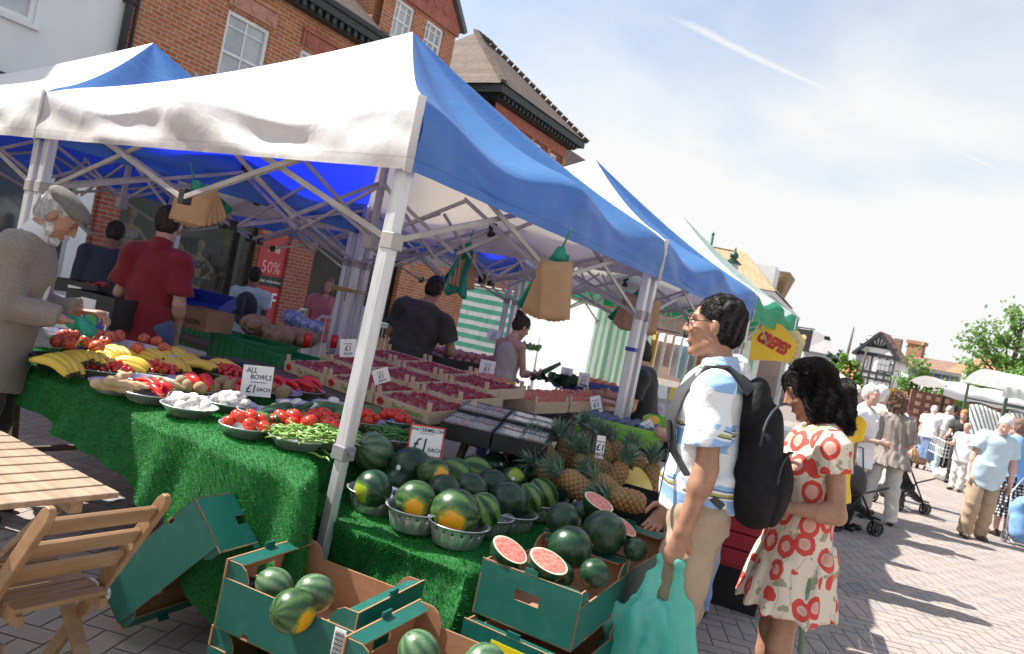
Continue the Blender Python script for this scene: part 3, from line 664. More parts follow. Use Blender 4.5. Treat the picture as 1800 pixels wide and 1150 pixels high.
for xx in (w0+.35, w1-.35, w1-1.0):
    for k in range(4): g.bx(xx-.28, xx+.28, -.07, -.013, zE-.75-k*.75, zE-.66-k*.75)
g.build('timber_frame', BLK, b6)
g = MB(); g.add([(aL-.1, -.5, zE-.3), (aM, -.5, zT+.1), (aM, 3, zT+.1), (aL-.1, 3, zE-.3), (aR+.1, -.5, zE-.3), (aR+.1, 3, zE-.3)], [(0, 1, 2, 3), (1, 4, 5, 2)]); g.build('roof', TILEB, b6, thick=.15)
for xx in (aM-1.25, aM+.75):
    for zz, hh in ((zE-1.45, 1.1), (zE-3.7, 1.2)):
        g = MB(); g.bx(xx-.55, xx+.55, -.16, -.06, zz, zz+hh); f = g.build('window', M('grey_brown', (.2, .16, .14), None, 5, .5), b6); g = MB()
        for i in range(3):
            for j in range(2): g.bx(xx-.5+i*.35, xx-.2+i*.35, -.175, -.162, zz+.06+j*hh/2, zz+hh/2-.04+j*hh/2)
        g.build('pane', M('pale_glass', (.35, .37, .4), None, 5, .1), f)
cx_, _, cz = LF(b6, 1518, 590, D6); g = MB(); g.bx(cx_-.25, cx_+.25, 2, 2.5, zE-1, cz+.3); g.bx(cx_-.32, cx_+.32, 1.95, 2.55, cz+.3, cz+.5); g.build('chimney', PLAST, b6)
cx_, _, cz = LF(b6, 1566, 598, D6); g = MB(); g.bx(cx_-.35, cx_+.35, 2.2, 2.8, zE-1, cz+.4); g.build('chimney', TILEB, b6)
# long low white building with brown and orange roof
D7 = 74; b7 = farroot('long_cottage', 1640, D7, 'long white building with a brown and orange tiled roof and a brick chimney')
a0, _, e0 = LF(b7, 1582, 640, D7); a1, _, e1 = LF(b7, 1700, 655, D7); am, _, _ = LF(b7, 1664, 650, D7); _, _, rz0 = LF(b7, 1600, 618, D7); _, _, rz1 = LF(b7, 1700, 640, D7); zr = (rz0+rz1)/2; zeu = (e0+e1)/2
g = MB(); g.bx(a0, a1, 0, 8, 0, zeu); g.build('wall', PLAST, b7)
for n, x0, x1, mt in (('brown_roof', a0-.2, am, TILEB), ('orange_roof', am+.01, a1+.2, TILEO)):
    g = MB(); g.add([(x0, -.4, zeu-.1), (x1, -.4, zeu-.1), (x1, 4, zr), (x0, 4, zr), (x1, 8.4, zeu-.1), (x0, 8.4, zeu-.1)], [(0, 1, 2, 3), (3, 2, 4, 5), (0, 3, 5), (1, 4, 2)]); g.build(n, mt, b7)
cx_, _, cz = LF(b7, 1591, 598, D7); g = MB(); g.bx(cx_-.75, cx_+.75, 3.5, 4.5, zr-1, cz); g.bx(cx_-.9, cx_+.9, 3.35, 4.65, cz, cz+.35); g.build('chimney', brick_mat('chimney_brick', (.30, .12, .08), (.36, .16, .11), (.3, .22, .18), .3, .12, 'xy'), b7)
for i in range(6):
    xx = a0+1+i*(a1-a0-2)/5.5; g = MB(); g.bx(xx, xx+.8, -.08, -.01, zeu-1.7, zeu-.4); f = g.build('window', M('grey_blue_frame'), b7); g = MB(); g.bx(xx+.1, xx+.7, -.1, -.082, zeu-1.6, zeu-.5); g.build('pane', GLASS, f)
b8 = farroot('slate_house', 1720, 70, 'grey slate hung building partly hidden by the right hand tree')
x0, _, z0 = LF(b8, 1697, 643, 70); x1, _, _ = LF(b8, 1790, 660, 70)
g = MB(); g.bx(x0, x1, 0, 7, 0, z0-.4); g.build('wall', M('grey_slate_hanging', (.16, .19, .21), (.22, .25, .27), 2, .7), b8); g = MB(); g.add([(x0-.1, -.3, z0-.5), (x1, -.3, z0-.5), (x1, 3.5, z0+1.2), (x0-.1, 3.5, z0+1.2), (x1, 7, z0-.5), (x0, 7, z0-.5)], [(0, 1, 2, 3), (3, 2, 4, 5), (0, 3, 5), (1, 4, 2)]); g.build('roof', TILEO, b8); g = MB(); g.bx(x0-.1, x0+.25, -.15, -.02, 0, z0-.5); g.build('drainpipe', WPAINT, b8)
# street lamp with an outreach bracket, seen over the tents
q = at_d(1253, 415, 24); ql = at_d(1293, 440, 24); sl_ = empty('street_lamp', (q.x, q.y, 0), 0, 'dark green lamp post with a hanging lantern on a thin arm above the tent row', 'lamp')
GREENP = M('dark_green_paint', (.012, .09, .055), None, 5, .4); ar = (ql-q); ar.z = 0
g = MB(); g.tube([(0, 0, .01), (0, 0, 1), (0, 0, 1.05), (0, 0, q.z)], [.09, .085, .055, .045], 12); g.lathe([(0, .16), (.03, .1), (.055, .04), (.02, 0)], 10, (0, 0, q.z)); g.build('post', GREENP, sl_, smooth=True)
g = MB(); g.tube([(0, 0, q.z-.35), (ar.x, ar.y, q.z-.35)], .02, 8); g.build('arm', GREENP, sl_)
g = MB(); c = (ar.x, ar.y, q.z-.38); g.lathe([(.0, .18), (.04, .1), (.03, .04), (.13, -.06), (.14, -.16), (.08, -.2), (.28, -.36), (.27, -.38), (.05, -.3)], 16, c); g.build('lantern_cap', GREENP, sl_, smooth=True)
g = MB(); g.lathe([(.2, -.38), (.2, -.5), (.1, -.66), (0, -.69)], 16, c); g.build('lantern_glass', M('milk_glass', (.7, .72, .72), None, 5, .2, trans=.4), sl_, smooth=True)
# shop poster
po = empty('sale_poster', (XF+.02, 10.06, 1.35), R(90), 'tall red sale poster in the shop window beside the brick pillar', 'poster')
g = MB(); g.bx(-.34, .33, -.012, .0, -1.0, .9); g.build('sheet', M('poster_red', (.42, .02, .03), (.38, .018, .03), 2, .4), po)
g = MB(); g.bx(-.33, .32, -.016, -.0125, -.13, .08); g.build('band', BLACKP, po)
def ptxt(t, z, s, m=None, x=0, sx=1): text_mesh('lettering', t, s, m or PAPERW, po, (x, -.018, z), (R(90), 0, 0), .001, sx=sx)
ptxt('sale', .62, .2); ptxt('50%', .24, .34, M('pink_ink', (.75, .35, .33), None, 4, .6), sx=.85); ptxt('further reductions', -.03, .085); ptxt('OFF', -.42, .44, sx=.75)
ptxt('selected lines', -.70, .06); ptxt('while stocks last', -.80, .05)
for o in list(CHILD[po.name]): pass
po.rotation_euler = (0, 0, R(90))
# ------------------------------------------------------------------ wooden folding table and chair
t = empty('slatted_table', (-2.66, 1.06, 0), 0, 'slatted wooden folding table at the lower left edge beside the chair', 'table')
for i in range(9):
    g = MB(); x = .39-i*.093; g.bx(x-.04, x+.04, -.46, .395-(0 if i else .0), .722, .742); g.build('slat', WOODR, t, bevel=.004)
for y in (.28, -.30): g = MB(); g.bx(-.40, .40, y-.02, y+.02, .675, .7215); g.build('under_rail', WOODR, t, bevel=.003)
for y in (.235, -.255):
    for s in (-1, 1):
        g = MB(); g.bar((s*.33, y+s*.014, .67), (-s*.33, y+s*.014, .01), .024, .05, up=(0, 1, 0)); g.build('leg', WOODR, t, bevel=.003)
g = MB(); g.bx(-.24, -.20, -.25, .23, .16, .20); g.bx(.20, .24, -.25, .23, .16, .20); g.bx(-.02, .02, -.25, .23, .40, .44); g.build('stretcher', WOODR, t, bevel=.003)
PL, PR = at_z(98, 905, .79), at_z(283, 872, .79); cy = (PL.y+PR.y)/2; hw = (PR.y-PL.y)/2; X0 = (PL.x+PR.x)/2
WOODC = M('chair_wood', (.25, .135, .060), (.34, .20, .10), 3, .5, bump=.3, bsc=16, stretch=(6, 1, 6))
pa = empty('cafe_parasol', (-5.0, 1.15, 0), 0, 'small cream cafe parasol standing off to the left of the slatted table', 'parasol')
g = MB(); g.tube([(0, 0, .05), (0, 0, 2.75)], .022, 10); g.build('pole', WOODR, pa); g = MB(); g.lathe([(.74, 2.36), (.72, 2.44), (.4, 2.60), (.02, 2.72)], 8); g.build('canopy', M('cream_canvas', (.62, .55, .42), (.56, .49, .37), 4, .8), pa, thick=.004); g = MB(); g.lathe([(0, 0), (.24, 0), (.24, .05), (.05, .09), (0, .09)], 20); g.build('base', DARKM, pa)
ch = empty('folding_chair', (X0-.15, cy, 0), 0, 'slatted wooden folding chair with its back towards the green boxes', 'chair')
tx = .15                                                  # the back leans towards +X at its top
for s in (-1, 1):
    g = MB(); pts = []
    top = V((tx, s*hw, .79)); bot = V((-.36, s*hw, .02))
    d = (top-bot).normalized(); n = V((d.z, 0, -d.x))
    prof = [bot-n*.022, bot+n*.022, bot.lerp(top, .55)+n*.026, top+n*.024-d*.02, top+n*.016+d*.006, top+d*.014, top-n*.016+d*.006, top-n*.024-d*.02, bot.lerp(top, .55)-n*.026]
    g.poly([p-V((0, .011, 0)) for p in prof], .022, axis=(0, 1, 0)); g.build('upright', WOODC, ch, bevel=.004)
    g = MB(); g.bar((-.33, s*(hw-.03), .43), (.16, s*(hw-.03), .01), .02, .045, up=(0, 1, 0)); g.build('leg', WOODC, ch, bevel=.004)
def onback(z): f = (z-.02)/(.79-.02); return -.36+f*(tx+.36)
for z in (.735, .645, .555):
    g = MB(); x = onback(z); g.bar((x+.004, -hw+.012, z), (x+.004, hw-.012, z), .062, .018, up=(.83, 0, -.55)); g.build('back_slat', WOODC, ch, bevel=.004)
for i in range(6):
    g = MB(); x = -.02-i*.062; g.bx(x-.025, x+.025, -hw+.035, hw-.035, .435, .452); g.build('seat_slat', WOODC, ch, bevel=.003)
for s in (-1, 1): g = MB(); g.bx(-.36, .02, s*(hw-.05)-.01, s*(hw-.05)+.01, .40, .4345); g.build('seat_rail', WOODC, ch, bevel=.003)
for s in (-1, 1):
    g = MB(); x = onback(.41); g.tube([(x+.02, s*hw-.02, .40), (x+.02, s*hw+.022, .40)], .022, 14); g.box((x+.0, s*(hw-.02), .43), (.05, .012, .03)); g.build('hinge', STEEL, ch, bevel=.003)
# ------------------------------------------------------------------ produce cartons
CGREEN = M('carton_green', (.007, .10, .075), (.018, .135, .105), 14, .42, bump=.12, bsc=30, lo=.5, hi=.85)
CBROWN = M('carton_brown', (.33, .17, .085), (.38, .20, .105), 6, .8, bump=.2, bsc=40, stretch=(1, 1, 6))
def panel(g, c0, u, v, w, h, n, th=.006, holes=(), cut=None):
    """board with its outer (green) skin along n and brown inside; holes as (u0, u1, v0, v1)"""
    us = sorted({0, w, *[q for o in holes for q in o[:2]]}); vs = sorted({0, h, *[q for o in holes for q in o[2:]]})
    for a, b in zip(us, us[1:]):
        for c, d in zip(vs, vs[1:]):
            if any(o[0] <= a and b <= o[1] and o[2] <= c and d <= o[3] for o in holes): continue
            P = [c0+u*a+v*c, c0+u*b+v*c, c0+u*b+v*d, c0+u*a+v*d]
            g.add(P+[p-n*th for p in P], [(0, 1, 2, 3)], 0)
            k = len(g.v)-8
            for f in ((4, 7, 6, 5), (0, 4, 5, 1), (1, 5, 6, 2), (2, 6, 7, 3), (3, 7, 4, 0)): g.f.append(tuple(q+k for q in f)); g.m.append(1)
def carton(label, loc, rot, L=.55, W=.42, Hs=.205, He=.275, flange=.055, group=None, hole=None):
    r = empty('produce_carton', loc, 0, label, 'box', 'green produce cartons'); r.rotation_euler = rot
    X, Y, Z = V((1, 0, 0)), V((0, 1, 0)), V((0, 0, 1)); mats = [CGREEN, CBROWN]
    g = MB(); panel(g, V((-L/2, -W/2, .0)), Y, X, W, L, -Z, .005); g.build('base', mats, r, fix=False)
    for s in (-1, 1):
        g = MB(); hz = (hole, hole+.038) if hole else (He-.10, He-.062); mid = W/2
        panel(g, V((s*L/2, -W/2 if s > 0 else W/2, 0)), Y*s, Z, W, He, X*s, .006, [(mid-.048, mid+.048, hz[0], hz[1])])
        k = V((s*L/2, 0, He)); fl = V((-s*flange, 0, -.012))
        P = [k+V((0, -W/2+.01, 0)), k+V((0, W/2-.01, 0)), k+V((0, W/2-.03, 0))+fl, k+V((0, -W/2+.03, 0))+fl]
        g.add(P+[p+V((0, 0, -.005)) for p in P], [(0, 1, 2, 3)], 0); n = len(g.v)-8
        for f in ((4, 7, 6, 5), (0, 4, 5, 1), (1, 5, 6, 2), (2, 6, 7, 3), (3, 7, 4, 0)): g.f.append(tuple(q+n for q in f)); g.m.append(1)
        g.box(V((s*(L/2-.004), .0, He+.008)), (.007, .05, .022), None, 0)
        g.build('end_panel', mats, r, fix=False)
        g = MB(); panel(g, V((-L/2 if s < 0 else L/2, s*W/2, 0)), X*(1 if s < 0 else -1), Z, L, Hs, Y*s, .006, [(L*.22, L*.22+.03, 0, .02), (L*.72, L*.72+.03, 0, .02)]); g.build('side_panel', mats, r, fix=False)
        for e in (-1, 1):
            g = MB(); x1 = e*(L/2-.008); x0 = e*(L/2-.105); y = s*(W/2-.009)
            pr = [(x1, Hs-.1), (x0, Hs-.1), (x0, He-.05), (x0+e*.02, He-.018), (x0+e*.045, He-.004), (x1, He-.004)]
            g.poly([(a, y-.0025, b) for a, b in pr], .005, axis=(0, 1, 0), m=0)
            for q in range(len(g.f)): 
                if q >= 2: g.m[q] = 1
            g.m[0 if s > 0 else 1] = 1
            g.build('corner_flap', mats, r, fix=False)
    return r
Z9 = R(8.5)
def mounts(o, dx, dy, dz):  # point in a carton's own frame, as world
    return Matrix.LocRotScale(o.location, o.rotation_euler, None) @ V((dx, dy, dz))
cA0 = carton('green carton at the bottom of the pair under three pale melons', (-1.765, 1.985, .012), (0, 0, R(7)), He=.30, Hs=.23)
cA = carton('open green carton with three pale watermelons and a barcode label', (-1.75, 1.98, .316), (0, 0, Z9), He=.238, Hs=.175)
cB0 = carton('green carton at the bottom of the pair at the lower picture edge', (-1.125, 1.905, .012), (0, 0, R(5.5)), He=.30, Hs=.23)
cB = carton('open green carton with two pale melons at the lower picture edge', (-1.115, 1.905, .316), (0, 0, R(7)), He=.238, Hs=.175)
cC0 = carton('green carton with a yellow label, below the carton of watermelon halves', (-1.125, 2.51, .27), (0, 0, R(93)), W=.39, L=.58, He=.228, Hs=.165)
carton('flat green carton at the foot of the stack with the yellow label', (-1.13, 2.53, .012), (0, 0, R(96)), W=.39, Hs=.19, He=.254)
cC = carton('green carton of dark watermelons with two pink halves at its front', (-1.145, 2.56, .502), (0, 0, R(95)), W=.385, He=.198, Hs=.145)
cD0 = carton('green carton at the bottom of the stack behind the tan trousers', (-1.20, 3.12, .244), (0, 0, R(92)), W=.39, He=.226, Hs=.165)
carton('flat green carton at the foot of the rear stack by the tan trousers', (-1.205, 3.125, .012), (0, 0, R(90)), W=.39, Hs=.165, He=.228)
cD = carton('green carton of dark watermelons by the hanging teal bag, rear of the two', (-1.20, 3.14, .474), (0, 0, R(92)), W=.39, He=.226, Hs=.165)
lx = V((.66, .13, .74)).normalized(); wy = V((.15, -.985, 0)).normalized(); oz = lx.cross(wy).normalized(); wy = oz.cross(lx)
MR = Matrix((lx, wy, oz)).transposed(); Dp = at_d(388, 972, 2.74)
cE = carton('empty green carton tipped up on its end against the melon cartons', Dp-lx*.29-wy*.20-oz*.235, MR.to_euler(), L=.58, W=.40, Hs=.205, He=.235, hole=.105)
q = mounts(cA, .21, -.2135, .13); g = MB(); g.bx(-.022, .022, -.001, .001, -.045, .045); bl = g.build('barcode_label', PAPERW, cA); bl.location = (.225, -.2125, .125)
g = MB()
for i in range(15): g.bx(-.017, .017, -.0022, -.0012, -.038+i*.005, -.038+i*.005+(.0015 if i % 3 else .003))
setpar(g.build('barcode', BLACKP), bl)
g = MB(); g.bx(-.001, .001, -.075, .075, -.035, .035); yl = g.build('yellow_label', M('yellow_label', (.75, .62, .01), None, 3, .5), cC0); yl.location = (-.2915, .0, .162)
# ------------------------------------------------------------------ tables under grass cloth
def grass_cloth(name, label, pts_fn, nu, nv, loc_blades, seed):
    g = MB(); g.grid(pts_fn, nu, nv); base = M('grass_backing', (.006, .085, .014), (.010, .125, .024), 6, .9)
    o = g.build(name, base, None, smooth=True, fix=False); tag(o, label, 'cloth')
    vs = np.array([v[:] for v in g.v]); f = np.array(g.f)
    A, B_, C_, D_ = (vs[f[:, i]] for i in range(4)); nrm = np.cross(B_-A, D_-A); ar = np.linalg.norm(nrm, axis=1); nrm /= ar[:, None]+1e-9
    if nrm[:, 2].sum() < 0: nrm = -nrm
    r = np.random.default_rng(seed); idx = r.choice(len(f), loc_blades, p=ar/ar.sum()); u, v = r.random((2, loc_blades, 1))
    P = (A[idx]*(1-u)+B_[idx]*u)*(1-v)+(D_[idx]*(1-u)+C_[idx]*u)*v; n = nrm[idx]
    t = r.normal(size=(loc_blades, 3)); t -= n*(t*n).sum(1)[:, None]; t /= np.linalg.norm(t, axis=1)[:, None]
    ln = r.uniform(.006, .013, (loc_blades, 1)); tip = P+n*ln+r.normal(size=(loc_blades, 3))*.004
    V3 = np.stack([P-t*.0016, P+t*.0016, tip], 1).reshape(-1, 3)
    m = M('grass_blade', (.012, .185, .024), (.03, .32, .045), 9, .5, spec=.35, trans=.25, rnd=False)
    b = np_mesh('pile', V3, np.arange(len(V3)).reshape(-1, 3), m, o, smooth=False); b['kind'] = 'stuff'
    return o
def wav(x, s, a=1): return a*(math.sin(x*5.1+s)+.6*math.sin(x*11.7+2*s+1)+.35*math.sin(x*23+3*s))
def clothA(u, v):
    s = v*2.15; rx = -2.05-.38*min(1, max(0, 1.28-s-.05)/.30); X = -4.75+min(1, u/.88)*(rx+4.75); e = max(0, u-.88)/.12; X += .035*min(1, e*5)+.05*e; sd = e*.42*(1 if s < 1.28 else max(0, 1-(s-1.28)*1.2))                            # across the top from the back, then down the front
    fy = 2.06+.02*wav(X, .4)
    if s < 1.28:
        y = fy+(1.28-s); z = .80+.006*wav(X*1.3+y, 2)+.0; k = max(0, (.10-(1.28-s))/.10); z -= .028*k*k+.02*min(1, e*4)
        return (X, y, max(.1, z-sd))
    d = s-1.28; flare = .035*d/.6*wav(X*1.4, 1.7)+.09*d
    bot = .44+.134*(-2.73-X) if X < -2.73 else .44-.38*min(1, (X+2.73)/.42)
    z = .772-(.772-bot)*(d/.87)
    return (X, fy-.012-flare*.6+.03*e, max(.04, z-sd*.8))
grass_cloth('grass_cloth', 'green artificial grass cloth under the vegetable bowls, on the long front table', clothA, 150, 60, 95000, 3)
def clothB(u, v):
    # skirted rectangle: u runs round front and right side, v from the middle of the top out and down
    W0, W1, Y0, Y1 = -2.42, -1.43, 2.37, 4.45
    if u < .42: t = u/.42; bx, by, n = W0+(W1-W0)*t, Y0, V((0, -1, 0))
    elif u < .52: a = (u-.42)/.10*math.pi/2; n = V((math.sin(a), -math.cos(a), 0)); bx, by = W1, Y0
    else: t = (u-.52)/.48; bx, by, n = W1, Y0+(Y1-Y0)*t, V((1, 0, 0))
    cx, cy = -1.95, min(max(by, 2.9), 3.9)
    if v < .45:
        t = v/.45; return (cx+(bx-cx)*t, cy+(by-cy)*t, .60+.012*wav(bx+by, 1)*t-.02*max(0, t-.85)/.15)
    d = (v-.45)/.55; ph = bx*1.5+by*1.5+u*9
    hump = .035*math.sin(d*9+ph*.8)*math.exp(-d*2.2) if u < .45 else 0
    fl = .02+.07*d+.05*d*wav(ph*.7, .6)*.6+hump
    return (bx+n.x*fl, by+n.y*fl, .58-.55*d)
grass_cloth('grass_cloth', 'green artificial grass cloth hanging under the watermelons in metal bowls', clothB, 150, 60, 80000, 9)
DWOOD = M('dark_old_wood', (.07, .048, .035), (.12, .085, .06), 3, .8, bump=.3, bsc=20, stretch=(1, 8, 8))
def trestle(label, x0, x1, y0, y1, z, rz=0):
    r = empty('trestle_table', ((x0+x1)/2, (y0+y1)/2, 0), rz, label, 'table'); a, b = (x1-x0)/2, (y1-y0)/2
    g = MB(); g.bx(-a, a, -b, b, z-.03, z); g.build('tabletop', DWOOD, r, bevel=.004)
    for sx in (-1, 1):
        for sy in (-1, 1): g = MB(); g.bar((sx*(a-.12), sy*(b-.06), z-.03), (sx*(a-.30), sy*(b-.06), .0), .035, .035); g.build('leg', DWOOD, r)
    g = MB()
    for sx in (-1, 1): g.bar((sx*(a-.24), -b+.06, .25), (sx*(a-.24), b-.06, .25), .03)
    g.build('brace', DWOOD, r); return r
trestle('dark wooden trestle hidden under the grass cloth of the front table', -4.7, -2.52, 2.15, 3.28, .772)
trestle('low dark wooden trestle under the watermelon display', -2.36, -1.5, 2.45, 4.4, .56)
trestle('dark wooden trestle carrying the strawberry trays', -4.6, -2.15, 3.42, 4.75, .85)
trestle('dark wooden trestle carrying the peach trays along the right of the tent', -3.75, -2.35, 4.85, 7.7, .80)
trestle('dark wooden trestle carrying sacks and boxes behind the red shirt', -7.6, -4.95, 4.0, 5.0, .82)
# ------------------------------------------------------------------ produce
def melon_mat(name, dark, light, contrast, patch=None, n=9):
    m, nt, b = _nt(name); N = NT(nt); v0 = N.coord('Object'); v = N.coord('Object', True); s = N.n('ShaderNodeSeparateXYZ'); N.l(v0, s.inputs[0])
    ang = N.math('ARCTAN2', s.outputs[1], s.outputs[2]); wob = N.math('MULTIPLY', N.math('SUBTRACT', N.noise(v, 26, 5, .7), .5), 2.6)
    st = N.math('SINE', N.math('ADD', N.math('MULTIPLY', ang, n), wob)); fine = N.noise(v, 90, 6, .8, 1.2)
    f = N.math('ADD', N.math('MULTIPLY', st, .33*contrast), N.math('ADD', .18, N.math('MULTIPLY', fine, .62)))
    col = N.ramp(f, [(.30, dark), (.66, light)])
    big = N.noise(v, 7, 2); col = N.mix(N.ramp(big, [(.4, .35), (.65, 0)]), col, tuple(q*.45 for q in dark))
    if patch:
        dn = N.n('ShaderNodeVectorMath', operation='NORMALIZE'); N.l(v0, dn.inputs[0]); dp = N.n('ShaderNodeVectorMath', operation='DOT_PRODUCT'); dp.inputs[1].default_value = V((.12, -.97, -.2)).normalized(); N.l(dn.outputs[0], dp.inputs[0])
        e = N.math('ADD', N.math('ADD', dp.outputs['Value'], N.math('MULTIPLY', N.math('SUBTRACT', N.noise(v, 2.1, 2), .5), .34)), N.math('MULTIPLY', N.math('SUBTRACT', N.noise(v, 40, 5, .75), .5), .20))
        col = N.mix(N.ramp(e, [(patch[1]-.12, 0), (patch[1], .8)]), col, patch[2]); col = N.mix(N.ramp(e, [(patch[1], 0), (patch[1]+.035, 1)]), col, patch[0])
    N.l(col, b.inputs['Base Color']); b.inputs['Roughness'].default_value = .30; b.inputs['Specular IOR Level'].default_value = .45; N.bump(fine, .08, .004, b); return m
DK, LT = (.005, .026, .014), (.026, .082, .032)
MM = dict(dark=melon_mat('melon_dark', DK, LT, .28), stripe=melon_mat('melon_striped', (.010, .055, .014), (.15, .28, .06), 1.0, n=7), pale=melon_mat('melon_pale', (.035, .10, .045), (.15, .24, .12), .5, n=10),
          orange=melon_mat('melon_orange_patch', (.010, .048, .016), (.075, .15, .04), .45, ((.82, .36, .01), .86, (.30, .32, .03))), yellow=melon_mat('melon_yellow_patch', DK, LT, .5, ((.30, .38, .03), .84, (.10, .20, .03))))
def melon_mesh(k, mt, el):
    g = MB(); g.ball((0, 0, 0), (1.0*el, 1, 1), 36); g.tube([(el*.99, 0, 0), (el*1.03, .01, .02)], [.05, .035], 8, m=1); me = g.mesh('watermelon_'+k, [MM[mt], M('dry_stem', (.2, .16, .08), None, 5, .8)], True); return me
MEL = {k: melon_mesh(k, k, e) for k, e in (('dark', 1.06), ('stripe', 1.14), ('pale', 1.12), ('orange', 1.05), ('yellow', 1.05))}
STK = M('white_sticker', (.8, .8, .78), None, 5, .5)
def melon(px, py, z, r, kind, label, rot=None, stick=None, d=None):
    p = at_d(px, py, d) if d else at_z(px, py, z)
    dd = (p-CAM).dot(FW); Rr = r*dd/F
    o = bpy.data.objects.new('watermelon', MEL[kind]); COL.objects.link(o); o.location = p; o.scale = (Rr,)*3
    o.rotation_euler = rot or (random.uniform(-.3, .3), random.uniform(-.5, .5), YAW+random.uniform(-.8, .8)); tag(o, label, 'watermelon', 'watermelons on the stall')
    if stick:
        n = (-ray(px, py).normalized()+RT*stick[0]+UP*stick[1]).normalized()
        bpy.context.view_layer.update(); iv = o.matrix_world.inverted(); q = iv @ (p+n*Rr*1.2); q = V((q.x/1.06, q.y, q.z)).normalized(); q = V((q.x*1.06, q.y, q.z))*1.02; nn = q.normalized()
        g = MB(); x, y, _ = basis(nn); g.add([q+(x*math.cos(a)+y*math.sin(a))*.13-nn*.012 for a in [i*math.pi/8 for i in range(16)]]+[q], [(i, (i+1) % 16, 16) for i in range(16)]); g.build('sticker', STK, o)
    return o, p, Rr
FACE = (0, 0, YAW)
melon(656, 795, .79, 35, 'pale', 'large watermelon with a white sticker and a pale shiny top, right beside the tent leg', (.2, .3, YAW+.9), (-.55, -.3))
melon(722, 822, .765, 36, 'dark', 'large dark watermelon with a white sticker, below the watermelon price card', (0, .2, YAW+.5), (-.62, .0))
melon(656, 859, .715, 33, 'yellow', 'dark watermelon with a yellow green patch in the leftmost metal bowl', (0, .1, YAW-.75))
melon(762, 832, .79, 28, 'orange', 'dark watermelon with an orange patch half hidden behind the stickered one', (-.3, .0, YAW+.55))
melon(799, 833, .755, 28, 'stripe', 'pale striped watermelon at the back of the heap right of the price card', (0, .25, YAW-.2))
melon(835, 829, .75, 28, 'stripe', 'pale striped watermelon second in the back row right of the price card', (.8, .2, YAW+.2))
melon(869, 819, .74, 24, 'dark', 'dark watermelon with a white sticker at the very back of the heap', None, (.6, .15))
melon(731, 880, .72, 35, 'orange', 'round dark watermelon with an orange patch in the second metal bowl from the left', (0, .1, YAW+.03))
melon(780, 863, .75, 29, 'dark', 'plain dark watermelon between the two orange patched ones')
melon(826, 861, .75, 30, 'dark', 'plain dark watermelon in the middle of the heap')
melon(866, 853, .735, 28, 'dark', 'plain dark watermelon right of the middle of the heap')
melon(902, 844, .735, 24, 'yellow', 'small dark watermelon with a lime spot and a white sticker', (-.9, .0, YAW), (.0, .1))
melon(931, 835, .715, 27, 'dark', 'broad dark watermelon nearest the pineapple crowns')
melon(800, 902, .715, 43, 'orange', 'big watermelon with a large orange patch in the front metal bowl', (.05, -.12, YAW-.28))
melon(851, 897, .735, 29, 'stripe', 'pale striped watermelon just right of the front bowl', (.3, .9, YAW+.4))
melon(893, 881, .725, 34, 'dark', 'big dark watermelon in the pierced bowl right of the middle')
melon(930, 877, .735, 25, 'stripe', 'striped watermelon squeezed behind the big dark one', (.5, 1.0, YAW+.3))
melon(953, 871, .72, 28, 'stripe', 'bright striped watermelon in a metal bowl on the right side', (.2, .9, YAW-.2))
melon(986, 860, .715, 28, 'dark', 'dark watermelon in the rightmost metal bowl')
melon(700, 848, .70, 26, 'dark', 'dark watermelon sunk behind the leftmost bowls'); melon(905, 818, .72, 20, 'dark', 'small dark watermelon behind the heap by the grass cloth')
for px, py, r, k, rot, lb, d in ((482, 1030, 31, 'pale', (0, .2, .4), 'pale watermelon at the back left of the open barcode carton', 2.56), (553, 1043, 33, 'pale', (.2, .4, 1.2), 'pale watermelon at the right of the open barcode carton', 2.53), (515, 1074, 39, 'orange', (0, .1, YAW+.95), 'front watermelon with an orange spot in the open barcode carton', 2.37),
    (737, 1147, 36, 'pale', (.1, .7, .3), 'pale speckled melon at the left of the lower edge carton', 2.24), (853, 1168, 36, 'pale', (.3, .2, 1), 'pale melon at the right of the lower edge carton', 2.22), (440, 1035, 20, 'dark', None, 'dark melon low in the back corner of the barcode carton', 2.62),
    (991, 914, 30, 'dark', None, 'dark watermelon at the back left above the halves carton', 3.13), (1026, 903, 22, 'dark', None, 'small dark watermelon between the two cartons', 3.3), (1002, 962, 37, 'dark', (.2, -.3, YAW), 'large dark watermelon in the middle of the halves carton', 2.80), (1062, 936, 38, 'dark', (0, .3, YAW+.4), 'large dark watermelon at the front of the rear carton', 3.0),
    (1117, 966, 20, 'dark', None, 'dark watermelon low in the rear carton by the teal bag', 2.95), (1045, 1008, 26, 'dark', None, 'dark watermelon in the right corner of the halves carton', 2.68), (985, 1010, 24, 'dark', None, 'dark watermelon under the right hand pink half', 2.72)):
    melon(px, py, 0, r, k, lb, rot, None, d)
def flesh():
    m, nt, b = _nt('melon_flesh'); N = NT(nt); v = N.coord('Object', True); v0 = N.coord('Object'); ln = N.n('ShaderNodeVectorMath', operation='LENGTH'); N.l(v0, ln.inputs[0])
    c = N.ramp(N.noise(v, 5, 4), [(.35, (.55, .10, .08)), (.6, (.68, .26, .20))]); sd_ = N.n('ShaderNodeTexVoronoi'); sd_.inputs['Scale'].default_value = 7; N.l(v, sd_.inputs['Vector'])
    c = N.mix(N.ramp(sd_.outputs['Distance'], [(.10, .8), (.16, 0)]), c, (.30, .05, .03)); rimk = N.ramp(ln.outputs['Value'], [(.86, 0), (.91, 1)]); c = N.mix(rimk, c, (.72, .70, .50)); rk = N.ramp(ln.outputs['Value'], [(.965, 0), (.98, 1)]); c = N.mix(rk, c, (.05, .12, .03))
    N.l(c, b.inputs['Base Color']); b.inputs['Roughness'].default_value = .3; N.bump(N.noise(v, 30, 3), .3, .01, b); return m
FLESH = flesh()
g = MB(); n = 40
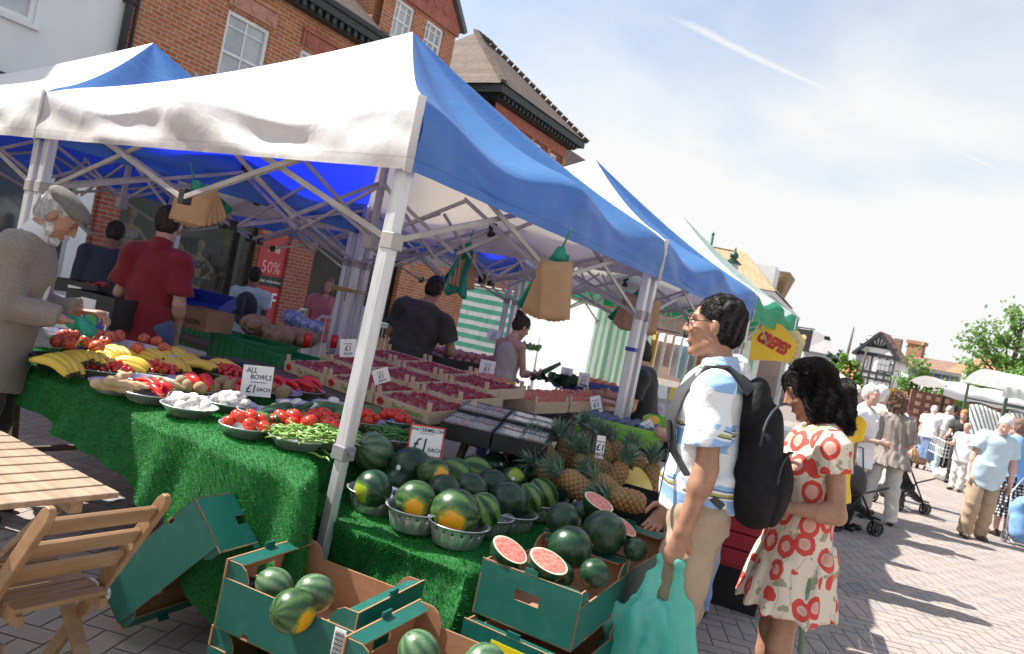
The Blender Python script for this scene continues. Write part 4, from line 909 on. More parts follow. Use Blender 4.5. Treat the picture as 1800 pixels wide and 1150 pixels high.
g.lathe([(math.sin(t), -math.cos(t)) for t in [i*math.pi/2/12 for i in range(13)]], n); HALF = g.mesh('melon_half', MM['dark'], True)
g = MB(); g.lathe([(0, .012), (.5, .012), (.95, .008), (1.0, -.004)], n); FACEM = g.mesh('cut_face', FLESH, True)
for px, py, d, r, nrm, lb in ((897, 966, 2.66, 38, (.34, .85), 'pink watermelon half leaning at the front left of its carton'), (965, 986, 2.60, 40, (.26, .92), 'pink watermelon half lying at the front of its carton'), (1053, 882, 3.2, 31, (.28, .9), 'pink watermelon half with a sticker beside the pineapples'), (1097, 925, 3.05, 28, (.34, .8), 'pink watermelon half at the far end of the rear carton')):
    h = bpy.data.objects.new('watermelon_half', HALF); COL.objects.link(h); h.location = at_d(px, py, d); s = r*d/F; h.scale = (s, s*.92, s*.9)
    nv = (V((0, 0, 1))*nrm[1]+_r0*nrm[0]-_f0*(.20)).normalized(); h.rotation_euler = nv.to_track_quat('Z', 'Y').to_euler(); tag(h, lb, 'watermelon half', 'cut watermelon halves')
    f = bpy.data.objects.new('cut_face', FACEM); COL.objects.link(f); setpar(f, h)
# ---- bowls
def melonbowl():
    r = .128; prof = [(r*.70, .0), (r*.74, .004), (r*.86, .058), (r*.885, .070), (r*.92, .086), (r*1.0, .092), (r*1.03, .089)]
    g = MB(); N_ = 72; g.lathe(prof, N_, skip=lambda i, j: i == 2 and j % 4 == 0); g.lathe([(0, .003), (r*.68, .0)], N_)
    return g.mesh('metal_bowl', STEEL, True)
MB0 = melonbowl()
for px, py, z, lb, s in ((800, 955, .606, 'pierced metal bowl under the big orange patched watermelon', 1.0), (725, 928, .606, 'metal bowl under the second orange patched watermelon', 1.0), (655, 896, .606, 'leftmost pierced metal bowl on the grass cloth', 1.0), (893, 930, .606, 'pierced metal bowl under the big dark watermelon', .95), (853, 935, .61, 'metal bowl behind the front bowl', .9), (935, 908, .61, 'metal bowl third from the right', .9), (956, 898, .612, 'metal bowl under the bright striped watermelon', .9), (986, 885, .612, 'rightmost metal bowl of the watermelon display', .95)):
    o = bpy.data.objects.new('metal_bowl', MB0); COL.objects.link(o); o.location = at_z(px, py, z); o.scale = (s,)*3; o.rotation_euler = (0, 0, random.uniform(0, .3)); md = o.modifiers.new('s', 'SOLIDIFY'); md.thickness = .0018; tag(o, lb, 'bowl', 'pierced metal bowls of watermelons')
def bowl(px, py, label, r=.125, z=.806, kind='steel', h=.052):
    g = MB(); g.lathe([(0, .002), (r*.66, .0), (r*.72, .004), (r*.97, h-.004), (r*1.04, h), (r*1.045, h-.003), (r*.99, h-.009), (r*.70, .007), (0, .006)], 36); p = at_z(px, py, z)
    o = g.build('shallow_bowl', STEEL if kind == 'steel' else BLACKP, None, smooth=True, loc=p); tag(o, label, 'bowl', 'bowls of vegetables on the front table'); return p
def put(me, name, loc, rot, s, label, cat, group):
    o = bpy.data.objects.new(name, me); COL.objects.link(o); o.location = loc; o.rotation_euler = rot; o.scale = (s,)*3 if not hasattr(s, '__len__') else s
    return tag(o, label, cat, group)
U = random.uniform
def heap(me, name, c, r, n, sz, z0, label, cat, group, rise=.5, rotf=None, sv=.12):
    """individual pieces on a dome of radius r at c"""
    k = 0; out = []
    for i in range(n):
        a = i*2.39996; q = math.sqrt((i+.5)/n)*r
        z = z0+(1-(q/r)**2)*r*rise+U(-.004, .004)
        rot = rotf() if rotf else (U(0, 6), U(0, 6), U(0, 6))
        out.append(put(me, name, c+V((math.cos(a)*q+U(-.004, .004), math.sin(a)*q+U(-.004, .004), z)), rot, sz*U(1-sv, 1+sv), label, cat, group))
    return out
TOM = M('tomato_red', (.58, .022, .012), (.66, .06, .02), 5, .22, spec=.5, rnd=True); CHER = M('cherry_red', (.50, .012, .014), (.60, .05, .03), 6, .18, rnd=True); STEMG = M('stem_green', (.06, .16, .03), (.1, .22, .05), 6, .6)
g = MB(); g.ball((0, 0, 0), (1, 1, .82), 18)
g.v = [tuple(V(p)*(1+.03*math.cos(5*math.atan2(p[1], p[0]))*(1-abs(p[2]))) - V((0, 0, .12*math.exp(-(p[0]**2+p[1]**2)*9)*(1 if p[2] > 0 else -.4)))) for p in g.v]
for k in range(5): a = k*1.2566; g.add([(0, 0, .74), (math.cos(a-.25)*.22, math.sin(a-.25)*.22, .80), (math.cos(a)*.5, math.sin(a)*.5, .86), (math.cos(a+.25)*.22, math.sin(a+.25)*.22, .80)], [(0, 1, 2, 3)], 1)
g.tube([(0, 0, .72), (.04, .02, 1.0)], .05, 6, m=1); TOMM = g.mesh('tomato', [TOM, STEMG], True)
g = MB(); g.ball((0, 0, 0), (1, 1, 1.05), 12); CHM = g.mesh('cherry_tomato', CHER, True)
def upr(): return (U(-.6, .6), U(-.6, .6), U(0, 6))
for px, py, lb in ((181, 662, 'left bowl, before the sunlit bananas'), (268, 664, 'middle bowl, before the bananas'), (393, 668, 'right bowl, behind the bowls price card')):
    p = bowl(px, py, 'shallow steel bowl of cherry tomatoes, '+lb, .16); heap(CHM, 'cherry_tomato', p, .135, 46, .0165, .052, 'small red cherry tomato in the '+lb, 'cherry tomato', 'cherry tomatoes in the '+lb, .30)
for px, py, lb, n in ((430, 766, 'front tomato bowl left of the beans', 9), (505, 762, 'tomato bowl behind the front bean bowl', 9), (562, 757, 'tomato bowl right of the middle', 8), (637, 754, 'tomato bowl behind the tent leg', 7), (690, 752, 'rear tomato bowl left of the watermelon card', 10)):
    p = bowl(px, py, 'shallow steel bowl of tomatoes, the '+lb, .115); heap(TOMM, 'tomato', p, .085, n, .031, .052, 'red tomato in the '+lb, 'tomato', 'tomatoes in the '+lb, .5, upr)
for px, py in ((575, 745), (543, 742), (620, 745), (592, 750)): put(TOMM, 'tomato', at_z(px, py, .89), upr(), .042, 'large ripe tomato on the pile behind the beans', 'tomato', 'large tomatoes on the pile behind the beans')
BEAN = M('bean_green', (.16, .30, .05), (.26, .42, .10), 9, .4, rnd=True); BEAND = M('bean_dark', (.04, .14, .02), (.08, .22, .04), 9, .4, rnd=True)
def beanm(mt):
    g = MB(); g.tube([(-.06+.12*i/8, .018*math.sin(i/8*3.1), .004*math.sin(i*1.3)) for i in range(9)], [.002, .0042, .0048, .0045, .005, .0046, .0048, .0035, .001], 6); return g.mesh('green_bean', mt, True)
BM = [beanm(BEAN), beanm(BEAND)]
for px, py, lb, k, n in ((520, 786, 'front bean bowl', 0, 85), (580, 785, 'second bean bowl beside the tent leg', 0, 70), (690, 784, 'rear bean bowl left of the watermelon card', 1, 75)):
    p = bowl(px, py, 'shallow steel bowl heaped with green beans, '+lb, .125); heap(BM[k], 'green_bean', p, .115, n, 1, .05, 'thin green bean in the '+lb, 'green bean', 'green beans in the '+lb, .30, lambda: (U(-.35, .35), U(-.3, .3), U(0, 6)), .2)
for px, py in ((560, 803), (572, 798), (585, 797)): put(BM[0], 'green_bean', at_z(px, py, .808), (0, 0, U(-.6, .2)), 1.1, 'loose green bean dropped on the grass cloth', 'green bean', 'beans dropped on the cloth')
CHIL = M('pepper_red', (.55, .010, .012), (.62, .03, .02), 4, .2, rnd=True)
def pepper(L, r, bend):
    g = MB(); n = 10; g.tube([(L*(i/n-.5), bend*math.sin(i/n*math.pi), .012*math.sin(i/n*4)) for i in range(n+1)], [r*q for q in (.55, .95, 1, .98, .95, .9, .82, .7, .5, .3, .08)], 10); g.tube([(-L*.5+.004, 0, 0), (-L*.5-.022, .004, .006)], [r*.35, r*.22], 7, m=1); return g.mesh('red_pepper', [CHIL, STEMG], True)
PEP = [pepper(.17, .020, .02), pepper(.11, .034, .008), pepper(.20, .016, .035)]
for px, py, lb, ms, n in ((263, 706, 'bowl left of the white mushrooms', (0, 2), 8), (337, 697, 'bowl behind the white mushrooms', (1, 1), 7), (410, 700, 'bowl under the bowls price card', (0, 2), 8), (487, 701, 'bowl right of the bowls price card', (2, 0), 9), (530, 697, 'bowl before the green crates', (2, 0), 8)):
    p = bowl(px, py, 'shallow steel bowl of red peppers, the '+lb, .135)
    for i in range(n): put(PEP[ms[i % 2]], 'red_pepper', p+V((U(-.05, .05), U(-.06, .06), .05+i*.006)), (U(-.2, .2), U(-.15, .15), U(-.5, .5)+(3.1 if i % 3 == 0 else 0)), U(.85, 1.1), 'long red pepper in the '+lb, 'red pepper', 'red peppers in the '+lb)
MUSH = M('mushroom_white', (.80, .77, .72), (.72, .68, .62), 8, .6, rnd=True)
g = MB(); g.lathe([(0, .55), (.35, .52), (.7, .38), (.95, .1), (1, -.1), (.9, -.22), (.7, -.12), (.32, -.1), (.30, -.55), (.26, -.6), (0, -.6)], 18); MUM = g.mesh('mushroom', MUSH, True)
for px, py, lb, n in ((330, 730, 'front left mushroom bowl', 11), (402, 723, 'second mushroom bowl', 11)):
    p = bowl(px, py, 'shallow steel bowl of white mushrooms, the '+lb, .125); heap(MUM, 'mushroom', p, .09, n, .030, .055, 'white mushroom in the '+lb, 'mushroom', 'mushrooms in the '+lb, .4, upr)
for px, py in ((500, 709), (520, 707), (549, 714), (587, 704), (487, 716)): put(MUM, 'mushroom', at_z(px, py, .86), upr(), .036, 'large white mushroom among the courgettes', 'mushroom', 'mushrooms among the courgettes')
CUC = M('cucumber_green', (.015, .06, .018), (.04, .12, .03), 14, .35, rnd=True, bump=.2); COUR = M('courgette_green', (.02, .09, .02), (.10, .22, .05), 10, .35, rnd=True)
def cuc(L, r, mt):
    g = MB(); n = 8; g.tube([(L*(i/n-.5), .012*math.sin(i/n*3), 0) for i in range(n+1)], [r*q for q in (.35, .8, .97, 1, 1, 1, .97, .8, .35)], 12); return g.mesh('courgette', mt, True)
CU = [cuc(.17, .024, CUC), cuc(.22, .020, COUR), cuc(.09, .032, COUR)]
p = bowl(462, 740, 'shallow steel bowl of avocados and courgettes beside the mushrooms', .13)
p2 = bowl(525, 726, 'shallow steel bowl of courgettes in the middle of the table', .13); p3 = bowl(588, 726, 'shallow steel bowl of cucumbers beside the tent leg', .13)
for px, py, k, rz in ((448, 736, 2, .3), (466, 738, 2, 1.4), (480, 728, 0, .9), (497, 735, 0, 1.5), (503, 722, 0, 1.2), (520, 722, 0, 1.1), (535, 718, 1, 1.4), (550, 728, 0, 1.0), (486, 718, 0, .2), (512, 734, 0, 1.7), (565, 728, 0, .7)):
    put(CU[k], 'courgette', at_z(px, py, .87), (U(-.2, .2), U(-.5, .2), YAW+rz), U(.9, 1.1), 'dark green courgette heaped beside the white mushrooms', 'courgette', 'courgettes heaped beside the mushrooms')
for px, py, rz in ((572, 713, .1), (590, 718, .3), (600, 726, .6), (580, 728, .5), (612, 718, .2), (640, 718, .4), (650, 728, .9)): put(CU[1], 'cucumber', at_z(px, py, .875), (0, U(-.2, .1), YAW+rz), 1, 'glossy cucumber in the bowl behind the tomatoes', 'cucumber', 'cucumbers behind the tomatoes')
POT = M('ginger_skin', (.42, .29, .15), (.52, .38, .22), 9, .75, bump=.35, rnd=True); POTB = M('potato_skin', (.28, .18, .09), (.36, .25, .13), 9, .8, bump=.3, rnd=True)
sdf_g = sdf_mesh('ginger_root', [cap((-.09, 0, 0), (.0, .01, .005), .026, .022, .02), cap((0, .01, .005), (.10, -.01, 0), .022, .016, .02), cap((-.03, 0, 0), (-.045, .05, .01), .018, .014, .02), cap((.04, 0, 0), (.06, .045, .015), .017, .012, .02), ell((-.09, 0, .01), (.035, .028, .026), None, .02)], .006, POT, None, [(.002, (60, 40, 50), 1)])
GIN = sdf_g.data; bpy.data.objects.remove(sdf_g); CHILD.pop('ginger_root', None)
g = MB(); g.ball((0, 0, 0), (1.3, 1, .9), 14); g.v = [tuple(V(p)*(1+.08*math.sin(p[0]*4+p[1]*3)+.05*math.sin(p[2]*7+1))) for p in g.v]; POM = g.mesh('potato', POTB, True)
p = bowl(205, 690, 'shallow steel bowl of ginger root at the left of the front row', .13); p2 = bowl(262, 682, 'shallow steel bowl of ginger root behind the red peppers', .13)
for px, py, z, rz in ((198, 682, .86, .4), (216, 677, .88, 1.0), (238, 677, .88, .1), (262, 673, .88, .2), (285, 679, .87, .3), (213, 665, .90, 1.6), (300, 676, .88, .5)): put(GIN, 'ginger_root', at_z(px, py, z), (U(-.3, .3), U(-.3, .3), YAW+rz), U(.6, .8), 'knobbly piece of ginger root in the bowls before the cherry tomatoes', 'ginger root', 'ginger roots')
bowl(335, 684, 'shallow steel bowl of brown potatoes behind the peppers', .13); bowl(462, 684, 'shallow steel bowl of brown potatoes behind the bowls price card', .13)
for px, py in ((318, 674), (330, 680), (345, 676), (360, 672), (375, 680), (390, 673), (402, 680), (412, 676), (352, 684), (485, 684), (497, 690), (476, 680), (505, 688)): put(POM, 'potato', at_z(px, py, .875), (U(0, 6), U(0, 6), U(0, 6)), .036*U(.85, 1.15), 'brown potato behind the red peppers', 'potato', 'potatoes behind the red peppers')
# ---- bananas: each bunch is a thing, each fruit its part
BAN = M('banana_yellow', (.62, .40, .035), (.70, .50, .07), 7, .45, rnd=True); BANT = M('banana_tip', (.06, .045, .02), None, 5, .8); BANG = M('banana_green_stem', (.36, .34, .05), None, 5, .6)
def banana(bend):
    g = MB(); n = 12; P = []; rr = []
    for i in range(n+1):
        t = i/n; a = (t-.5)*bend; P.append((.105/bend*math.sin(a)*1.8, 0, .105/bend*(1-math.cos(a))*1.8)); rr.append(.0185*min(1, .42+2.4*t, .3+3.2*(1-t))**.8 if t < .97 else .006)
    g.tube(P, rr, 7); 
    L = len(g.f)
    for i in range(L):
        z = i//7
        if z >= n-1: g.m[i] = 1
        elif z == 0: g.m[i] = 2
    return g.mesh('banana', [BAN, BANT, BANG], True)
BN = [banana(1.2), banana(1.5)]
def bunch(px, py, z, n, rot, label, s=1):
    r = empty('banana_bunch', at_z(px, py, z), 0, label, 'bananas', 'bunches of bananas'); r.rotation_euler = rot; r.scale = (s,)*3
    for i in range(n):
        o = bpy.data.objects.new('banana', BN[i % 2]); COL.objects.link(o); setpar(o, r); a = (i-(n-1)/2)
        o.location = (0+.006*abs(a), a*.030, -.004*a*a); o.rotation_euler = (a*.16+math.pi, 0, -a*.13)
    return r
for k, (px, py, z, n, rz, lb) in enumerate(((110, 632, .90, 4, -.3, 'brownish bunch of bananas at the left end, in the shade of the old man'), (143, 622, .92, 5, -.5, 'sunlit bunch of bananas second from the left'), (172, 626, .91, 4, -.7, 'sunlit bunch of bananas third from the left'), (205, 614, .93, 5, -.5, 'bunch of bananas fourth from the left, below the apples'), (234, 634, .90, 5, .0, 'bunch of bananas before the middle of the row'), (262, 620, .93, 5, -.3, 'bunch of bananas in the middle, under two apples'), (275, 638, .89, 4, -.3, 'low bunch of bananas in the middle front'), (303, 636, .90, 5, -.6, 'bunch of bananas right of the middle'), (314, 619, .93, 5, -.6, 'upper bunch of bananas right of the middle'), (334, 629, .91, 4, -.6, 'bunch of bananas fourth from the right end'), (352, 638, .90, 4, -.1, 'bunch of bananas second from the right end'), (393, 638, .90, 5, -.2, 'rightmost bunch of bananas above the cherry tomatoes'))):
    bunch(px, py, z, n, (U(-.15, .15), U(-.1, .25), YAW+rz), lb, 1.28)
for px, py, lb in ((108, 650, 'black bowl under the leftmost bananas'), (175, 640, 'black bowl under the sunlit bananas'), (250, 645, 'black bowl under the middle bananas'), (318, 645, 'black bowl under the upper right bananas'), (385, 652, 'black bowl under the rightmost bananas')): bowl(px, py, lb, .15, .812, 'black', .07)
APP = M('apple_red', (.50, .03, .03), (.66, .42, .12), 3.5, .3, rnd=True, lo=.45, hi=.75)
g = MB(); g.lathe([(0, .62), (.12, .70), (.35, .86), (.7, .78), (.97, .3), (.98, -.15), (.78, -.65), (.45, -.88), (.15, -.82), (0, -.72)], 18); g.tube([(0, 0, .6), (.06, 0, 1.05)], .04, 6, m=1); APM = g.mesh('apple', [APP, BANT], True)
AZ = {}
for px, py in ((101, 600), (121, 604), (128, 589), (152, 600), (173, 589), (194, 593), (209, 591), (254, 597), (275, 601), (241, 614), (289, 613), (170, 611), (112, 590), (185, 602)): put(APM, 'apple', at_z(px, py, .94), upr(), .040, 'red and yellow apple behind the bananas', 'apple', 'apples behind the bananas')
ap = at_z(200, 606, .90); g = MB(); g.lathe([(0, 0), (.40, 0), (.43, .05), (.44, .05), (.41, -.006), (0, -.006)], 40, sy=.45); o = g.build('oval_tray', STEEL, None, smooth=True, loc=ap-V((0, 0, .03)), rz=YAW); tag(o, 'long oval steel tray under the apples behind the bananas', 'tray')
# ---- pineapples
def pinemat():
    m, nt, b = _nt('pineapple_skin'); N = NT(nt); at = N.n('ShaderNodeAttribute', attribute_name='eye'); v = N.coord('Object', True)
    c = N.ramp(at.outputs['Fac'], [(0, (.12, .05, .015)), (.3, (.32, .155, .05)), (.7, (.38, .22, .08)), (1, (.18, .13, .06))]); c = N.mix(N.ramp(N.noise(v, 12, 3), [(.4, 0), (.7, .5)]), c, (.20, .20, .07)); N.l(c, b.inputs['Base Color']); b.inputs['Roughness'].default_value = .6; return m
PLEAF = M('pineapple_leaf', (.08, .17, .11), (.24, .34, .25), 9, .5, rnd=True)
def pineapple(seed):
    rs = random.Random(seed); nu, nv = 64, 44; vs = []; ey = []
    for j in range(nv+1):
        t = j/nv; z = -.095+.19*t; r = .056*(max(0, 1-(abs(t-.47)/.56)**3.2))**.5
        for i in range(nu):
            a = 2*math.pi*i/nu; p, q = a*8/2, t*15; e = abs(math.sin(p/1+q*math.pi/2.6))*abs(math.sin(p-q*math.pi/2.6)); k = e**.6
            rr = r*(1+.11*k)+(.004*max(0, e-.85)/.15); vs.append((rr*math.cos(a), rr*math.sin(a), z)); ey.append(e)
    fs = [(j*nu+i, j*nu+(i+1) % nu, (j+1)*nu+(i+1) % nu, (j+1)*nu+i) for j in range(nv) for i in range(nu)]
    o = np_mesh('pineapple', np.array(vs), np.array(fs), PINE); at = o.data.attributes.new('eye', 'FLOAT', 'POINT'); at.data.foreach_set('value', np.array(ey, np.float32))
    g = MB()
    for k in range(46):
        a = k*2.4; ring = k/46; L = .17-.07*ring+rs.uniform(-.02, .02); tilt = .95*(1-ring)+.12; w = .011*(1-.3*ring); base = V((math.cos(a)*.018*(1-ring), math.sin(a)*.018*(1-ring), .088+.035*ring)); d0 = V((math.cos(a), math.sin(a), 0)); side = V((-math.sin(a), math.cos(a), 0)); pts = []
        for i in range(6):
            s = i/5; ang = tilt*(.55+.75*s); P = base+d0*L*s*math.sin(ang)*1.0+V((0, 0, 1))*L*s*math.cos(ang); ww = w*(1-s**2.2)+.0006; pts += [P-side*ww+d0*.004*(1-s), P-d0*.001, P+side*ww+d0*.004*(1-s)]
        g.add(pts, [(3*i+c, 3*i+c+1, 3*i+4+c, 3*i+3+c) for i in range(5) for c in (0, 1)])
    g.build('crown', PLEAF, o, smooth=True, fix=False); return o
PINE = pinemat(); PI = [pineapple(1), pineapple(2)]
for n_, (px, py, z, dx, dy, tow, lb) in enumerate(((960, 797, .79, -34, -52, .1, 'leftmost upright pineapple against the dark trays'), (998, 797, .80, -18, -48, .1, 'upright pineapple second from the left'), (1031, 780, .83, -3, -45, 0, 'pineapple at the top of the heap below the plums'), (1053, 822, .79, -20, -36, .25, 'pineapple in the middle of the heap'), (1024, 826, .76, -5, -30, .5, 'pineapple wedged left of the middle with its crown away'), (1012, 852, .75, -40, -30, .2, 'low pineapple right of the rightmost melon bowl'), (967, 834, .74, -32, -28, -.1, 'low pineapple left behind the striped melons'), (1101, 879, .745, -55, -14, .0, 'pineapple lying on its side beside the melon half'), (1085, 800, .82, -18, -40, 0, 'pineapple behind the narrow price card'), (1083, 838, .78, 22, -34, .2, 'pineapple leaning right behind the cut halves'), (1120, 818, .78, -8, -40, .1, 'pineapple beside the second tent leg'), (1145, 842, .76, 5, -40, .1, 'rightmost pineapple next to the striped shirt'), (1060, 790, .84, -14, -40, .1, 'pineapple at the back right of the narrow card'), (1068, 860, .74, -30, -30, .3, 'pineapple low in front of the heap'))):
    o = PI[n_] if n_ < 2 else copy_tree(PI[n_ % 2]); ax_ = (RT*dx-UP*dy).normalized()+FW*tow; o.location = at_z(px, py, z+.05); o.rotation_euler = ax_.to_track_quat('Z', 'X').to_euler(); o.scale = (.95,)*3 if n_ % 3 else (.90,)*3; tag(o, lb, 'pineapple', 'pineapples heaped on the stall')
PF = M('pineapple_flesh', (.72, .50, .10), (.80, .62, .20), 9, .35, bump=.3)
for k, (px, py) in enumerate(((1110, 849), (1129, 846))):
    g = MB(); g.lathe([(.0, .004), (.03, .004), (.05, .002), (.056, -.004), (.05, -.04), (.03, -.055), (0, -.06)], 24, sx=1.0, sy=1.75); h = g.build('pineapple_half', [M('pine_rind', (.20, .12, .045), (.28, .17, .06), 30, .7, bump=.6)], None, smooth=True); h.location = at_z(px, py, .80)
    h.rotation_euler = (-FW*.75+V((0, 0, .7))+_r0*(.1+.2*k)).to_track_quat('Z', 'Y').to_euler(); h.rotation_euler.rotate_axis('Z', .35); tag(h, 'cut pineapple half showing yellow flesh, %s of the two' % ('left' if k == 0 else 'right'), 'pineapple half')
    g = MB(); g.lathe([(0, .0065), (.035, .0065), (.050, .0045)], 24, sy=1.75); g.build('flesh', PF, h, smooth=True)
def tray(label, loc, rz, L, W, H, mat, post=0, postmat=None, tilt=0, th=.008, name='fruit_tray', group='trays of fruit', text=None):
    r = empty(name, loc, rz, label, 'tray', group); r.rotation_euler = (tilt, 0, rz)
    g = MB(); g.bx(-L/2, L/2, -W/2, W/2, 0, .006); g.build('base', mat, r)
    for s in (-1, 1):
        g = MB(); g.bx(-L/2, L/2, s*W/2-th/2, s*W/2+th/2, .0065, H); g.build('side_board', mat, r)
        g = MB(); g.bx(s*(L/2-th/2)-th/2, s*(L/2-th/2)+th/2, -W/2+th/2+.001, W/2-th/2-.001, .0065, H); g.build('end_board', mat, r)
    if post:
        for sx in (-1, 1):
            for sy in (-1, 1): g = MB(); g.bx(sx*(L/2-.022)-.016, sx*(L/2-.022)+.016, sy*(W/2-.012)-.008, sy*(W/2-.012)+.006, .007, H+post); g.build('corner_post', postmat or mat, r, bevel=.002)
    return r
SPLY = M('pale_plywood', (.56, .42, .27), (.62, .49, .33), 4, .65, bump=.15, stretch=(1, 8, 8)); STRAW = M('strawberry_red', (.24, .012, .016), (.36, .03, .025), 9, .3, rnd=True, bump=.4, bsc=300); PUN = M('clear_punnet', (.75, .75, .75), None, 5, .12, alpha=.28, spec=.8)
tint_ = MB(); tint_.lathe([(0, -1.15), (.3, -.95), (.62, -.45), (.85, .15), (.8, .5), (.45, .72), (0, .7)], 10)
for k in range(5): a = k*1.2566; tint_.add([(0, 0, .74), (math.cos(a-.3)*.25, math.sin(a-.3)*.25, .78), (math.cos(a)*.6, math.sin(a)*.6, .74), (math.cos(a+.3)*.25, math.sin(a+.3)*.25, .78)], [(0, 1, 2, 3)], 1)
STM = tint_.mesh('strawberry', [STRAW, STEMG], True)
g = MB(); w_, l_, h_ = .062, .085, .055
g.add([(-l_*.85, -w_*.85, 0), (l_*.85, -w_*.85, 0), (l_*.85, w_*.85, 0), (-l_*.85, w_*.85, 0), (-l_, -w_, h_), (l_, -w_, h_), (l_, w_, h_), (-l_, w_, h_), (-l_-.006, -w_-.006, h_), (l_+.006, -w_-.006, h_), (l_+.006, w_+.006, h_), (-l_-.006, w_+.006, h_)], [(0, 1, 2, 3), (0, 1, 5, 4), (1, 2, 6, 5), (2, 3, 7, 6), (3, 0, 4, 7), (4, 5, 9, 8), (5, 6, 10, 9), (6, 7, 11, 10), (7, 4, 8, 11)])
PUM = g.mesh('punnet', PUN, False)
GRN = M('label_green', (.10, .32, .03), None, 5, .6); n_ = 0; stuffv = []; ordn = ('left', 'middle', 'right')
TS = at_z(500, 645, .88); TE = at_z(757, 740, .88); TY = TE-TS; TL = .60; tdir = V((TY.x, TY.y, 0)).normalized(); tperp = V((-tdir.y, tdir.x, 0)); trz = math.atan2(tdir.y, tdir.x); stp = TY.length/3
for row in range(3):
    for c in range(3):
        p = TS+tdir*(stp*(c+.5)-.17*row)+tperp*(.19+row*.40); p.z = .872+row*.055
        r = tray('pale wooden tray of strawberries, %s of the %s row' % (ordn[c], ('front', 'middle', 'back')[row]), p, trz, stp-.02, .385, .075, SPLY, .05, None, .10, name='strawberry_tray', group='trays of strawberries')
        if row == 0 or c == 2:
            for k in (0, 1) if row == 0 else (0,):
                pass
        if row == 0:
            text_mesh('lettering', 'The Greenery', .052, GRN, r, (.06, -.1985, .038), (R(90), 0, 0), .0006, sx=1.0)
            g = MB()
            for k in range(6): a = k*1.05; g.bar((-.2, -.1985, .04), (-.2+math.cos(a)*.036, -.1985, .04+math.sin(a)*.026), .018, .002, up=(0, 1, 0))
            g.build('berry_print', M('print_red', (.55, .03, .03), None, 5, .6), r)
        Mx = Matrix.LocRotScale(p, Euler((.10, 0, trz)), None)
        for a in range(4):
            for b in range(2):
                q = Mx @ V((-(stp-.02)/2+.09+a*((stp-.19)/3), -.085+b*.17, .012)); put(PUM, 'punnet', q, (.10, 0, trz+R(90)), (.95, 1.0, 1), 'clear plastic punnet of strawberries in a pale wooden tray', 'punnet', 'punnets of strawberries')
                for k in range(9):
                    s = Mx @ V((-(stp-.02)/2+.09+a*((stp-.19)/3)+(k % 3-1)*.036+U(-.006, .006), -.085+b*.17+(k//3-1)*.05+U(-.008, .008), .062+U(-.004, .008))); e = (U(0, 6), U(0, 6), U(0, 6))
                    if n_ < 290 and (row == 0 or (row == 1 and c > 0)): put(STM, 'strawberry', s, e, .021*U(.85, 1.2), 'ripe strawberry in the pale wooden trays', 'strawberry', 'strawberries in the wooden trays'); n_ += 1
                    else: stuffv.append((s, e, .021*U(.85, 1.2)))
g = MB(); mv = [V(v.co) for v in STM.vertices]; mf = [tuple(p.vertices) for p in STM.polygons]; mi = [p.material_index for p in STM.polygons]
for s, e, k in stuffv:
    mm = Matrix.LocRotScale(s, Euler(e), (k,)*3); n0 = len(g.v); g.v += [tuple(mm @ v) for v in mv]; g.f += [tuple(i+n0 for i in f) for f in mf]; g.m += mi
tag(g.build('strawberries', [STRAW, STEMG], None, smooth=True, fix=False), 'mass of strawberries in the rear wooden trays', 'strawberries', kind='stuff')
# black trays of punnets to the right
brz = R(24); bd_ = V((math.cos(brz), math.sin(brz), 0)); bp_ = V((-bd_.y, bd_.x, 0)); B0 = at_z(768, 764, .87)
for k in range(4):
    p = B0+bd_*(.145+.29*(k % 2))+bp_*(.20+.40*(k//2)); p.z = .862+.03*(k//2); trz = brz
    r = tray('black plastic tray of berry punnets, %s of the %s pair' % (('left', 'right')[k % 2], ('front', 'back')[k//2]), p, trz, .28, .385, .09, BLACKP, 0, None, .04, name='berry_tray', group='black trays of berry punnets')
    Mx = Matrix.LocRotScale(p, Euler((.04, 0, trz)), None)
    for a in range(2):
        for b in range(2):
            q = Mx @ V((-.068+a*.136, -.09+b*.18, .035)); pu_ = put(PUM, 'punnet', q, (.04, 0, trz+R(90)), (1, 1.0, 1), 'clear punnet of berries in a black tray', 'punnet', 'punnets in the black trays')
            g = MB(); g.bx(-.08, .08, -.058, .058, .056, .0575); g.build('lid', PUN, pu_)
            if (k+a+b) % 2 == 0:
                for i in range(6): put(STM, 'strawberry', Mx @ V((-.068+a*.136+(i % 2-.5)*.05, -.09+b*.18+(i//2-1)*.05, .072)), upr(), .02, 'berry under the lid of a black tray punnet', 'berry', 'berries in the black trays')
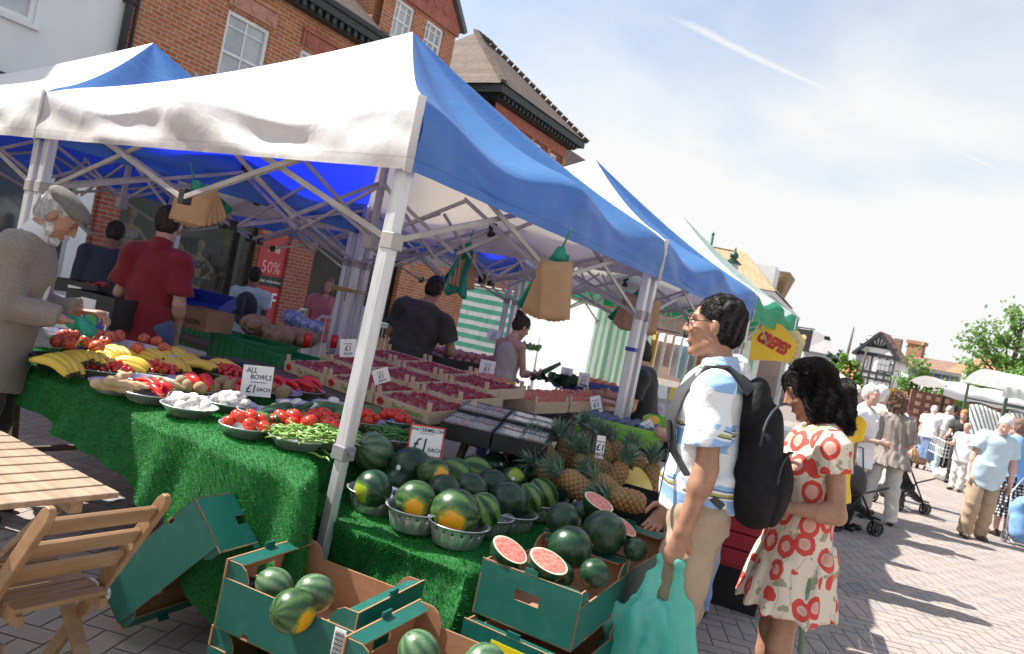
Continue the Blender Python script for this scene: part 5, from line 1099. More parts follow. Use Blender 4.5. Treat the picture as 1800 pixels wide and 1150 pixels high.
# peaches, onions, plums, lemons and other trays along the right side counter
PEA = M('peach_skin', (.62, .24, .10), (.50, .08, .05), 4, .5, rnd=True); ONI = M('onion_skin', (.42, .20, .16), (.34, .10, .10), 5, .4, rnd=True); PLU = M('plum_skin', (.02, .025, .07), (.08, .11, .22), 4, .4, rnd=True); LEM = M('yellow_melon_skin', (.74, .48, .05), (.66, .36, .05), 5, .45, rnd=True)
def ballm(name, mt, e=1):
    g = MB(); g.ball((0, 0, 0), (1, 1, e), 14); g.v = [tuple(V(p)-V((0, 0, .16*math.exp(-(p[0]**2+p[1]**2)*10))) if p[2] > 0 else p) for p in g.v]; return g.mesh(name, mt, True)
PEM, ONM, PLM, LEMM = ballm('peach', PEA, .95), ballm('onion', ONI, .95), ballm('plum', PLU, 1.1), ballm('yellow_melon', LEM, 1.1)
def filltray(label, c, rz, L, W, H, mat, me, fname, r, lab, cat, grp, post=0, tilt=0, layers=1, **k):
    t = tray(label, c, rz, L, W, H, mat, post, None, tilt, **k); Mx = Matrix.LocRotScale(V(c), Euler((tilt, 0, rz)), None); nx, ny = int((L-.03)/(2*r)), int((W-.03)/(2*r))
    for l in range(layers):
        for i in range(nx-l):
            for j in range(ny-l): put(me, fname, Mx @ V((-L/2+.015+r+l*r+i*(L-.03-2*r)/max(1, nx-1)+U(-.004, .004), -W/2+.015+r+l*r+j*(W-.03-2*r)/max(1, ny-1)+U(-.004, .004), H-.015+l*r*1.2+U(-.004, .008))), upr(), r*U(.9, 1.08), lab, cat, grp)
    return t
cp = [V((-3.02, 5.10, .905)), V((-3.0, 5.72, .905)), V((-2.98, 6.34, .905)), V((-2.60, 5.35, .88)), V((-2.60, 5.97, .88)), V((-2.60, 6.6, .88))]
YEL = M('yellow_card', (.72, .48, .02), (.68, .42, .02), 4, .5)
filltray('yellow cardboard tray of peaches behind the black berry trays', V((-3.28, 4.98, .93)), R(92), .58, .40, .11, YEL, PEM, 'peach', .036, 'red and orange peach in the yellow tray', 'peach', 'peaches in the yellow tray', tilt=.0, layers=1, name='peach_tray', group='trays of peaches')
for k, (c, lb) in enumerate(((V((-2.80, 5.05, .90)), 'first'), (V((-2.82, 5.66, .905)), 'second'), (V((-2.84, 6.28, .91)), 'third'), (V((-2.86, 6.9, .915)), 'farthest'))):
    filltray('pale tray of peaches, %s along the right hand counter' % lb, c, R(92), .58, .42, .09, SPLY, PEM, 'peach', .036, 'orange peach in the %s pale tray' % lb, 'peach', 'peaches in the %s pale tray' % lb, .04, name='peach_tray', group='trays of peaches')
filltray('dark crate of pink onions right of the grey shirted vendor', V((-4.35, 6.4, .90)), R(60), .9, .5, .14, BLACKP, ONM, 'onion', .045, 'pink onion in the dark crate by the grey shirted vendor', 'onion', 'onions in the dark crate', layers=2, name='onion_crate', group='crates behind the peaches')
filltray('blue crate under the dark greens beyond the peaches', V((-3.35, 7.25, .93)), R(60), .6, .4, .14, M('blue_crate', (.015, .04, .22), None, 5, .5), PEM, 'peach', .05, 'peach under the greens in the blue crate', 'peach', 'peaches in the blue crate', name='blue_crate', group='crates behind the peaches')
LIME = M('lime_crate', (.20, .50, .03), (.24, .55, .05), 4, .5)
pc = at_z(1088, 772, .92); filltray('lime green carton of dark plums beside the second tent leg', pc, R(12), .52, .36, .12, LIME, PLM, 'plum', .032, 'dark blue plum in the lime green carton', 'plum', 'plums in the lime green carton', layers=1, name='plum_carton', group='lime green cartons')
pc2 = at_z(1178, 768, .93); tray('lime green carton right of the second tent leg above the yellow melons', pc2, R(12), .40, .32, .12, LIME, name='plum_carton', group='lime green cartons')
pl_ = at_z(1150, 800, .80); filltray('black crate of yellow melons behind the striped shirt', pl_+V((0, .1, -.02)), R(12), .46, .36, .16, BLACKP, LEMM, 'yellow_melon', .065, 'round yellow melon in the black crate by the tent leg', 'melon', 'yellow melons by the tent leg', layers=2, name='melon_crate', group='crates by the second tent leg')
c_ = at_z(1040, 850, .66); tray('low wooden display tray under the pineapples', c_+V((-.05, .10, -.01)), R(4), 1.05, .8, .06, DWOOD, name='display_tray', group='crates by the second tent leg')
tray('black slatted crate between the lying pineapple and the striped shirt', at_z(1118, 912, .66), R(8), .34, .26, .14, BLACKP, name='crate', group='crates by the second tent leg')
# green crates behind the bananas, a cardboard box, sacks
GCR = M('green_crate', (.01, .14, .045), (.012, .17, .06), 4, .5)
for k, (px, py, z, rz, lb) in enumerate(((440, 640, .78, 8, 'green plastic crate behind the price card for bowls'), (505, 668, .74, 8, 'green plastic crate left of the strawberry trays'), (350, 610, .70, 10, 'dark green plastic crate under the brown box'), (410, 625, .66, 8, 'green plastic crate between bananas and strawberry trays'))):
    p = at_z(px, py, z); r = tray(lb, p, R(rz), .56, .38, .20, GCR, name='plastic_crate', group='green plastic crates'); g = MB()
    for s in (-1, 1):
        for i in range(8): g.bx(-.26+i*.068, -.245+i*.068, s*.19-.009, s*.19+.009, .02, .19)
        g.bx(-.285, .285, s*.19-.011, s*.19+.011, .185, .205)
    g.build('rib', GCR, r)
p = at_z(352, 578, .98); r = tray('brown cardboard box behind the bananas right of the red shirt', p, R(12), .36, .30, .16, M('brown_card', (.26, .14, .075), (.30, .17, .09), 4, .8), name='cardboard_box', group='boxes behind the bananas', th=.006); text_mesh('lettering', 'LION', .06, BLACKP, r, (.05, -.1545, .06), (R(90), 0, 0), .0006)
p = at_z(365, 545, 1.0); r = tray('blue printed carton leaning behind the brown box', p, R(20), .5, .3, .14, M('blue_card', (.02, .05, .32), None, 4, .5), name='cardboard_box', group='boxes behind the bananas', tilt=.5)
text_mesh('lettering', 'SPECIALITY', .05, PAPERW, r, (0, -.157, .08), (R(90), 0, 0), .0006)
SACK = M('paper_sack', (.26, .17, .095), (.36, .25, .15), 9, .8, bump=.9, bsc=30, bd=.012); BLUP = M('blue_film', (.04, .13, .45), (.45, .52, .66), 22, .25, bump=.8, bsc=16)
def sack(px, py, z, r3, label, mt, seed, grp='sacks and bags behind the strawberries', nm='paper_sack'):
    rs = random.Random(seed); a, b, c = r3
    P = [ell((0, 0, 0), (a, b, c), None, .03)]+[ell((rs.uniform(-a, a)*.6, rs.uniform(-b, b)*.6, rs.uniform(-.2, .6)*c), (a*.45, b*.5, c*.6), None, .03) for _ in range(5)]
    o = sdf_mesh(nm, P, .014, mt, None, [(.008, (40, 25, 30), rs.random()*6), (.007, (-60, 70, 40), rs.random()*6), (.004, (110, 60, 90), rs.random()*6)]); o.location = at_z(px, py, z); o.rotation_euler = (0, 0, rs.uniform(0, 3)); tag(o, label, 'sack', grp)
sack(450, 572, 1.0, (.20, .14, .10), 'crumpled brown paper sack behind the green crates', SACK, 1); sack(492, 590, .98, (.15, .13, .09), 'crumpled brown paper sack left of the tent column', SACK, 2); sack(532, 594, .98, (.17, .13, .09), 'crumpled paper sack nearest the tent column', SACK, 3)
sack(515, 560, 1.06, (.20, .13, .09), 'blue and white film bag on the paper sacks', BLUP, 4, nm='film_bag'); sack(545, 575, 1.03, (.13, .10, .07), 'small blue film bag on the paper sacks', BLUP, 5, nm='film_bag'); sack(375, 528, 1.0, (.14, .12, .10), 'orange netting bag of onions behind the blue carton', M('orange_net', (.40, .16, .04), (.3, .1, .03), 20, .7, bump=.5), 6, nm='netting_bag')
for px, py, lb in ((538, 610, 'red drinks can on the shelf by the tent column'), (585, 612, 'second red drinks can right of the tent column')):
    g = MB(); g.lathe([(0, 0), (.027, 0), (.032, .008), (.032, .105), (.027, .115), (.025, .113), (0, .112)], 20); g.m = [1 if i % 5 == 0 and False else 0 for i in range(len(g.f))]; o = g.build('drinks_can', M('can_red', (.55, .015, .02), None, 5, .3, metal=.3), None, smooth=True, loc=at_z(px, py, .98)); tag(o, lb, 'can')
def greens(px, py, z, r, n, label, c1, c2, seed, name='leafy_greens', cat='greens'):
    rs = random.Random(seed); g = MB()
    for k in range(n):
        a, t = rs.uniform(0, 6.28), rs.uniform(.1, 1.4); d = V((math.cos(a)*math.sin(t), math.sin(a)*math.sin(t), math.cos(t))); s = V((-math.sin(a), math.cos(a), 0)); L = r*rs.uniform(.6, 1.1); w = r*.32; o0 = V((rs.uniform(-r, r)*1.2, rs.uniform(-r, r)*.8, 0))
        P = []
        for i in range(5): q = i/4; ww = w*math.sin(q*2.6+.3); c = o0+d*L*q-V((0, 0, q*q*r*.3)); P += [c-s*ww+V((0, 0, rs.uniform(-.02, .02))), c, c+s*ww+V((0, 0, rs.uniform(-.02, .02)))]
        g.add(P, [(3*i+c, 3*i+c+1, 3*i+4+c, 3*i+3+c) for i in range(4) for c in (0, 1)])
    o = g.build(name, M(name+str(seed), c1, c2, 9, .5), None, smooth=True, loc=at_z(px, py, z)); return tag(o, label, cat)
greens(978, 672, 1.02, .16, 60, 'dark curly greens in the blue crate by the tank top vendor', (.012, .05, .015), (.03, .10, .03), 1); greens(925, 612, 1.25, .12, 40, 'pale green lettuce beyond the tank top vendor', (.12, .30, .06), (.2, .4, .1), 2); greens(1075, 690, .98, .10, 40, 'green leaves among the trays left of the dark shirted vendor', (.05, .12, .03), (.1, .2, .06), 3); greens(150, 515, 1.05, .10, 30, 'small green plastic wrapped leaves behind the old man', (.02, .25, .12), (.03, .3, .15), 4); greens(1040, 672, .98, .10, 36, 'pale vegetables by the small white price cards', (.25, .27, .16), (.35, .36, .25), 5)
# black boxes behind old man
for px, py, z, lb, mt in ((188, 548, 5.2, 'black crate with a white label left of the red shirt', BLACKP), (128, 548, 5.4, 'white box beside the black crate behind the old man', PAPERW), (160, 524, 5.95, 'dark crate of red berries left of the red shirt', BLACKP)):
    p = at_d(px, py, z)-V((0, 0, .1)); r = tray(lb, p, R(15), .42, .32, .22, mt, name='crate', group='crates left of the red shirt')
    if mt is BLACKP: g = MB(); g.bx(-.07, .06, -.170, -.1645, .06, .18); g.build('label', PAPERW, r)
for i in range(26): put(STM, 'strawberry', at_d(158+U(-16, 30), 508+U(-8, 8), 6.0), upr(), .03, 'red berry in the crate left of the red shirt', 'berry', 'berries left of the red shirt')
p = at_d(160, 590, 4.75); g = MB(); g.bx(-.085, .085, -.004, .004, 0, .17); r = g.build('picture_card', PAPERW, None, loc=p, rz=YAW); tag(r, 'blue and green printed card standing among the apples', 'card'); g = MB(); g.bx(-.075, .075, -.007, -.0045, .01, .16); g.build('print', M('deep_blue_print', (.02, .06, .35), None, 5, .5), r); g = MB(); g.ball((-.02, -.008, .085), (.045, .003, .06), 12); g.build('emblem', M('print_green', (.05, .35, .08), None, 5, .5), r)
# ---- price cards
def card(px, py, d, w, h, label, lines, tilt=0, lean=-.15, edge=None, yaw=0, group='price cards'):
    r = empty('price_card', at_d(px, py, d), 0, label, 'price card', group); r.rotation_euler = (lean, tilt, YAW+yaw)
    g = MB(); g.bx(-w/2, w/2, -.0015, .0015, -h/2, h/2); g.build('card', PAPERW, r)
    if edge:
        g = MB(); e = .006
        for a in ((-w/2-.002, w/2+.002, h/2-e, h/2+.002), (-w/2-.002, w/2+.002, -h/2-.002, -h/2+e), (-w/2-.002, -w/2+e, -h/2+e, h/2-e), (w/2-e, w/2+.002, -h/2+e, h/2-e)): g.bx(a[0], a[1], -.0028, -.0016, a[2], a[3])
        g.build('border', edge, r)
    for t, x, z, s, sh, sx in lines: text_mesh('lettering', t, s, INK, r, (x, -.003, z), (R(90), 0, 0), .0005, sh, sx=sx, bold=.0006 if s > .05 else .0003)
    return r
card(452, 670, 3.98, .165, .165, 'white handwritten price card for the bowls at one pound each', (('ALL', -.035, .055, .040, .15, .9), ('BOWLS', .018, .020, .038, .1, .9), ('~~~~~', .01, -.006, .03, 0, 1), ('£1', -.026, -.045, .062, .1, .9), ('EACH', .040, -.045, .028, .1, 1)), R(-6))
card(749, 776, 3.55, .165, .145, 'white watermelon price card with a red border at one pound each', (('WATERMELON', 0, .052, .0245, 0, 1), ('______', 0, .045, .022, 0, 1), ('£1', -.025, -.02, .085, .1, .85), ('EACH', .048, -.038, .026, .1, 1)), R(-3), edge=REDINK)
for px, py, d, w, h, lb, tl in ((612, 612, 4.9, .11, .12, 'scribbled price card leaning over the strawberry trays', -12), (670, 661, 4.5, .10, .09, 'scribbled price card lying on the strawberries right of the tent leg', -28), (856, 648, 6.2, .13, .14, 'scribbled price card before the tank top vendor', 0), (1048, 711, 5.3, .075, .12, 'narrow price card among the peaches', -22), (1055, 786, 3.9, .045, .12, 'narrow white price card standing in the pineapples', -2), (1140, 753, 4.7, .075, .10, 'white price card hanging over the yellow melons', -38), (996, 657, 7.5, .12, .12, 'small price card beyond the dark greens', 0), (1026, 668, 7.3, .11, .14, 'small price card left of the dark shirted vendor', 0), (868, 590, 8.2, .14, .14, 'price card at the back beside the tank top vendor', 0), (1022, 455, 7.0, .02, .02, '', 0)):
    if not lb: continue
    card(px, py, d, w, h, lb, (('~~~', 0, h*.25, h*.3, 0, .8), ('£1', 0, -h*.02, h*.42, .1, .9), ('EACH', 0, -h*.32, h*.2, .1, .9)), R(tl))
# ---- paper and carrier bags hung from the trusses
def bagbundle(px, py, d, w, h, rot, label, n=4, teal=True, fan=.085):
    top = at_d(px, py, d); r = empty('bag_bundle', top, 0, label, 'paper bags', 'bundles of bags hung under the tents'); r.rotation_euler = rot
    for i in range(n):
        g = MB(); y = -.012*i; a = fan*i; c, s = math.cos(a), math.sin(a)
        def fn(u, v, y=y, c=c, s=s): x = (u-.5)*w; z = -.03-v*h; yy = y+.012*math.sin(v*3+u*2)*v-.006*i*v; return (x*c-z*s, yy, x*s+z*c)
        g.grid(fn, 6, 8); g.build('paper_bag', KRAFT, r, smooth=True, thick=.004)
    if teal:
        for sx in (-1, 1):
            g = MB()
            def fn(u, v, sx=sx): x = sx*(.02+.25*w*v)+(u-.5)*w*(.25+.5*v); return (x, .03+.03*math.sin(u*9+sx)*v+.02*math.cos(v*6), .03-v*h*(1.12+.06*math.sin(u*11)))
            g.grid(fn, 10, 8); g.build('carrier_bag', TEALB, r, smooth=True, thick=.002)
        g = MB(); g.ball((0, .0, .015), (.035, .03, .045), 10); g.tube([(0, 0, .05), (.01, 0, .16)], .006, 6); g.build('knot', TEALB, r, smooth=True)
    return r
bagbundle(982, 452, 3.85, .17, .30, (0, R(10), YAW-.25), 'bundle of brown paper bags on a teal carrier, hanging before the plastic sheet', 5)
bagbundle(348, 334, 4.25, .20, .17, (0, R(-30), YAW+.2), 'bundle of brown paper bags on a green carrier above the red shirt', 5, True, -.14)
bagbundle(1132, 518, 5.6, .27, .26, (0, R(12), YAW-.2), 'bundle of brown paper bags behind the second tent leg', 4)
r = bagbundle(822, 436, 6.0, .20, .30, (0, R(6), YAW+.9), 'teal carrier bags with brown paper bags hanging above the grey shirted vendor', 3)
g = MB()
def fn(u, v): x = (u-.5)*.19*(.5+v*.5); return (x+.01*math.sin(v*8), -.05-.03*math.sin(u*7+v*2), .0-v*.40*(1+.05*math.sin(u*9)))
g.grid(fn, 12, 10); o = g.build('carrier_bag', TEALB, r, smooth=True, thick=.002); o.rotation_euler = (0, 0, -.9)
# ------------------------------------------------------------------ people
def skin_mat(name, c, c2): return M(name, tuple(q*.86 for q in c), tuple(min(1, q*1.05) for q in c2), 19, .48, bump=.3, bsc=160, sub=.06, lo=.3, hi=.7)
SK_L = skin_mat('skin_light', (.52, .29, .21), (.58, .34, .26)); SK_P = skin_mat('skin_pink', (.56, .32, .25), (.62, .38, .30)); SK_T = skin_mat('skin_tan', (.36, .185, .115), (.41, .22, .14)); SK_B = skin_mat('skin_brown', (.22, .105, .065), (.26, .13, .08))
HC = {}
def hair_mat(name, c, c2): HC[name] = (c, c2); return M(name, c, c2, 60, .5, bump=.9, bsc=210, bd=.004, stretch=(1, 1, .14), spec=.35)
def strands(ho, n, ln, flow, mt, seed=1, wd=.0011, lift=.22, jit=.2):
    me = ho.data; v = np.zeros(len(me.vertices)*3); me.vertices.foreach_get('co', v); v = v.reshape(-1, 3); nn = np.zeros(len(v)*3); me.vertices.foreach_get('normal', nn); nn = nn.reshape(-1, 3)
    q = np.random.default_rng(seed); i = q.integers(0, len(v), n); P = v[i]; nr = nn[i]; f = np.array(flow)+q.normal(size=(n, 3))*jit; f -= nr*(f*nr).sum(1)[:, None]; f /= np.linalg.norm(f, axis=1)[:, None]+1e-9; f = f+nr*q.uniform(0, lift, (n, 1)); s = np.cross(f, nr); L = ln*q.uniform(.5, 1.2, (n, 1))
    a = P-nr*.002; m_ = a+f*L*.55+nr*L*.06; t = a+f*L-nr*L*.06; vs = np.stack([a-s*wd, a+s*wd, m_+s*wd, t, m_-s*wd], 1).reshape(-1, 3); return np_mesh('strands', vs, np.arange(5*n).reshape(-1, 5), mt, ho, smooth=False)
H_BLK = hair_mat('hair_black', (.008, .007, .007), (.022, .019, .018)); H_DK = hair_mat('hair_dark_brown', (.02, .013, .01), (.05, .03, .02)); H_GR = hair_mat('hair_grey', (.30, .29, .28), (.46, .45, .44)); H_WH = hair_mat('hair_white', (.62, .60, .57), (.75, .74, .71)); H_BR = hair_mat('hair_brown', (.13, .08, .055), (.26, .18, .13)); H_BL = hair_mat('hair_blonde', (.45, .36, .24), (.58, .50, .38)); H_OR = hair_mat('hair_ginger', (.35, .14, .05), (.42, .2, .09))
def cloth(name, c, c2=None, **k): return M(name, c, c2 or tuple(q*.85 for q in c), k.pop('sc', 8), k.pop('rough', .8), bump=k.pop('bump', .35), bsc=k.pop('bsc', 22), bd=.01, sheen=.15, **k)
EYEW = M('eye_white', (.7, .68, .65), None, 5, .3); EYED = M('eye_iris', (.02, .012, .008), None, 5, .2); LIP = M('lip', (.42, .14, .11), None, 5, .45)
def rotm(yaw=0, pitch=0, roll=0): return Euler((-pitch, roll, yaw), 'XYZ').to_matrix()
def facing(a, b): f = _r0*a+_f0*b; return math.atan2(-f.x, f.y)
def nrm(v): return V(v).normalized()
def A3(v): return (v[0], v[1], v[2])
def hand_prims(w, d, pn, curl, s, thumb=1, kk=.006):
    """palm and five separate fingers; d runs to the knuckles, pn is the palm normal"""
    d = nrm(d); pn = nrm(V(pn)-d*V(pn).dot(d)); l = d.cross(pn)*thumb; out = []
    out.append(cap(A3(w-d*.01*s), A3(w+d*.085*s), .027*s, .040*s, .02*s, .42, A3(pn)))
    for i, (o, L, r) in enumerate(((.030, .068, .0085), (.010, .078, .0090), (-.010, .073, .0086), (-.029, .057, .0076))):
        p = w+d*.086*s+l*o*s; ang = curl*.55+.07*i*curl; a = 0
        for k, f in enumerate((.45, .31, .24)):
            a += ang*(1.0 if k else .9); q = p+(d*math.cos(a)+pn*math.sin(a))*L*f*1.25*s; out.append(cap(A3(p), A3(q), r*(1-.08*k)*s, r*(.93-.08*k)*s, kk*s)); p = q
    p = w+d*.022*s+l*.030*s; q = p+(d*.75+l*.55+pn*.45)*.042*s; out.append(cap(A3(p), A3(q), .014*s, .0115*s, .012*s))
    q2 = q+(d*.9+l*(.25-.5*curl*.4)+pn*(.3+.35*curl))*.030*s; out.append(cap(A3(q), A3(q2), .0105*s, .0095*s, .008*s)); q3 = q2+(d*.9+pn*(.35+.3*curl)-l*.15)*.022*s; out.append(cap(A3(q2), A3(q3), .0095*s, .0075*s, .006*s))
    return out
def person(px, py, d, rz, H, label, sk, top, bottom, hair, shoe=None, fem=False, lean=0, side=0, head=(0, 0, 0), aR=((.12, .02, -1), (.05, .2, -1)), aL=((-.12, .02, -1), (-.05, .2, -1)), lR=((0, .03, -1), (0, -.02, -1)), lL=((0, .03, -1), (0, -.02, -1)), res=.012, belly=0, curl=(.5, .5), group=None, root=None, face=True, wid=1.0, pn=None, stance=.095):
    P = root or at_d(px, py, d); r0 = V((P.x, P.y, 0)); s = H/1.75; ws = s*wid
    me = {}
    hip = V((0, 0, .925*s)); T = Euler((-lean, side, 0)).to_matrix()
    def tt(x, y, z): return hip+T @ V((x*ws, y*ws, z*s))
    sw = .165 if fem else .190
    shR, shL = tt(sw, -.012, .472), tt(-sw, -.012, .472); nb = tt(0, -.015, .53); hb = tt(0, .012, .585)
    Rh = T @ rotm(*head); hc = hb+Rh @ V((0, .012*s, .118*s))
    def HT(x, y, z): return hc+Rh @ V((x*s, y*s, z*s))
    RhA = np.array(Rh)
    def hell(c, r, k=.02, op='+'): return ell(A3(HT(*c)), tuple(q*s for q in r), RhA, k*s, op)
    def hcap(a, b, ra, rb, k=.015): return cap(A3(HT(*a)), A3(HT(*b)), ra*s, rb*s, k*s)
    J = {}
    for sd_, sh, arm in ((1, shR, aR), (-1, shL, aL)):
        e = sh+nrm(arm[0])*.295*s; w = e+nrm(arm[1])*.250*s; J[sd_] = (sh, e, w, nrm(arm[1]))
    Lg = {}
    for sd_, lg in ((1, lR), (-1, lL)):
        h_ = V((sd_*stance*s, 0, .91*s)); k = h_+nrm(lg[0])*.425*s; a = k+nrm(lg[1])*.415*s; Lg[sd_] = (h_, k, a)
    nd = A3(T @ V((0, 1, 0)))
    off = (-.022 if top else -.012)*s
    hipw, waw, chw = (.172, .138, .158) if fem else (.160, .150, .172)
    B = [cap(A3(nb), A3(tt(sd_*sw*.95, -.012, .472)), .050*s, .042*s, .04) for sd_ in (1, -1)]
    B += [cap(A3(tt(0, 0, -.04)), A3(tt(0, .0, .16)), hipw*ws+off, waw*ws+off, .06, .66, nd), cap(A3(tt(0, 0, .16)), A3(tt(0, .01, .37)), waw*ws+off, chw*ws+off, .06, .66, nd), cap(A3(shR+T @ V((-.03*s, 0, -.01*s))), A3(shL+T @ V((.03*s, 0, -.01*s))), .045*s, .045*s, .05, 1),
         cap(A3(nb+T @ V((0, 0, -.02*s))), A3(HT(0, -.018, -.06)), .050*s if not fem else .046*s, .053*s if not fem else .045*s, .035)]
    B += [hell((0, -.014, .036), (.075, .095, .086), .02), hell((0, .032, -.028), (.058, .066, .086), .03), hcap((-.040, .010, -.070), (-.008, .066, -.102), .024, .020), hcap((.040, .010, -.070), (.008, .066, -.102), .024, .020)]
    if face: B += [hell((0, .080, -.104), (.020, .018, .016), .014), hcap((0, .093, .022), (0, .114, -.020), .0085, .0135, .012), hell((.012, .104, -.024), (.009, .010, .008), .008), hell((-.012, .104, -.024), (.009, .010, .008), .008), hcap((-.040, .078, .036), (.040, .078, .036), .012, .012, .012), hell((.034, .068, -.022), (.022, .020, .018), .02), hell((-.034, .068, -.022), (.022, .020, .018), .02), hcap((-.018, .090, -.060), (.018, .090, -.060), .008, .008, .008), hcap((-.015, .089, -.072), (.015, .089, -.072), .008, .008, .008)]
    B += [hell((.077, -.008, -.008), (.010, .020, .033), .006), hell((-.077, -.008, -.008), (.010, .020, .033), .006)]
    if face: B += [hell((.032, .100, .014), (.017, .018, .011), .006, '-'), hell((-.032, .100, .014), (.017, .018, .011), .006, '-')]
    for sd_ in (1, -1):
        sh, e, w, dd = J[sd_]; th = .88 if fem else 1.0
        B += [cap(A3(sh), A3(e), .050*s*th, .040*s*th, .03), cap(A3(e), A3(w), .041*s*th, .027*s*th, .02), ell(A3(e.lerp(w, .25)), (.040*s*th,)*3, None, .04)]
        pnv = V(pn[0 if sd_ == 1 else 1]) if pn else V((-sd_, .15, 0)); B += hand_prims(w+dd*.012*s, dd, pnv, curl[0 if sd_ == 1 else 1], s*(.92 if fem else 1), 1 if sd_ == 1 else 1)
        h_, k, a = Lg[sd_]; B += [cap(A3(h_), A3(k), .084*s+off*.5, .052*s, .04), cap(A3(k), A3(a), .052*s, .035*s, .03), ell(A3(k.lerp(a, .3)+V((0, -.012*s, 0))), (.048*s, .050*s, .10*s), None, .04), cap(A3(a), A3(a+V((0, .10*s, -.045*s))), .034*s, .026*s, .02)]
    bd = sdf_mesh('person', B, res, sk); bd.location = r0; bd.rotation_euler = (0, 0, rz); tag(bd, label, 'person', group)
    if face and res <= .008:
        for sd_ in (1, -1):
            g = MB(); c = HT(sd_*.032, .0765, .012); g.ball(c, .0112*s, 12); f = HT(sd_*.032, .0835, .010); g.ball(f, (.0058*s, .0058*s, .0058*s), 10, m=1); g.build('eye', [sk, sk] if head[1] > .3 else [EYEW, EYED], bd, smooth=True)
            if head[1] > .3: g = MB(); g.tube([HT(sd_*.020, .0880, .007), HT(sd_*.032, .0905, .004), HT(sd_*.045, .0850, .006)], [.0012*s, .0022*s, .001*s], 6); g.build('eyelash', H_DK, bd, smooth=True)
            g = MB(); g.tube([HT(sd_*.014, .092, .040), HT(sd_*.032, .090, .046), HT(sd_*.05, .078, .040)], [.003*s, .0042*s, .002*s], 6); g.build('eyebrow', H_DK if hair[1] not in (H_WH, H_GR) else H_GR, bd, smooth=True)
        g = MB(); g.tube([HT(-.022, .092, -.0655), HT(-.008, .100, -.0645), HT(.008, .100, -.0645), HT(.022, .092, -.0655)], [.002*s, .005*s, .005*s, .002*s], 6); g.build('lips', LIP, bd, smooth=True)
    hr = hair[0]; NH = [(.0014, (90, 60, 40), 1), (.0012, (-60, 110, 50), 2)]
    if hr:
        hres = max(res*.9, .006)
        Hp = []
        if hr in ('short', 'bald'):
            Hp = [hell((0, -.022, .046), (.082, .098, .088), .02), hell((0, -.045, .0), (.078, .070, .085), .02)]
            Hp += [hell((0, .098, -.02), (.085, .060, .085), .012, '-'), hell((.082, .012, -.055), (.03, .05, .05), .01, '-'), hell((-.082, .012, -.055), (.03, .05, .05), .01, '-')]
            if hr == 'bald': Hp += [hell((0, .03, .11), (.07, .10, .06), .02, '-')]
        elif hr in ('full', 'curly'):
            q = 1.08 if hr == 'curly' else 1.0
            Hp = [hell((0, -.022, .046), (.088*q, .104*q, .093*q), .02), hell((0, -.05, -.02), (.084*q, .075*q, .09*q), .03)]
            if hr == 'curly': Hp += [hell((math.cos(a)*.07, -.03+math.sin(a)*.07, .03+.05*math.sin(a*3)), (.034, .034, .034), .02) for a in [i*.63 for i in range(10)]]+[hell((sd_*.07, -.03, -.07), (.035, .045, .05), .02) for sd_ in (1, -1)]+[hell((0, -.09, -.07), (.06, .04, .06), .02)]; NH = [(.006, (70, 60, 50), 1), (.005, (-60, 80, 60), 2)]
            Hp += [hell((0, .105, -.03), (.070, .062, .080), .012, '-')]
        elif hr == 'long':
            NH = [(.003, (40, 50, 9), 1), (.002, (-90, 70, 8), 2)]; Hp = [hell((0, -.020, .046), (.089, .106, .094), .02), hell((0, -.052, -.05), (.094, .080, .12), .04), hell((.068, .006, -.06), (.026, .050, .10), .03), hell((-.068, .006, -.06), (.026, .050, .10), .03), hell((0, -.075, -.15), (.088, .052, .075), .04)]
            Hp += [hell((0, .115, -.03), (.062, .066, .085), .014, '-')]
        elif hr == 'bun':
            Hp = [hell((0, -.020, .046), (.085, .101, .091), .02), hell((0, -.045, .0), (.080, .070, .08), .02), hell((0, -.10, .09), (.045, .045, .04), .02), hell((.03, -.12, .12), (.02, .04, .015), .02), hell((-.03, -.11, .13), (.02, .03, .02), .02), hell((0, .100, -.03), (.075, .055, .085), .012, '-'), hell((.082, .014, -.055), (.03, .05, .05), .01, '-'), hell((-.082, .014, -.055), (.03, .05, .05), .01, '-')]
        ho = sdf_mesh('hair', Hp, hres, hair[1], bd, NH)
        if res <= .0115: strands(ho, 15000 if res < .007 else 4000, .05 if hr in ('long', 'curly') else .022, A3(Rh @ V((0, -.55, -.8 if hr != 'short' else -.35))), hair_mat(hair[1].name+'_strand', tuple(min(.8, q*1.5+.006) for q in HC[hair[1].name][0]), tuple(min(.85, q*1.6+.01) for q in HC[hair[1].name][1])), 3, .0011 if res < .007 else .002, .5 if hr == 'curly' else .15, .35 if hr == 'curly' else .13)
    cres = max(res, .008)
    if top:
        tm = top['m']; hem = top.get('hem', -.12); fit = top.get('fit', .0)*s; sl = top.get('sl', .55); nz = top.get('noise', .004)
        rb = hipw*ws+fit+top.get('flare', 0)
        C = [cap(A3(tt(0, belly*.3, hem)), A3(tt(0, belly*.4, .12)), rb+.012*s, waw*ws+fit+belly*.5, .05, .76+belly*.6, nd, True), cap(A3(tt(0, belly*.4, .12)), A3(tt(0, .012, .37)), waw*ws+fit+belly*.5, chw*ws+fit*.8, .06, .70, nd), ell(A3(tt(0, .0, .42)), (.135*ws, .09*ws, .075*s), np.array(T), .06)]
        if fem: C += [ell(A3(tt(sd_*.072, .085, .33)), (.062*s, .055*s, .06*s), np.array(T), .04) for sd_ in (1, -1)]
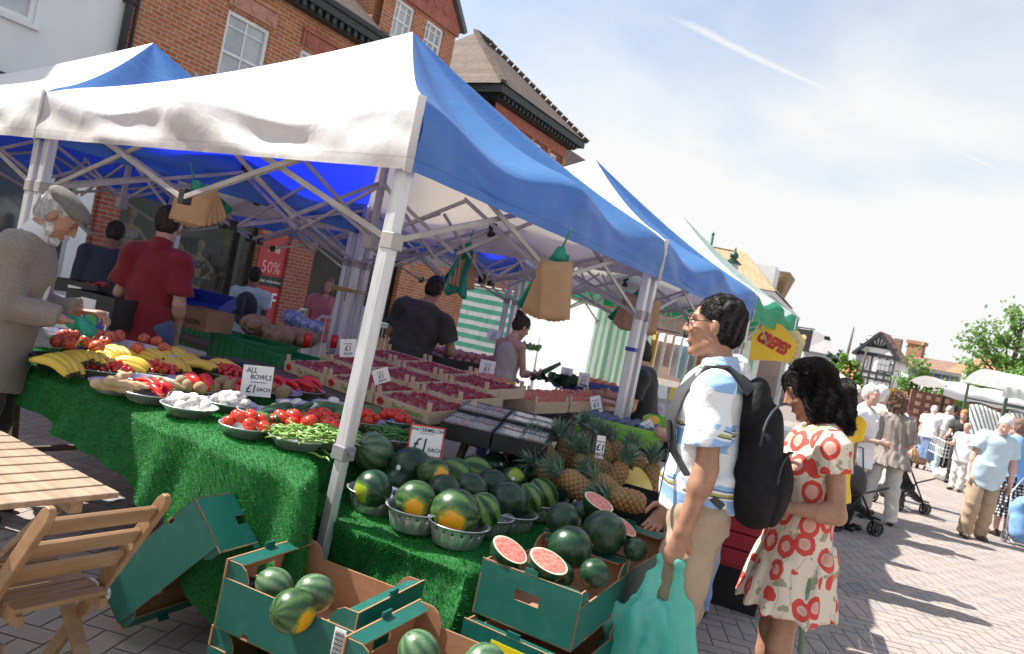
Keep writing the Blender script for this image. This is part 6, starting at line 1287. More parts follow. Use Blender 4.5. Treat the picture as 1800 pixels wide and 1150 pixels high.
        if sl is not None:
            C += [cap(A3(tt(sd_*.02, -.015, .50)), A3(tt(sd_*sw*.95, -.012, .472)), .070*s, .060*s, .04) for sd_ in (1, -1)]
            for sd_ in (1, -1):
                sh, e, w, dd = J[sd_]; f2 = fit*.5
                if sl <= 1: C += [cap(A3(sh), A3(sh.lerp(e, sl)), .060*s+f2, (.062*s+f2)*top.get('cuff', 1), .03, 1, nd, True), ell(A3(sh), (.062*s+f2,)*3, None, .03)]
                else: C += [ell(A3(sh), (.064*s+f2,)*3, None, .03), cap(A3(sh), A3(e), .060*s+f2, .054*s+f2, .03), cap(A3(e), A3(e.lerp(w, sl-1)), .054*s+f2, .042*s+f2, .02, 1, nd, True)]
        else:
            C += [cap(A3(tt(sd_*.10, -.012, .40)), A3(tt(sd_*.105, -.012, .52)), .030*s, .022*s, .03) for sd_ in (1, -1)]
        C += [cap(A3(tt(0, .045, .535)), A3(tt(0, .06, .64)), .058*s, .07*s, .01, 1, nd, False, '-')]
        if top.get('vneck'): C += [cap(A3(tt(0, .12, .40)), A3(tt(0, .10, .56)), .012*s, .07*s, .01, 1, nd, False, '-')]
        nzs = [(nz, (14, 9, 22), .5), (nz*.8, (-20, 12, 13), 2), (nz*.5, (35, 20, 30), 4)] if not top.get('folds') else [(top['folds'], (55, 50, 4), .5), (top['folds']*.6, (95, -70, 5), 2)]
        sdf_mesh(top.get('n', 'shirt'), C, cres, tm, bd, nzs)
        if top.get('collar'):
            cm = top['collar']; C = [cap(A3(tt(0, -.02, .50)), A3(tt(0, -.02, .50).lerp(HT(0, -.02, -.06), .62)), .082*s, .070*s, .02, 1, nd, True), cap(A3(tt(0, -.02, .48)), A3(HT(0, -.02, -.04)), .062*s, .058*s, .005, 1, nd, False, '-'), cap(A3(tt(0, .10, .49)), A3(tt(0, .11, .60)), .03*s, .05*s, .01, 1, nd, False, '-')]
            sdf_mesh('collar', C, .007, cm, bd)
    if bottom:
        bm, L = bottom['m'], bottom.get('len', 1); wd = bottom.get('w', 0)
        if bottom.get('skirt'):
            z1 = bottom['skirt']; C = [cap(A3(V((0, 0, z1*s))), A3(V((0, 0, .95*s))), hipw*ws+bottom.get('flare', .08)*s, waw*ws+.02*s, .03, .80, (0, 1, 0), True), ell((0, -.02*s, .86*s), (hipw*ws+.02, .14*s, .12*s), None, .05)]
            sdf_mesh('skirt', C, cres, bm, bd, [(bottom.get('folds', .008), (40, 40, 3), .4), (bottom.get('folds', .008)*.6, (75, -60, 3), 2)])
        else:
            C = [cap(A3(tt(0, 0, -.10)), A3(tt(0, .0, .075)), hipw*ws+.004*s, waw*ws+.006*s, .04, .68, nd, True)]
            for sd_ in (1, -1):
                h_, k, a = Lg[sd_]; e = a if L >= 1 else k.lerp(a, max(0, L*2-1)) if L > .5 else h_.lerp(k, L*2)
                C += [cap(A3(h_), A3(k), .098*s+wd*.5, .070*s+wd, .035), cap(A3(k), A3(e+V((0, 0, -.02*s))), .070*s+wd, (.058*s+wd*1.1), .02, 1, (0, 1, 0), True)]
            sdf_mesh('trousers', C, cres, bm, bd, [(.004, (18, 25, 30), 1), (.004, (-25, 14, 38), 2)])
    if shoe:
        for sd_ in (1, -1):
            a = Lg[sd_][2]; C = [cap(A3(V((a.x, a.y-.03*s, .040*s))), A3(V((a.x+sd_*.015, a.y+.15*s, .034*s))), .042*s, .036*s, .02, .9, (0, 0, 1)), cap(A3(V((a.x, a.y-.02*s, .05*s))), A3(V((a.x, a.y-.01*s, .085*s))), .040*s, .036*s, .02), ('c', np.array((a.x, a.y-.3, -.1)), np.array((a.x, a.y+.4, -.1)), .10, .10, .004, 1.0, np.array((0, 1., 0)), False, '-')]
            sdf_mesh('shoe', C, max(cres*.8, .008), shoe, bd)
    return dict(o=bd, HT=HT, tt=tt, J=J, s=s, Rh=Rh, T=T, w=lambda p: bd_world(bd, p), hc=hc)
def bd_world(o, p): return Matrix.Translation(o.location) @ Euler(o.rotation_euler).to_matrix().to_4x4() @ V(p)
JEAN = cloth('denim', (.045, .075, .16), (.07, .11, .21), bump=.4); JEANL = cloth('denim_light', (.16, .27, .46), (.22, .34, .52)); KHAKI = cloth('khaki', (.36, .26, .17), (.42, .31, .21)); BLKC = cloth('black_cloth', (.010, .010, .011), (.018, .018, .02)); DGREY = cloth('charcoal_cloth', (.028, .027, .026), (.04, .038, .036)); WHC = cloth('white_cloth', (.74, .75, .76), (.66, .67, .69)); REDC = cloth('red_polo_cloth', (.20, .004, .014), (.16, .003, .011)); TAUPE = cloth('taupe_tweed', (.20, .165, .140), (.25, .21, .18), sc=90); DTR = cloth('dark_trousers', (.055, .045, .04)); STONE = cloth('stone_linen', (.50, .48, .44), (.56, .54, .50)); LBLUE = cloth('pale_blue_cloth', (.45, .60, .68), (.50, .65, .72)); SKY = cloth('sky_blue_cloth', (.16, .34, .62), (.2, .38, .66)); NAVY = cloth('navy_cloth', (.02, .028, .05)); PINK = cloth('pink_cloth', (.50, .15, .20)); YELC = cloth('yellow_cloth', (.72, .46, .01), (.78, .52, .02)); LINEN = cloth('grey_linen', (.50, .46, .42), (.44, .40, .37)); SHOEB = M('shoe_black', (.02, .016, .014), None, 5, .35); SHOEG = M('shoe_brown', (.08, .06, .05), None, 5, .5); CAPEM = cloth('taupe_cape', (.24, .20, .175), (.29, .25, .22))
def stripes_mat():
    m, nt, b = _nt('striped_shirt'); N = NT(nt); v = N.coord('Object'); s = N.n('ShaderNodeSeparateXYZ'); N.l(v, s.inputs[0]); w = N.noise(v, 4.5, 2)
    z = N.math('ADD', s.outputs[2], N.math('MULTIPLY', N.math('SUBTRACT', w, .5), .05)); f = N.math('FRACT', N.math('MULTIPLY', N.math('ADD', z, .04), 1/.235))
    WHT, BL, OL, NV = (.76, .78, .80), (.27, .46, .74), (.42, .42, .10), (.05, .07, .16)
    c = N.ramp(f, [(0, WHT), (.30, BL), (.56, WHT), (.60, NV), (.625, OL), (.665, WHT), (.70, NV), (.72, BL), (.80, WHT)], 'CONSTANT')
    k = N.ramp(N.noise(v, 9, 2, .5, .3), [(.47, 1), (.50, 0)]); c = N.mix(N.math('MULTIPLY', k, .9), c, (.76, .78, .80)); N.l(c, b.inputs['Base Color']); b.inputs['Roughness'].default_value = .8; N.bump(N.noise(v, 16, 4, .6, .6), .45, .012, b); return m
def flower_mat():
    m, nt, b = _nt('flower_print'); N = NT(nt); v = N.coord('Object'); mp = N.n('ShaderNodeMapping'); mp.inputs['Scale'].default_value = (11.2, 11.2, 9.4); N.l(v, mp.inputs[0]); vo = N.n('ShaderNodeTexVoronoi'); vo.inputs['Scale'].default_value = 1; vo.inputs['Randomness'].default_value = .42; N.l(mp.outputs[0], vo.inputs['Vector'])
    dd = N.math('ADD', vo.outputs['Distance'], N.math('MULTIPLY', N.math('SUBTRACT', N.noise(v, 45, 3), .5), .12))
    CR, RD, PK, GN = (.70, .61, .48), (.60, .06, .045), (.64, .34, .26), (.32, .31, .20)
    c = N.ramp(dd, [(0, PK), (.22, (.66, .42, .34)), (.28, RD), (.47, CR)], 'CONSTANT')
    s = N.n('ShaderNodeSeparateXYZ'); N.l(v, s.inputs[0]); an = N.math('ADD', N.math('MULTIPLY', s.outputs[0], 58), N.math('MULTIPLY', s.outputs[1], 50)); st = N.math('ABSOLUTE', N.math('SINE', N.math('ADD', an, N.math('MULTIPLY', N.noise(v, 5, 2), 7)))); vein = N.ramp(st, [(.10, 1), (.16, 0)]); far_ = N.ramp(dd, [(.46, 0), (.50, 1)]); lf = N.ramp(N.noise(v, 16, 2), [(.585, 0), (.61, 1)])
    c = N.mix(N.math('MULTIPLY', far_, N.math('MAXIMUM', N.math('MULTIPLY', vein, .6), lf)), c, GN); N.l(c, b.inputs['Base Color']); b.inputs['Roughness'].default_value = .75; N.bump(N.noise(v, 14, 3), .3, .012, b); return m
def dots_mat(name, c1, c2, sc, th):
    m, nt, b = _nt(name); N = NT(nt); v = N.coord('Object', scale=(sc, sc, sc)); vo = N.n('ShaderNodeTexVoronoi'); vo.inputs['Scale'].default_value = 1; vo.inputs['Randomness'].default_value = .1; N.l(v, vo.inputs['Vector']); N.l(N.ramp(vo.outputs['Distance'], [(th, c2), (th+.05, c1)]), b.inputs['Base Color']); b.inputs['Roughness'].default_value = .8; return m
def check_mat(name, c1, c2, n):
    m, nt, b = _nt(name); N = NT(nt); ck = N.n('ShaderNodeTexChecker'); ck.inputs['Scale'].default_value = n; ck.inputs[1].default_value = (*c1, 1); ck.inputs[2].default_value = (*c2, 1); N.l(N.coord('Object'), ck.inputs[0]); N.l(ck.outputs[0], b.inputs['Base Color']); b.inputs['Roughness'].default_value = .8; return m
def straps(p, mat, parent, pts, w=.022, th=.006, name='strap'):
    g = MB()
    for a, b in zip(pts, pts[1:]): g.bar(a, b, w, th, up=(0, 1, 0))
    return g.build(name, mat, parent)
HERO = .0062
# -- man with the backpack and teal bag
MAN = person(1230, 905, 3.0, facing(-.93, .36), 1.815, 'man in a striped blue and white shirt with glasses, black backpack and khaki trousers', SK_T, dict(m=stripes_mat(), hem=-.015, fit=.018, sl=.72, cuff=1.12, noise=.006, collar=cloth('collar_blue', (.42, .56, .72))), dict(m=KHAKI, w=.018), ('short', H_BLK), SHOEB, lean=.09, head=(.0, .0, 0), aL=((-.08, -.13, -1), (.02, .16, -1)), aR=((.06, -.05, -1), (-.05, .45, -.9)), res=HERO, belly=.035, curl=(.7, 1.15), wid=1.02)
m_, s_ = MAN['o'], MAN['s']
GLS = M('glasses_frame', (.02, .012, .01), None, 5, .3)
g = MB(); h = MAN['HT']
for sd_ in (1, -1):
    pts = [h(sd_*(.034+.024*math.cos(a)), .108-.012*abs(math.cos(a))*(1 if math.cos(a) > 0 else .2), .012+.018*math.sin(a)) for a in [i*math.pi/8 for i in range(17)]]; g.tube(pts, .0022, 6, cap=False); g.tube([h(sd_*.057, .094, .016), h(sd_*.078, .03, .018), h(sd_*.082, -.012, .012), h(sd_*.08, -.025, -.01)], .0028, 6)
g.tube([h(-.011, .112, .016), h(.011, .112, .016)], .002, 6); g.build('glasses', GLS, m_, smooth=True)
# backpack: its own thing
PACK = M('backpack_fabric', (.006, .006, .007), (.011, .011, .013), 30, .75, bump=.6, bsc=26, bd=.012, spec=.25); PACKG = M('backpack_strap', (.035, .035, .038), (.05, .05, .053), 90, .7, bump=.4, bsc=150)
bp = empty('backpack', m_.location, 0, 'black rounded backpack with grey straps on the man in the striped shirt', 'backpack'); bp.rotation_euler = m_.rotation_euler; t = MAN['tt']
o = sdf_mesh('pack_body', [ell(A3(t(0, -.190, .20)), (.150, .090, .23), None, .05), ell(A3(t(0, -.155, .41)), (.115, .06, .12), None, .06), ell(A3(t(0, -.205, .08)), (.145, .100, .13), None, .06)], .008, PACK, bp, [(.004, (20, 16, 24), 1), (.003, (-30, 22, 14), 2)])
o = sdf_mesh('front_pocket', [ell(A3(t(0, -.265, .11)), (.115, .052, .15), None, .05)], .008, PACK, bp, [(.003, (25, 16, 24), 3)])
g = MB(); g.tube([t(.13*math.cos(a), -.303+.04*abs(math.cos(a)), .15+.11*math.sin(a)) for a in [i*math.pi/10 for i in range(11)]], .0045, 6); g.tube([t(.16*math.cos(a), -.262+.07*abs(math.cos(a)), .28+.16*math.sin(a)) for a in [i*math.pi/10 for i in range(11)]], .005, 6); g.build('zip', PACKG, bp, smooth=True)
for sd_ in (1, -1):
    P = [t(sd_*.085, -.14, .47), t(sd_*.10, -.05, .555), t(sd_*.115, .03, .545), t(sd_*.135, .105, .44), t(sd_*.15, .13, .33), t(sd_*.165, .11, .22), t(sd_*.18, .03, .12), t(sd_*.16, -.09, .04)]
    g = MB(); n = len(P)
    vs = []
    for i, p in enumerate(P):
        dd = (P[min(i+1, n-1)]-P[max(i-1, 0)]).normalized(); c0 = t(0, 0, .3); out = (p-V((0, 0, p.z))-V((c0.x, c0.y, 0))); out = (out-dd*out.dot(dd)).normalized() if i not in (1, 2) else (V((0, 0, 1))-dd*dd.z).normalized(); lat = dd.cross(out); w = (.030 if i < 5 else .014)
        vs += [p+lat*w+out*.006, p-lat*w+out*.006, p-lat*w-out*.006, p+lat*w-out*.006]
    g.add(vs, [(i*4+a, i*4+(a+1) % 4, i*4+4+(a+1) % 4, i*4+4+a) for i in range(n-1) for a in range(4)]+[(0, 1, 2, 3), (n*4-1, n*4-2, n*4-3, n*4-4)]); g.build('shoulder_strap', PACKG, bp, smooth=True, bevel=.003)
    g = MB(); g.bar(t(sd_*.152, .135, .33), t(sd_*.163, .125, .25), .045, .014, up=(0, 1, 0)); g.build('buckle', BLACKP, bp, bevel=.004)
    g = MB(); g.bar(t(sd_*.166, .122, .24), t(sd_*.172, .14, .02), .016, .003, up=(0, 1, 0)); g.build('strap_end', PACKG, bp)
# teal carrier bag in the left hand
sh, e_, w_l, dl = MAN['J'][-1]; hw_ = bd_world(m_, w_l+dl*.10*s_); fwd = V((-math.sin(m_.rotation_euler.z), math.cos(m_.rotation_euler.z), 0)); lat = V((fwd.y, -fwd.x, 0))
BAGT = M('carrier_teal', (.16, .80, .66), (.36, .90, .80), 9, .3, bump=1.0, bsc=34, bd=.010, trans=.62, stretch=(1, 1, .35))
hb_ = hw_+V((0, 0, -.02)); bag = empty('carrier_bag', hb_, facing(.3, 1), 'full teal plastic carrier bag hanging from the hand of the man in the striped shirt', 'carrier bag')
P = [cap((-.02, 0, -.24), (.0, 0, -.46), .105, .15, .07, .75, (0, 1, 0)), ell((.03, 0, -.52), (.16, .12, .12), None, .07), ell((-.07, .02, -.42), (.10, .09, .13), None, .05), cap((-.02, 0, -.01), (-.085, .005, -.26), .014, .062, .03, .28), cap((.015, 0, -.01), (.07, -.005, -.27), .013, .066, .03, .28), ell((-.15, .0, -.235), (.055, .025, .05), None, .03), cap((-.03, -.005, .0), (.03, -.005, .0), .012, .012, .01)]
bag.scale = (1.22, .95, 1.14); sdf_mesh('bag_body', P, .0065, BAGT, bag, [(.008, (50, 30, 9), 1), (.006, (-85, 50, 7), 2), (.004, (120, -60, 22), 3), (.003, (40, 110, 60), 4)])
# -- woman in the flower print dress
FLW = flower_mat()
WOM = person(1412, 905, 3.14, facing(-.9, .12), 1.64, 'dark haired woman in a cream dress with red flower print, looking down', SK_T, dict(m=FLW, hem=-.10, fit=.012, sl=.40, cuff=1.05, noise=.003, n='dress_bodice', vneck=True), dict(m=FLW, skirt=.635, flare=.075, folds=.011), ('long', H_BLK), SHOEB, fem=True, lean=.0, head=(.0, .55, 0), aL=((-.10, -.22, -1), (.10, .95, -.06)), aR=((.1, .0, -1), (-.15, .95, .10)), res=HERO, curl=(.9, .9), wid=1.10, stance=.08, pn=((-.3, 0, -1), (.5, 0, -1)))
w_ = WOM['o']; h = WOM['HT']
g = MB(); g.tube([WOM['tt'](-.165, -.02, -.02), WOM['tt'](-.19, -.02, -.20), WOM['tt'](-.185, -.04, -.42)], .012, 6); g.build('side_sash', cloth('sage_cloth', (.16, .24, .15)), w_, smooth=True)
# -- old man in the flat cap
OLD = person(-8, 640, 3.80, facing(.92, .30), 1.76, 'old man in a grey flat cap and taupe jacket with a white beard', SK_T, dict(m=TAUPE, hem=-.24, fit=.034, sl=1.93, noise=.006, flare=.03, n='jacket'), dict(m=DTR, w=.008), ('short', H_GR), SHOEB, lean=.10, head=(.05, .52, 0), aR=((.06, .02, -1), (-.2, .95, -.05)), aL=((0, .15, -1), (.35, .9, .08)), res=HERO, belly=.0, curl=(.9, .9), wid=.96, pn=((0, 0, -1), (0, 0, -1)))
o_ = OLD['o']; h = OLD['HT']; so_ = OLD['s']; RA = np.array(OLD['Rh'])
sdf_mesh('flat_cap', [ell(A3(h(0, -.012, .082)), (.098*so_, .120*so_, .052*so_), RA, .03), ell(A3(h(0, .05, .075)), (.085*so_, .075*so_, .032*so_), RA, .03), ell(A3(h(0, .125, .046)), (.072*so_, .055*so_, .009*so_), RA, .012), ell(A3(h(0, -.03, .02)), (.070*so_, .09*so_, .05*so_), RA, .01, '-')], .006, M('cap_tweed', (.13, .118, .108), (.19, .175, .16), 70, .9, bump=.5, bsc=120), o_, [(.002, (60, 40, 30), 1)])
be_ = sdf_mesh('beard', [ell(A3(h(0, .066, -.102)), (.036*so_, .034*so_, .036*so_), RA, .02), ell(A3(h(.052, .015, -.07)), (.012*so_, .030*so_, .048*so_), RA, .02), ell(A3(h(-.052, .015, -.07)), (.012*so_, .030*so_, .048*so_), RA, .02), ell(A3(h(0, .098, -.048)), (.028*so_, .012*so_, .009*so_), RA, .01)], .006, H_WH, o_, [(.003, (110, 90, 60), 1), (.002, (-90, 60, 120), 2)])
sdf_mesh('shirt_collar', [cap(A3(OLD['tt'](0, -.01, .50)), A3(h(0, -.01, -.085)), .076, .068, .01, 1, (0, 1, 0), True), ell(A3(OLD['tt'](0, .115, .36)), (.045, .03, .16), None, .03)], .007, WHC, o_)
strands(be_, 3500, .018, (0, .2, -1), H_WH, 5)
g = MB(); ew = OLD['J'][1]
for k in range(3): g.ball(ew[1].lerp(ew[2], .70+.06*k)+V((.045, 0, -.01)), .008, 8)
g.build('cuff_button', BLACKP, o_, smooth=True)
ob = empty('carrier_bag', bd_world(o_, ew[2]+V((0, .06, 0))), 0, 'small green carrier bag held by the old man in the flat cap', 'carrier bag'); sdf_mesh('bag_body', [ell((0.02, .02, -.01), (.09, .03, .035), None, .03), ell((.07, .04, -.03), (.05, .04, .03), None, .03), ell((-.04, 0, .0), (.05, .03, .03), None, .03)], .008, TEALB, ob, [(.006, (50, 40, 60), 1)])
# -- stall people
person(256, 560, 5.3, facing(-.12, 1), 1.86, 'man in a loose dark red polo shirt and jeans, seen from behind', SK_L, dict(m=REDC, hem=-.20, fit=.035, sl=.80, cuff=1.15, noise=.006, collar=REDC), dict(m=JEAN, w=.012), ('short', H_DK), SHOEB, lean=.05, head=(.1, .25, 0), aL=((-.20, .1, -1), (.2, .9, -.35)), aR=((.16, -.1, -1), (-.1, .55, -.8)), res=.009, belly=.0, wid=.80)
person(712, 640, 7.1, facing(.12, 1), 1.82, 'man in a charcoal grey t-shirt and blue jeans, bending behind the strawberry trays', SK_T, dict(m=DGREY, hem=-.07, fit=.03, sl=.72, cuff=1.15, noise=.006), dict(m=cloth('bright_denim', (.04, .10, .32), (.06, .13, .38))), ('short', H_BLK), SHOEB, lean=.06, side=.16, head=(-.1, .15, .0), aR=((.42, .1, -1), (-.3, .9, -.15)), aL=((-.3, .15, -1), (.2, .9, -.2)), res=.010, belly=.02, wid=1.10)
TK = person(888, 640, 7.5, facing(.62, .65), 1.62, 'woman in a cream sleeveless top with tied up dark hair, holding greens behind the peaches', SK_L, dict(m=LINEN, hem=-.14, fit=.012, sl=None, noise=.004), dict(m=JEAN), ('bun', H_DK), SHOEB, fem=True, lean=.08, head=(-.25, .38, 0), aR=((.15, .22, -1), (-.05, .95, .10)), aL=((-.15, .1, -1), (.1, .9, -.3)), res=.010, curl=(1, 1))
ew = TK['J'][1]; q = bd_world(TK['o'], ew[2]+V((0, .08, .02))); g = MB()
for k, a in enumerate((-.35, .1, .5)): g.tube([q+V((-.10, -.05, -.10)), q, q+V((.10+a*.1, .06, .09+a*.08))], [.022, .03, .018], 8)
tag(g.build('courgette_bundle', CUC, None, smooth=True), 'dark green courgettes held by the woman in the sleeveless top', 'vegetables')
person(1140, 690, 6.35, facing(-.85, .3), 1.62, 'dark haired person in a black t-shirt behind the second tent leg, arms folded forward', SK_L, dict(m=BLKC, hem=-.14, fit=.03, sl=.7, noise=.005), dict(m=BLKC), ('full', H_DK), SHOEB, lean=.15, head=(.1, .35, 0), aL=((-.15, .1, -1), (.15, .95, .0)), aR=((.1, .3, -1), (-.2, .95, .05)), res=.010, wid=1.12)
person(183, 490, 6.9, facing(-.3, .9), 1.72, 'person in a dark navy jacket behind the man in the red polo shirt', SK_B, dict(m=NAVY, hem=-.2, fit=.03, sl=1.9), dict(m=BLKC), ('short', H_BLK), SHOEB, head=(0, .3, 0), lean=.08, res=.014, face=False)
KID = person(437, 540, 8.6, facing(-.1, 1), 1.55, 'youth in a pale blue t-shirt with a dark backpack by the red sale poster', SK_B, dict(m=LBLUE, hem=-.16, fit=.02, sl=.6), dict(m=NAVY), ('short', H_BLK), SHOEB, res=.014, face=False)
kb = empty('backpack', KID['o'].location, 0, 'small dark backpack on the youth by the red sale poster', 'backpack'); kb.rotation_euler = KID['o'].rotation_euler; sdf_mesh('pack_body', [ell(A3(KID['tt'](0, -.17, .27)), (.14, .09, .20), None, .03)], .014, cloth('dark_blue_pack', (.03, .035, .06)), kb)
g = MB(); g.box(KID['tt'](0, -.265, .30), (.04, .012, .20)); g.box(KID['tt'](0, -.262, .14), (.16, .02, .08)); g.build('pocket', M('pack_panel', (.07, .075, .10), None, 5, .6), kb, bevel=.004)
person(572, 520, 10.2, facing(.3, -.6), 1.62, 'woman in a pink top near the shop doorway left of the tent column', SK_L, dict(m=PINK, hem=-.15, fit=.02, sl=.6), dict(m=WHC, w=.02), ('long', H_BR), SHOEB, fem=True, res=.016, face=False)
person(624, 540, 9.4, facing(-.3, .8), 1.60, 'person in a pale striped shirt behind the tent column', SK_L, dict(m=WHC, hem=-.15, fit=.03, sl=.7), dict(m=DTR), ('bald', H_GR), SHOEB, lean=.25, res=.016, face=False)
BLP = check_mat('blue_check', (.12, .26, .55), (.55, .66, .80), 62)
person(0, 0, 0, facing(-.7, .6), 1.60, 'white haired person in a blue checked shirt behind the man with the backpack', SK_P, dict(m=BLP, hem=-.18, fit=.03, sl=.66), dict(m=JEANL, w=.012), ('full', H_WH), SHOEB, head=(-.2, .3, 0), aL=((-.1, .2, -1), (.1, .9, .1)), res=.009, root=V((-1.12, 4.52, 0)))
person(1466, 790, 5.9, facing(-.3, .9), 1.60, 'dark haired woman in a bright yellow top behind the woman in the flower dress', SK_B, dict(m=YELC, hem=-.22, fit=.03, sl=.5, flare=.03), dict(m=cloth('grey_trousers', (.22, .23, .26))), ('long', H_BLK), SHOEB, fem=True, head=(0, .2, 0), res=.011, face=False)
person(1452, 760, 6.3, facing(-.4, .8), 1.64, 'person with white hair behind the woman in the yellow top', SK_P, dict(m=WHC, hem=-.2, fit=.03), dict(m=DTR), ('full', H_WH), SHOEB, res=.014, face=False)
# -- the square
person(1514, 760, 8.3, facing(.62, -.62), 1.63, 'white haired woman in a white v-neck top and black trousers, facing right', SK_P, dict(m=WHC, hem=-.16, fit=.03, sl=.55, vneck=True), dict(m=BLKC), ('short', H_WH), SHOEB, fem=True, belly=.03, wid=1.12, head=(-.3, .05, 0), aR=((.15, .15, -1), (-.4, .9, .0)), aL=((-.2, .1, -1), (.5, .9, -.1)), res=.009)
person(1486, 760, 9.4, facing(.5, -.7), 1.60, 'pale haired woman half hidden left of the white v-neck top', SK_P, dict(m=LBLUE, hem=-.16, fit=.03, sl=.55), dict(m=BLKC), ('full', H_WH), SHOEB, fem=True, res=.014)
person(1535, 760, 9.6, facing(.7, .3), 1.66, 'white haired man in a white shirt behind the white v-neck top', SK_P, dict(m=WHC, hem=-.16, fit=.04, sl=.6), dict(m=STONE), ('full', H_WH), SHOEB, aR=((.1, .2, -1), (0, .95, .1)), res=.014, wid=1.1)
person(1561, 770, 11.5, facing(.5, .5), 1.60, 'person in a white top partly hidden by the curly haired woman', SK_P, dict(m=WHC, hem=-.16, fit=.03), dict(m=STONE), ('bald', H_BL), SHOEB, res=.018, face=False)
CPW = person(0, 0, 0, facing(.35, .9), 1.60, 'curly haired woman in a taupe pleated cape and wide stone trousers', SK_P, dict(m=CAPEM, hem=-.16, fit=.05, flare=.075, sl=.95, cuff=1.3, folds=.010, n='cape'), dict(m=STONE, w=.022), ('curly', H_BR), SHOEB, fem=True, wid=1.0, lean=.06, head=(-.2, .12, 0), aL=((-.30, -.05, -1), (.2, .3, -1)), aR=((.30, .05, -1), (-.3, .6, -.6)), lR=((.10, .0, -1), (.12, -.05, -1)), lL=((-.10, .05, -1), (-.06, .02, -1)), res=.010, root=V((-.60, 10.25, 0)))
hb2 = empty('handbag', bd_world(CPW['o'], CPW['tt'](-.27, .05, -.12)), CPW['o'].rotation_euler.z, 'cream leather handbag at the side of the woman in the cape', 'handbag'); CRM = M('cream_leather', (.62, .58, .50), (.68, .64, .56), 6, .45, bump=.3)
sdf_mesh('bag_body', [ell((0, 0, -.05), (.06, .17, .13), None, .03), cap((0, -.12, -.12), (0, .12, -.12), .06, .06, .04)], .012, CRM, hb2); g = MB(); g.tube([(0, -.12, .02), (.02, -.06, .3), (.06, 0, .46), (.02, .06, .3), (0, .12, .02)], .010, 6); g.build('handle', CRM, hb2, smooth=True)
OM = person(0, 0, 0, facing(-.12, -1), 1.62, 'white haired old man in a pale blue polo shirt and tan trousers, looking down', SK_P, dict(m=LBLUE, hem=-.19, fit=.045, sl=.70, cuff=1.2, noise=.006, collar=LBLUE), dict(m=KHAKI, w=.028), ('short', H_WH), SHOEG, belly=.05, lean=.12, side=-.10, head=(-.35, .45, 0), aL=((-.22, .0, -1), (.0, .12, -1)), aR=((.22, -.06, -1), (.05, .1, -1)), lR=((.05, .16, -1), (0, -.16, -1)), lL=((-.05, -.05, -1), (0, -.12, -1)), res=.009, root=V((.45, 11.15, 0)), wid=.98)
person(0, 0, 0, facing(-.25, .9), 1.60, 'brown haired woman in a blue top and black dotted skirt with a trolley', SK_P, dict(m=SKY, hem=-.12, fit=.035, sl=.72, cuff=1.15), dict(m=dots_mat('dotted_skirt', (.012, .012, .015), (.72, .72, .70), 24, .33), skirt=.32, flare=.12, folds=.010), ('full', H_BR), SHOEB, fem=True, wid=1.12, lean=.08, head=(.3, .2, 0), aR=((.2, .0, -1), (-.1, .35, -1)), aL=((-.25, -.05, -1), (-.05, .15, -1)), res=.010, root=at_d(1787, 800, 9.9))
person(0, 0, 0, facing(.55, .7), 1.56, 'white haired old woman in a white top and blue skirt with a brown basket bag', SK_P, dict(m=WHC, hem=-.10, fit=.03, sl=.6), dict(m=cloth('denim_skirt', (.12, .2, .36), (.2, .28, .45), sc=14), skirt=.30, flare=.07, folds=.008), ('short', H_WH), SHOEB, fem=True, lean=.22, head=(0, .25, 0), aR=((.1, .1, -1), (0, .25, -1)), res=.015, root=V((-.45, 20.2, 0)), wid=1.1)
person(0, 0, 0, facing(.75, .2), 1.64, 'man in a light grey shirt leaning beside the white haired woman in the blue skirt', SK_P, dict(m=cloth('light_grey_cloth', (.55, .55, .55)), hem=-.18, fit=.04, sl=1.6), dict(m=LBLUE, w=.02), ('bald', H_GR), SHOEB, lean=.25, head=(0, .2, 0), aR=((.1, .4, -1), (0, .9, -.3)), res=.016, root=at_d(1650, 760, 18.2))
person(0, 0, 0, facing(-.6, -.6), 1.60, 'ginger haired stallholder in black under the white awning stall', SK_P, dict(m=BLKC, hem=-.18, fit=.03), dict(m=BLKC), ('short', H_OR), SHOEB, lean=.15, head=(0, .3, 0), aR=((.1, .4, -1), (0, .9, -.3)), res=.016, root=at_d(1690, 770, 15.5))
person(0, 0, 0, facing(-.7, -.5), 1.35, 'seated pink faced person in white below the ginger haired stallholder', SK_P, dict(m=WHC, hem=-.18, fit=.05), dict(m=STONE, w=.02), ('bald', H_BL), SHOEB, head=(0, .3, 0), aR=((.1, .5, -.8), (0, .95, .0)), res=.018, root=at_d(1692, 800, 14.3))
person(0, 0, 0, facing(-.2, .9), 1.66, 'dark haired person in a blue top at the awning stall, seen from behind', SK_B, dict(m=NAVY, hem=-.18, fit=.03), dict(m=BLKC), ('short', H_BLK), SHOEB, res=.018, face=False, root=at_d(1668, 765, 19.0))
person(0, 0, 0, facing(-.3, -.8), 1.68, 'dark haired person under the striped awning at the right edge', SK_L, dict(m=BLKC, hem=-.18, fit=.03), dict(m=BLKC), ('full', H_DK), SHOEB, res=.016, root=at_d(1796, 800, 13.8))
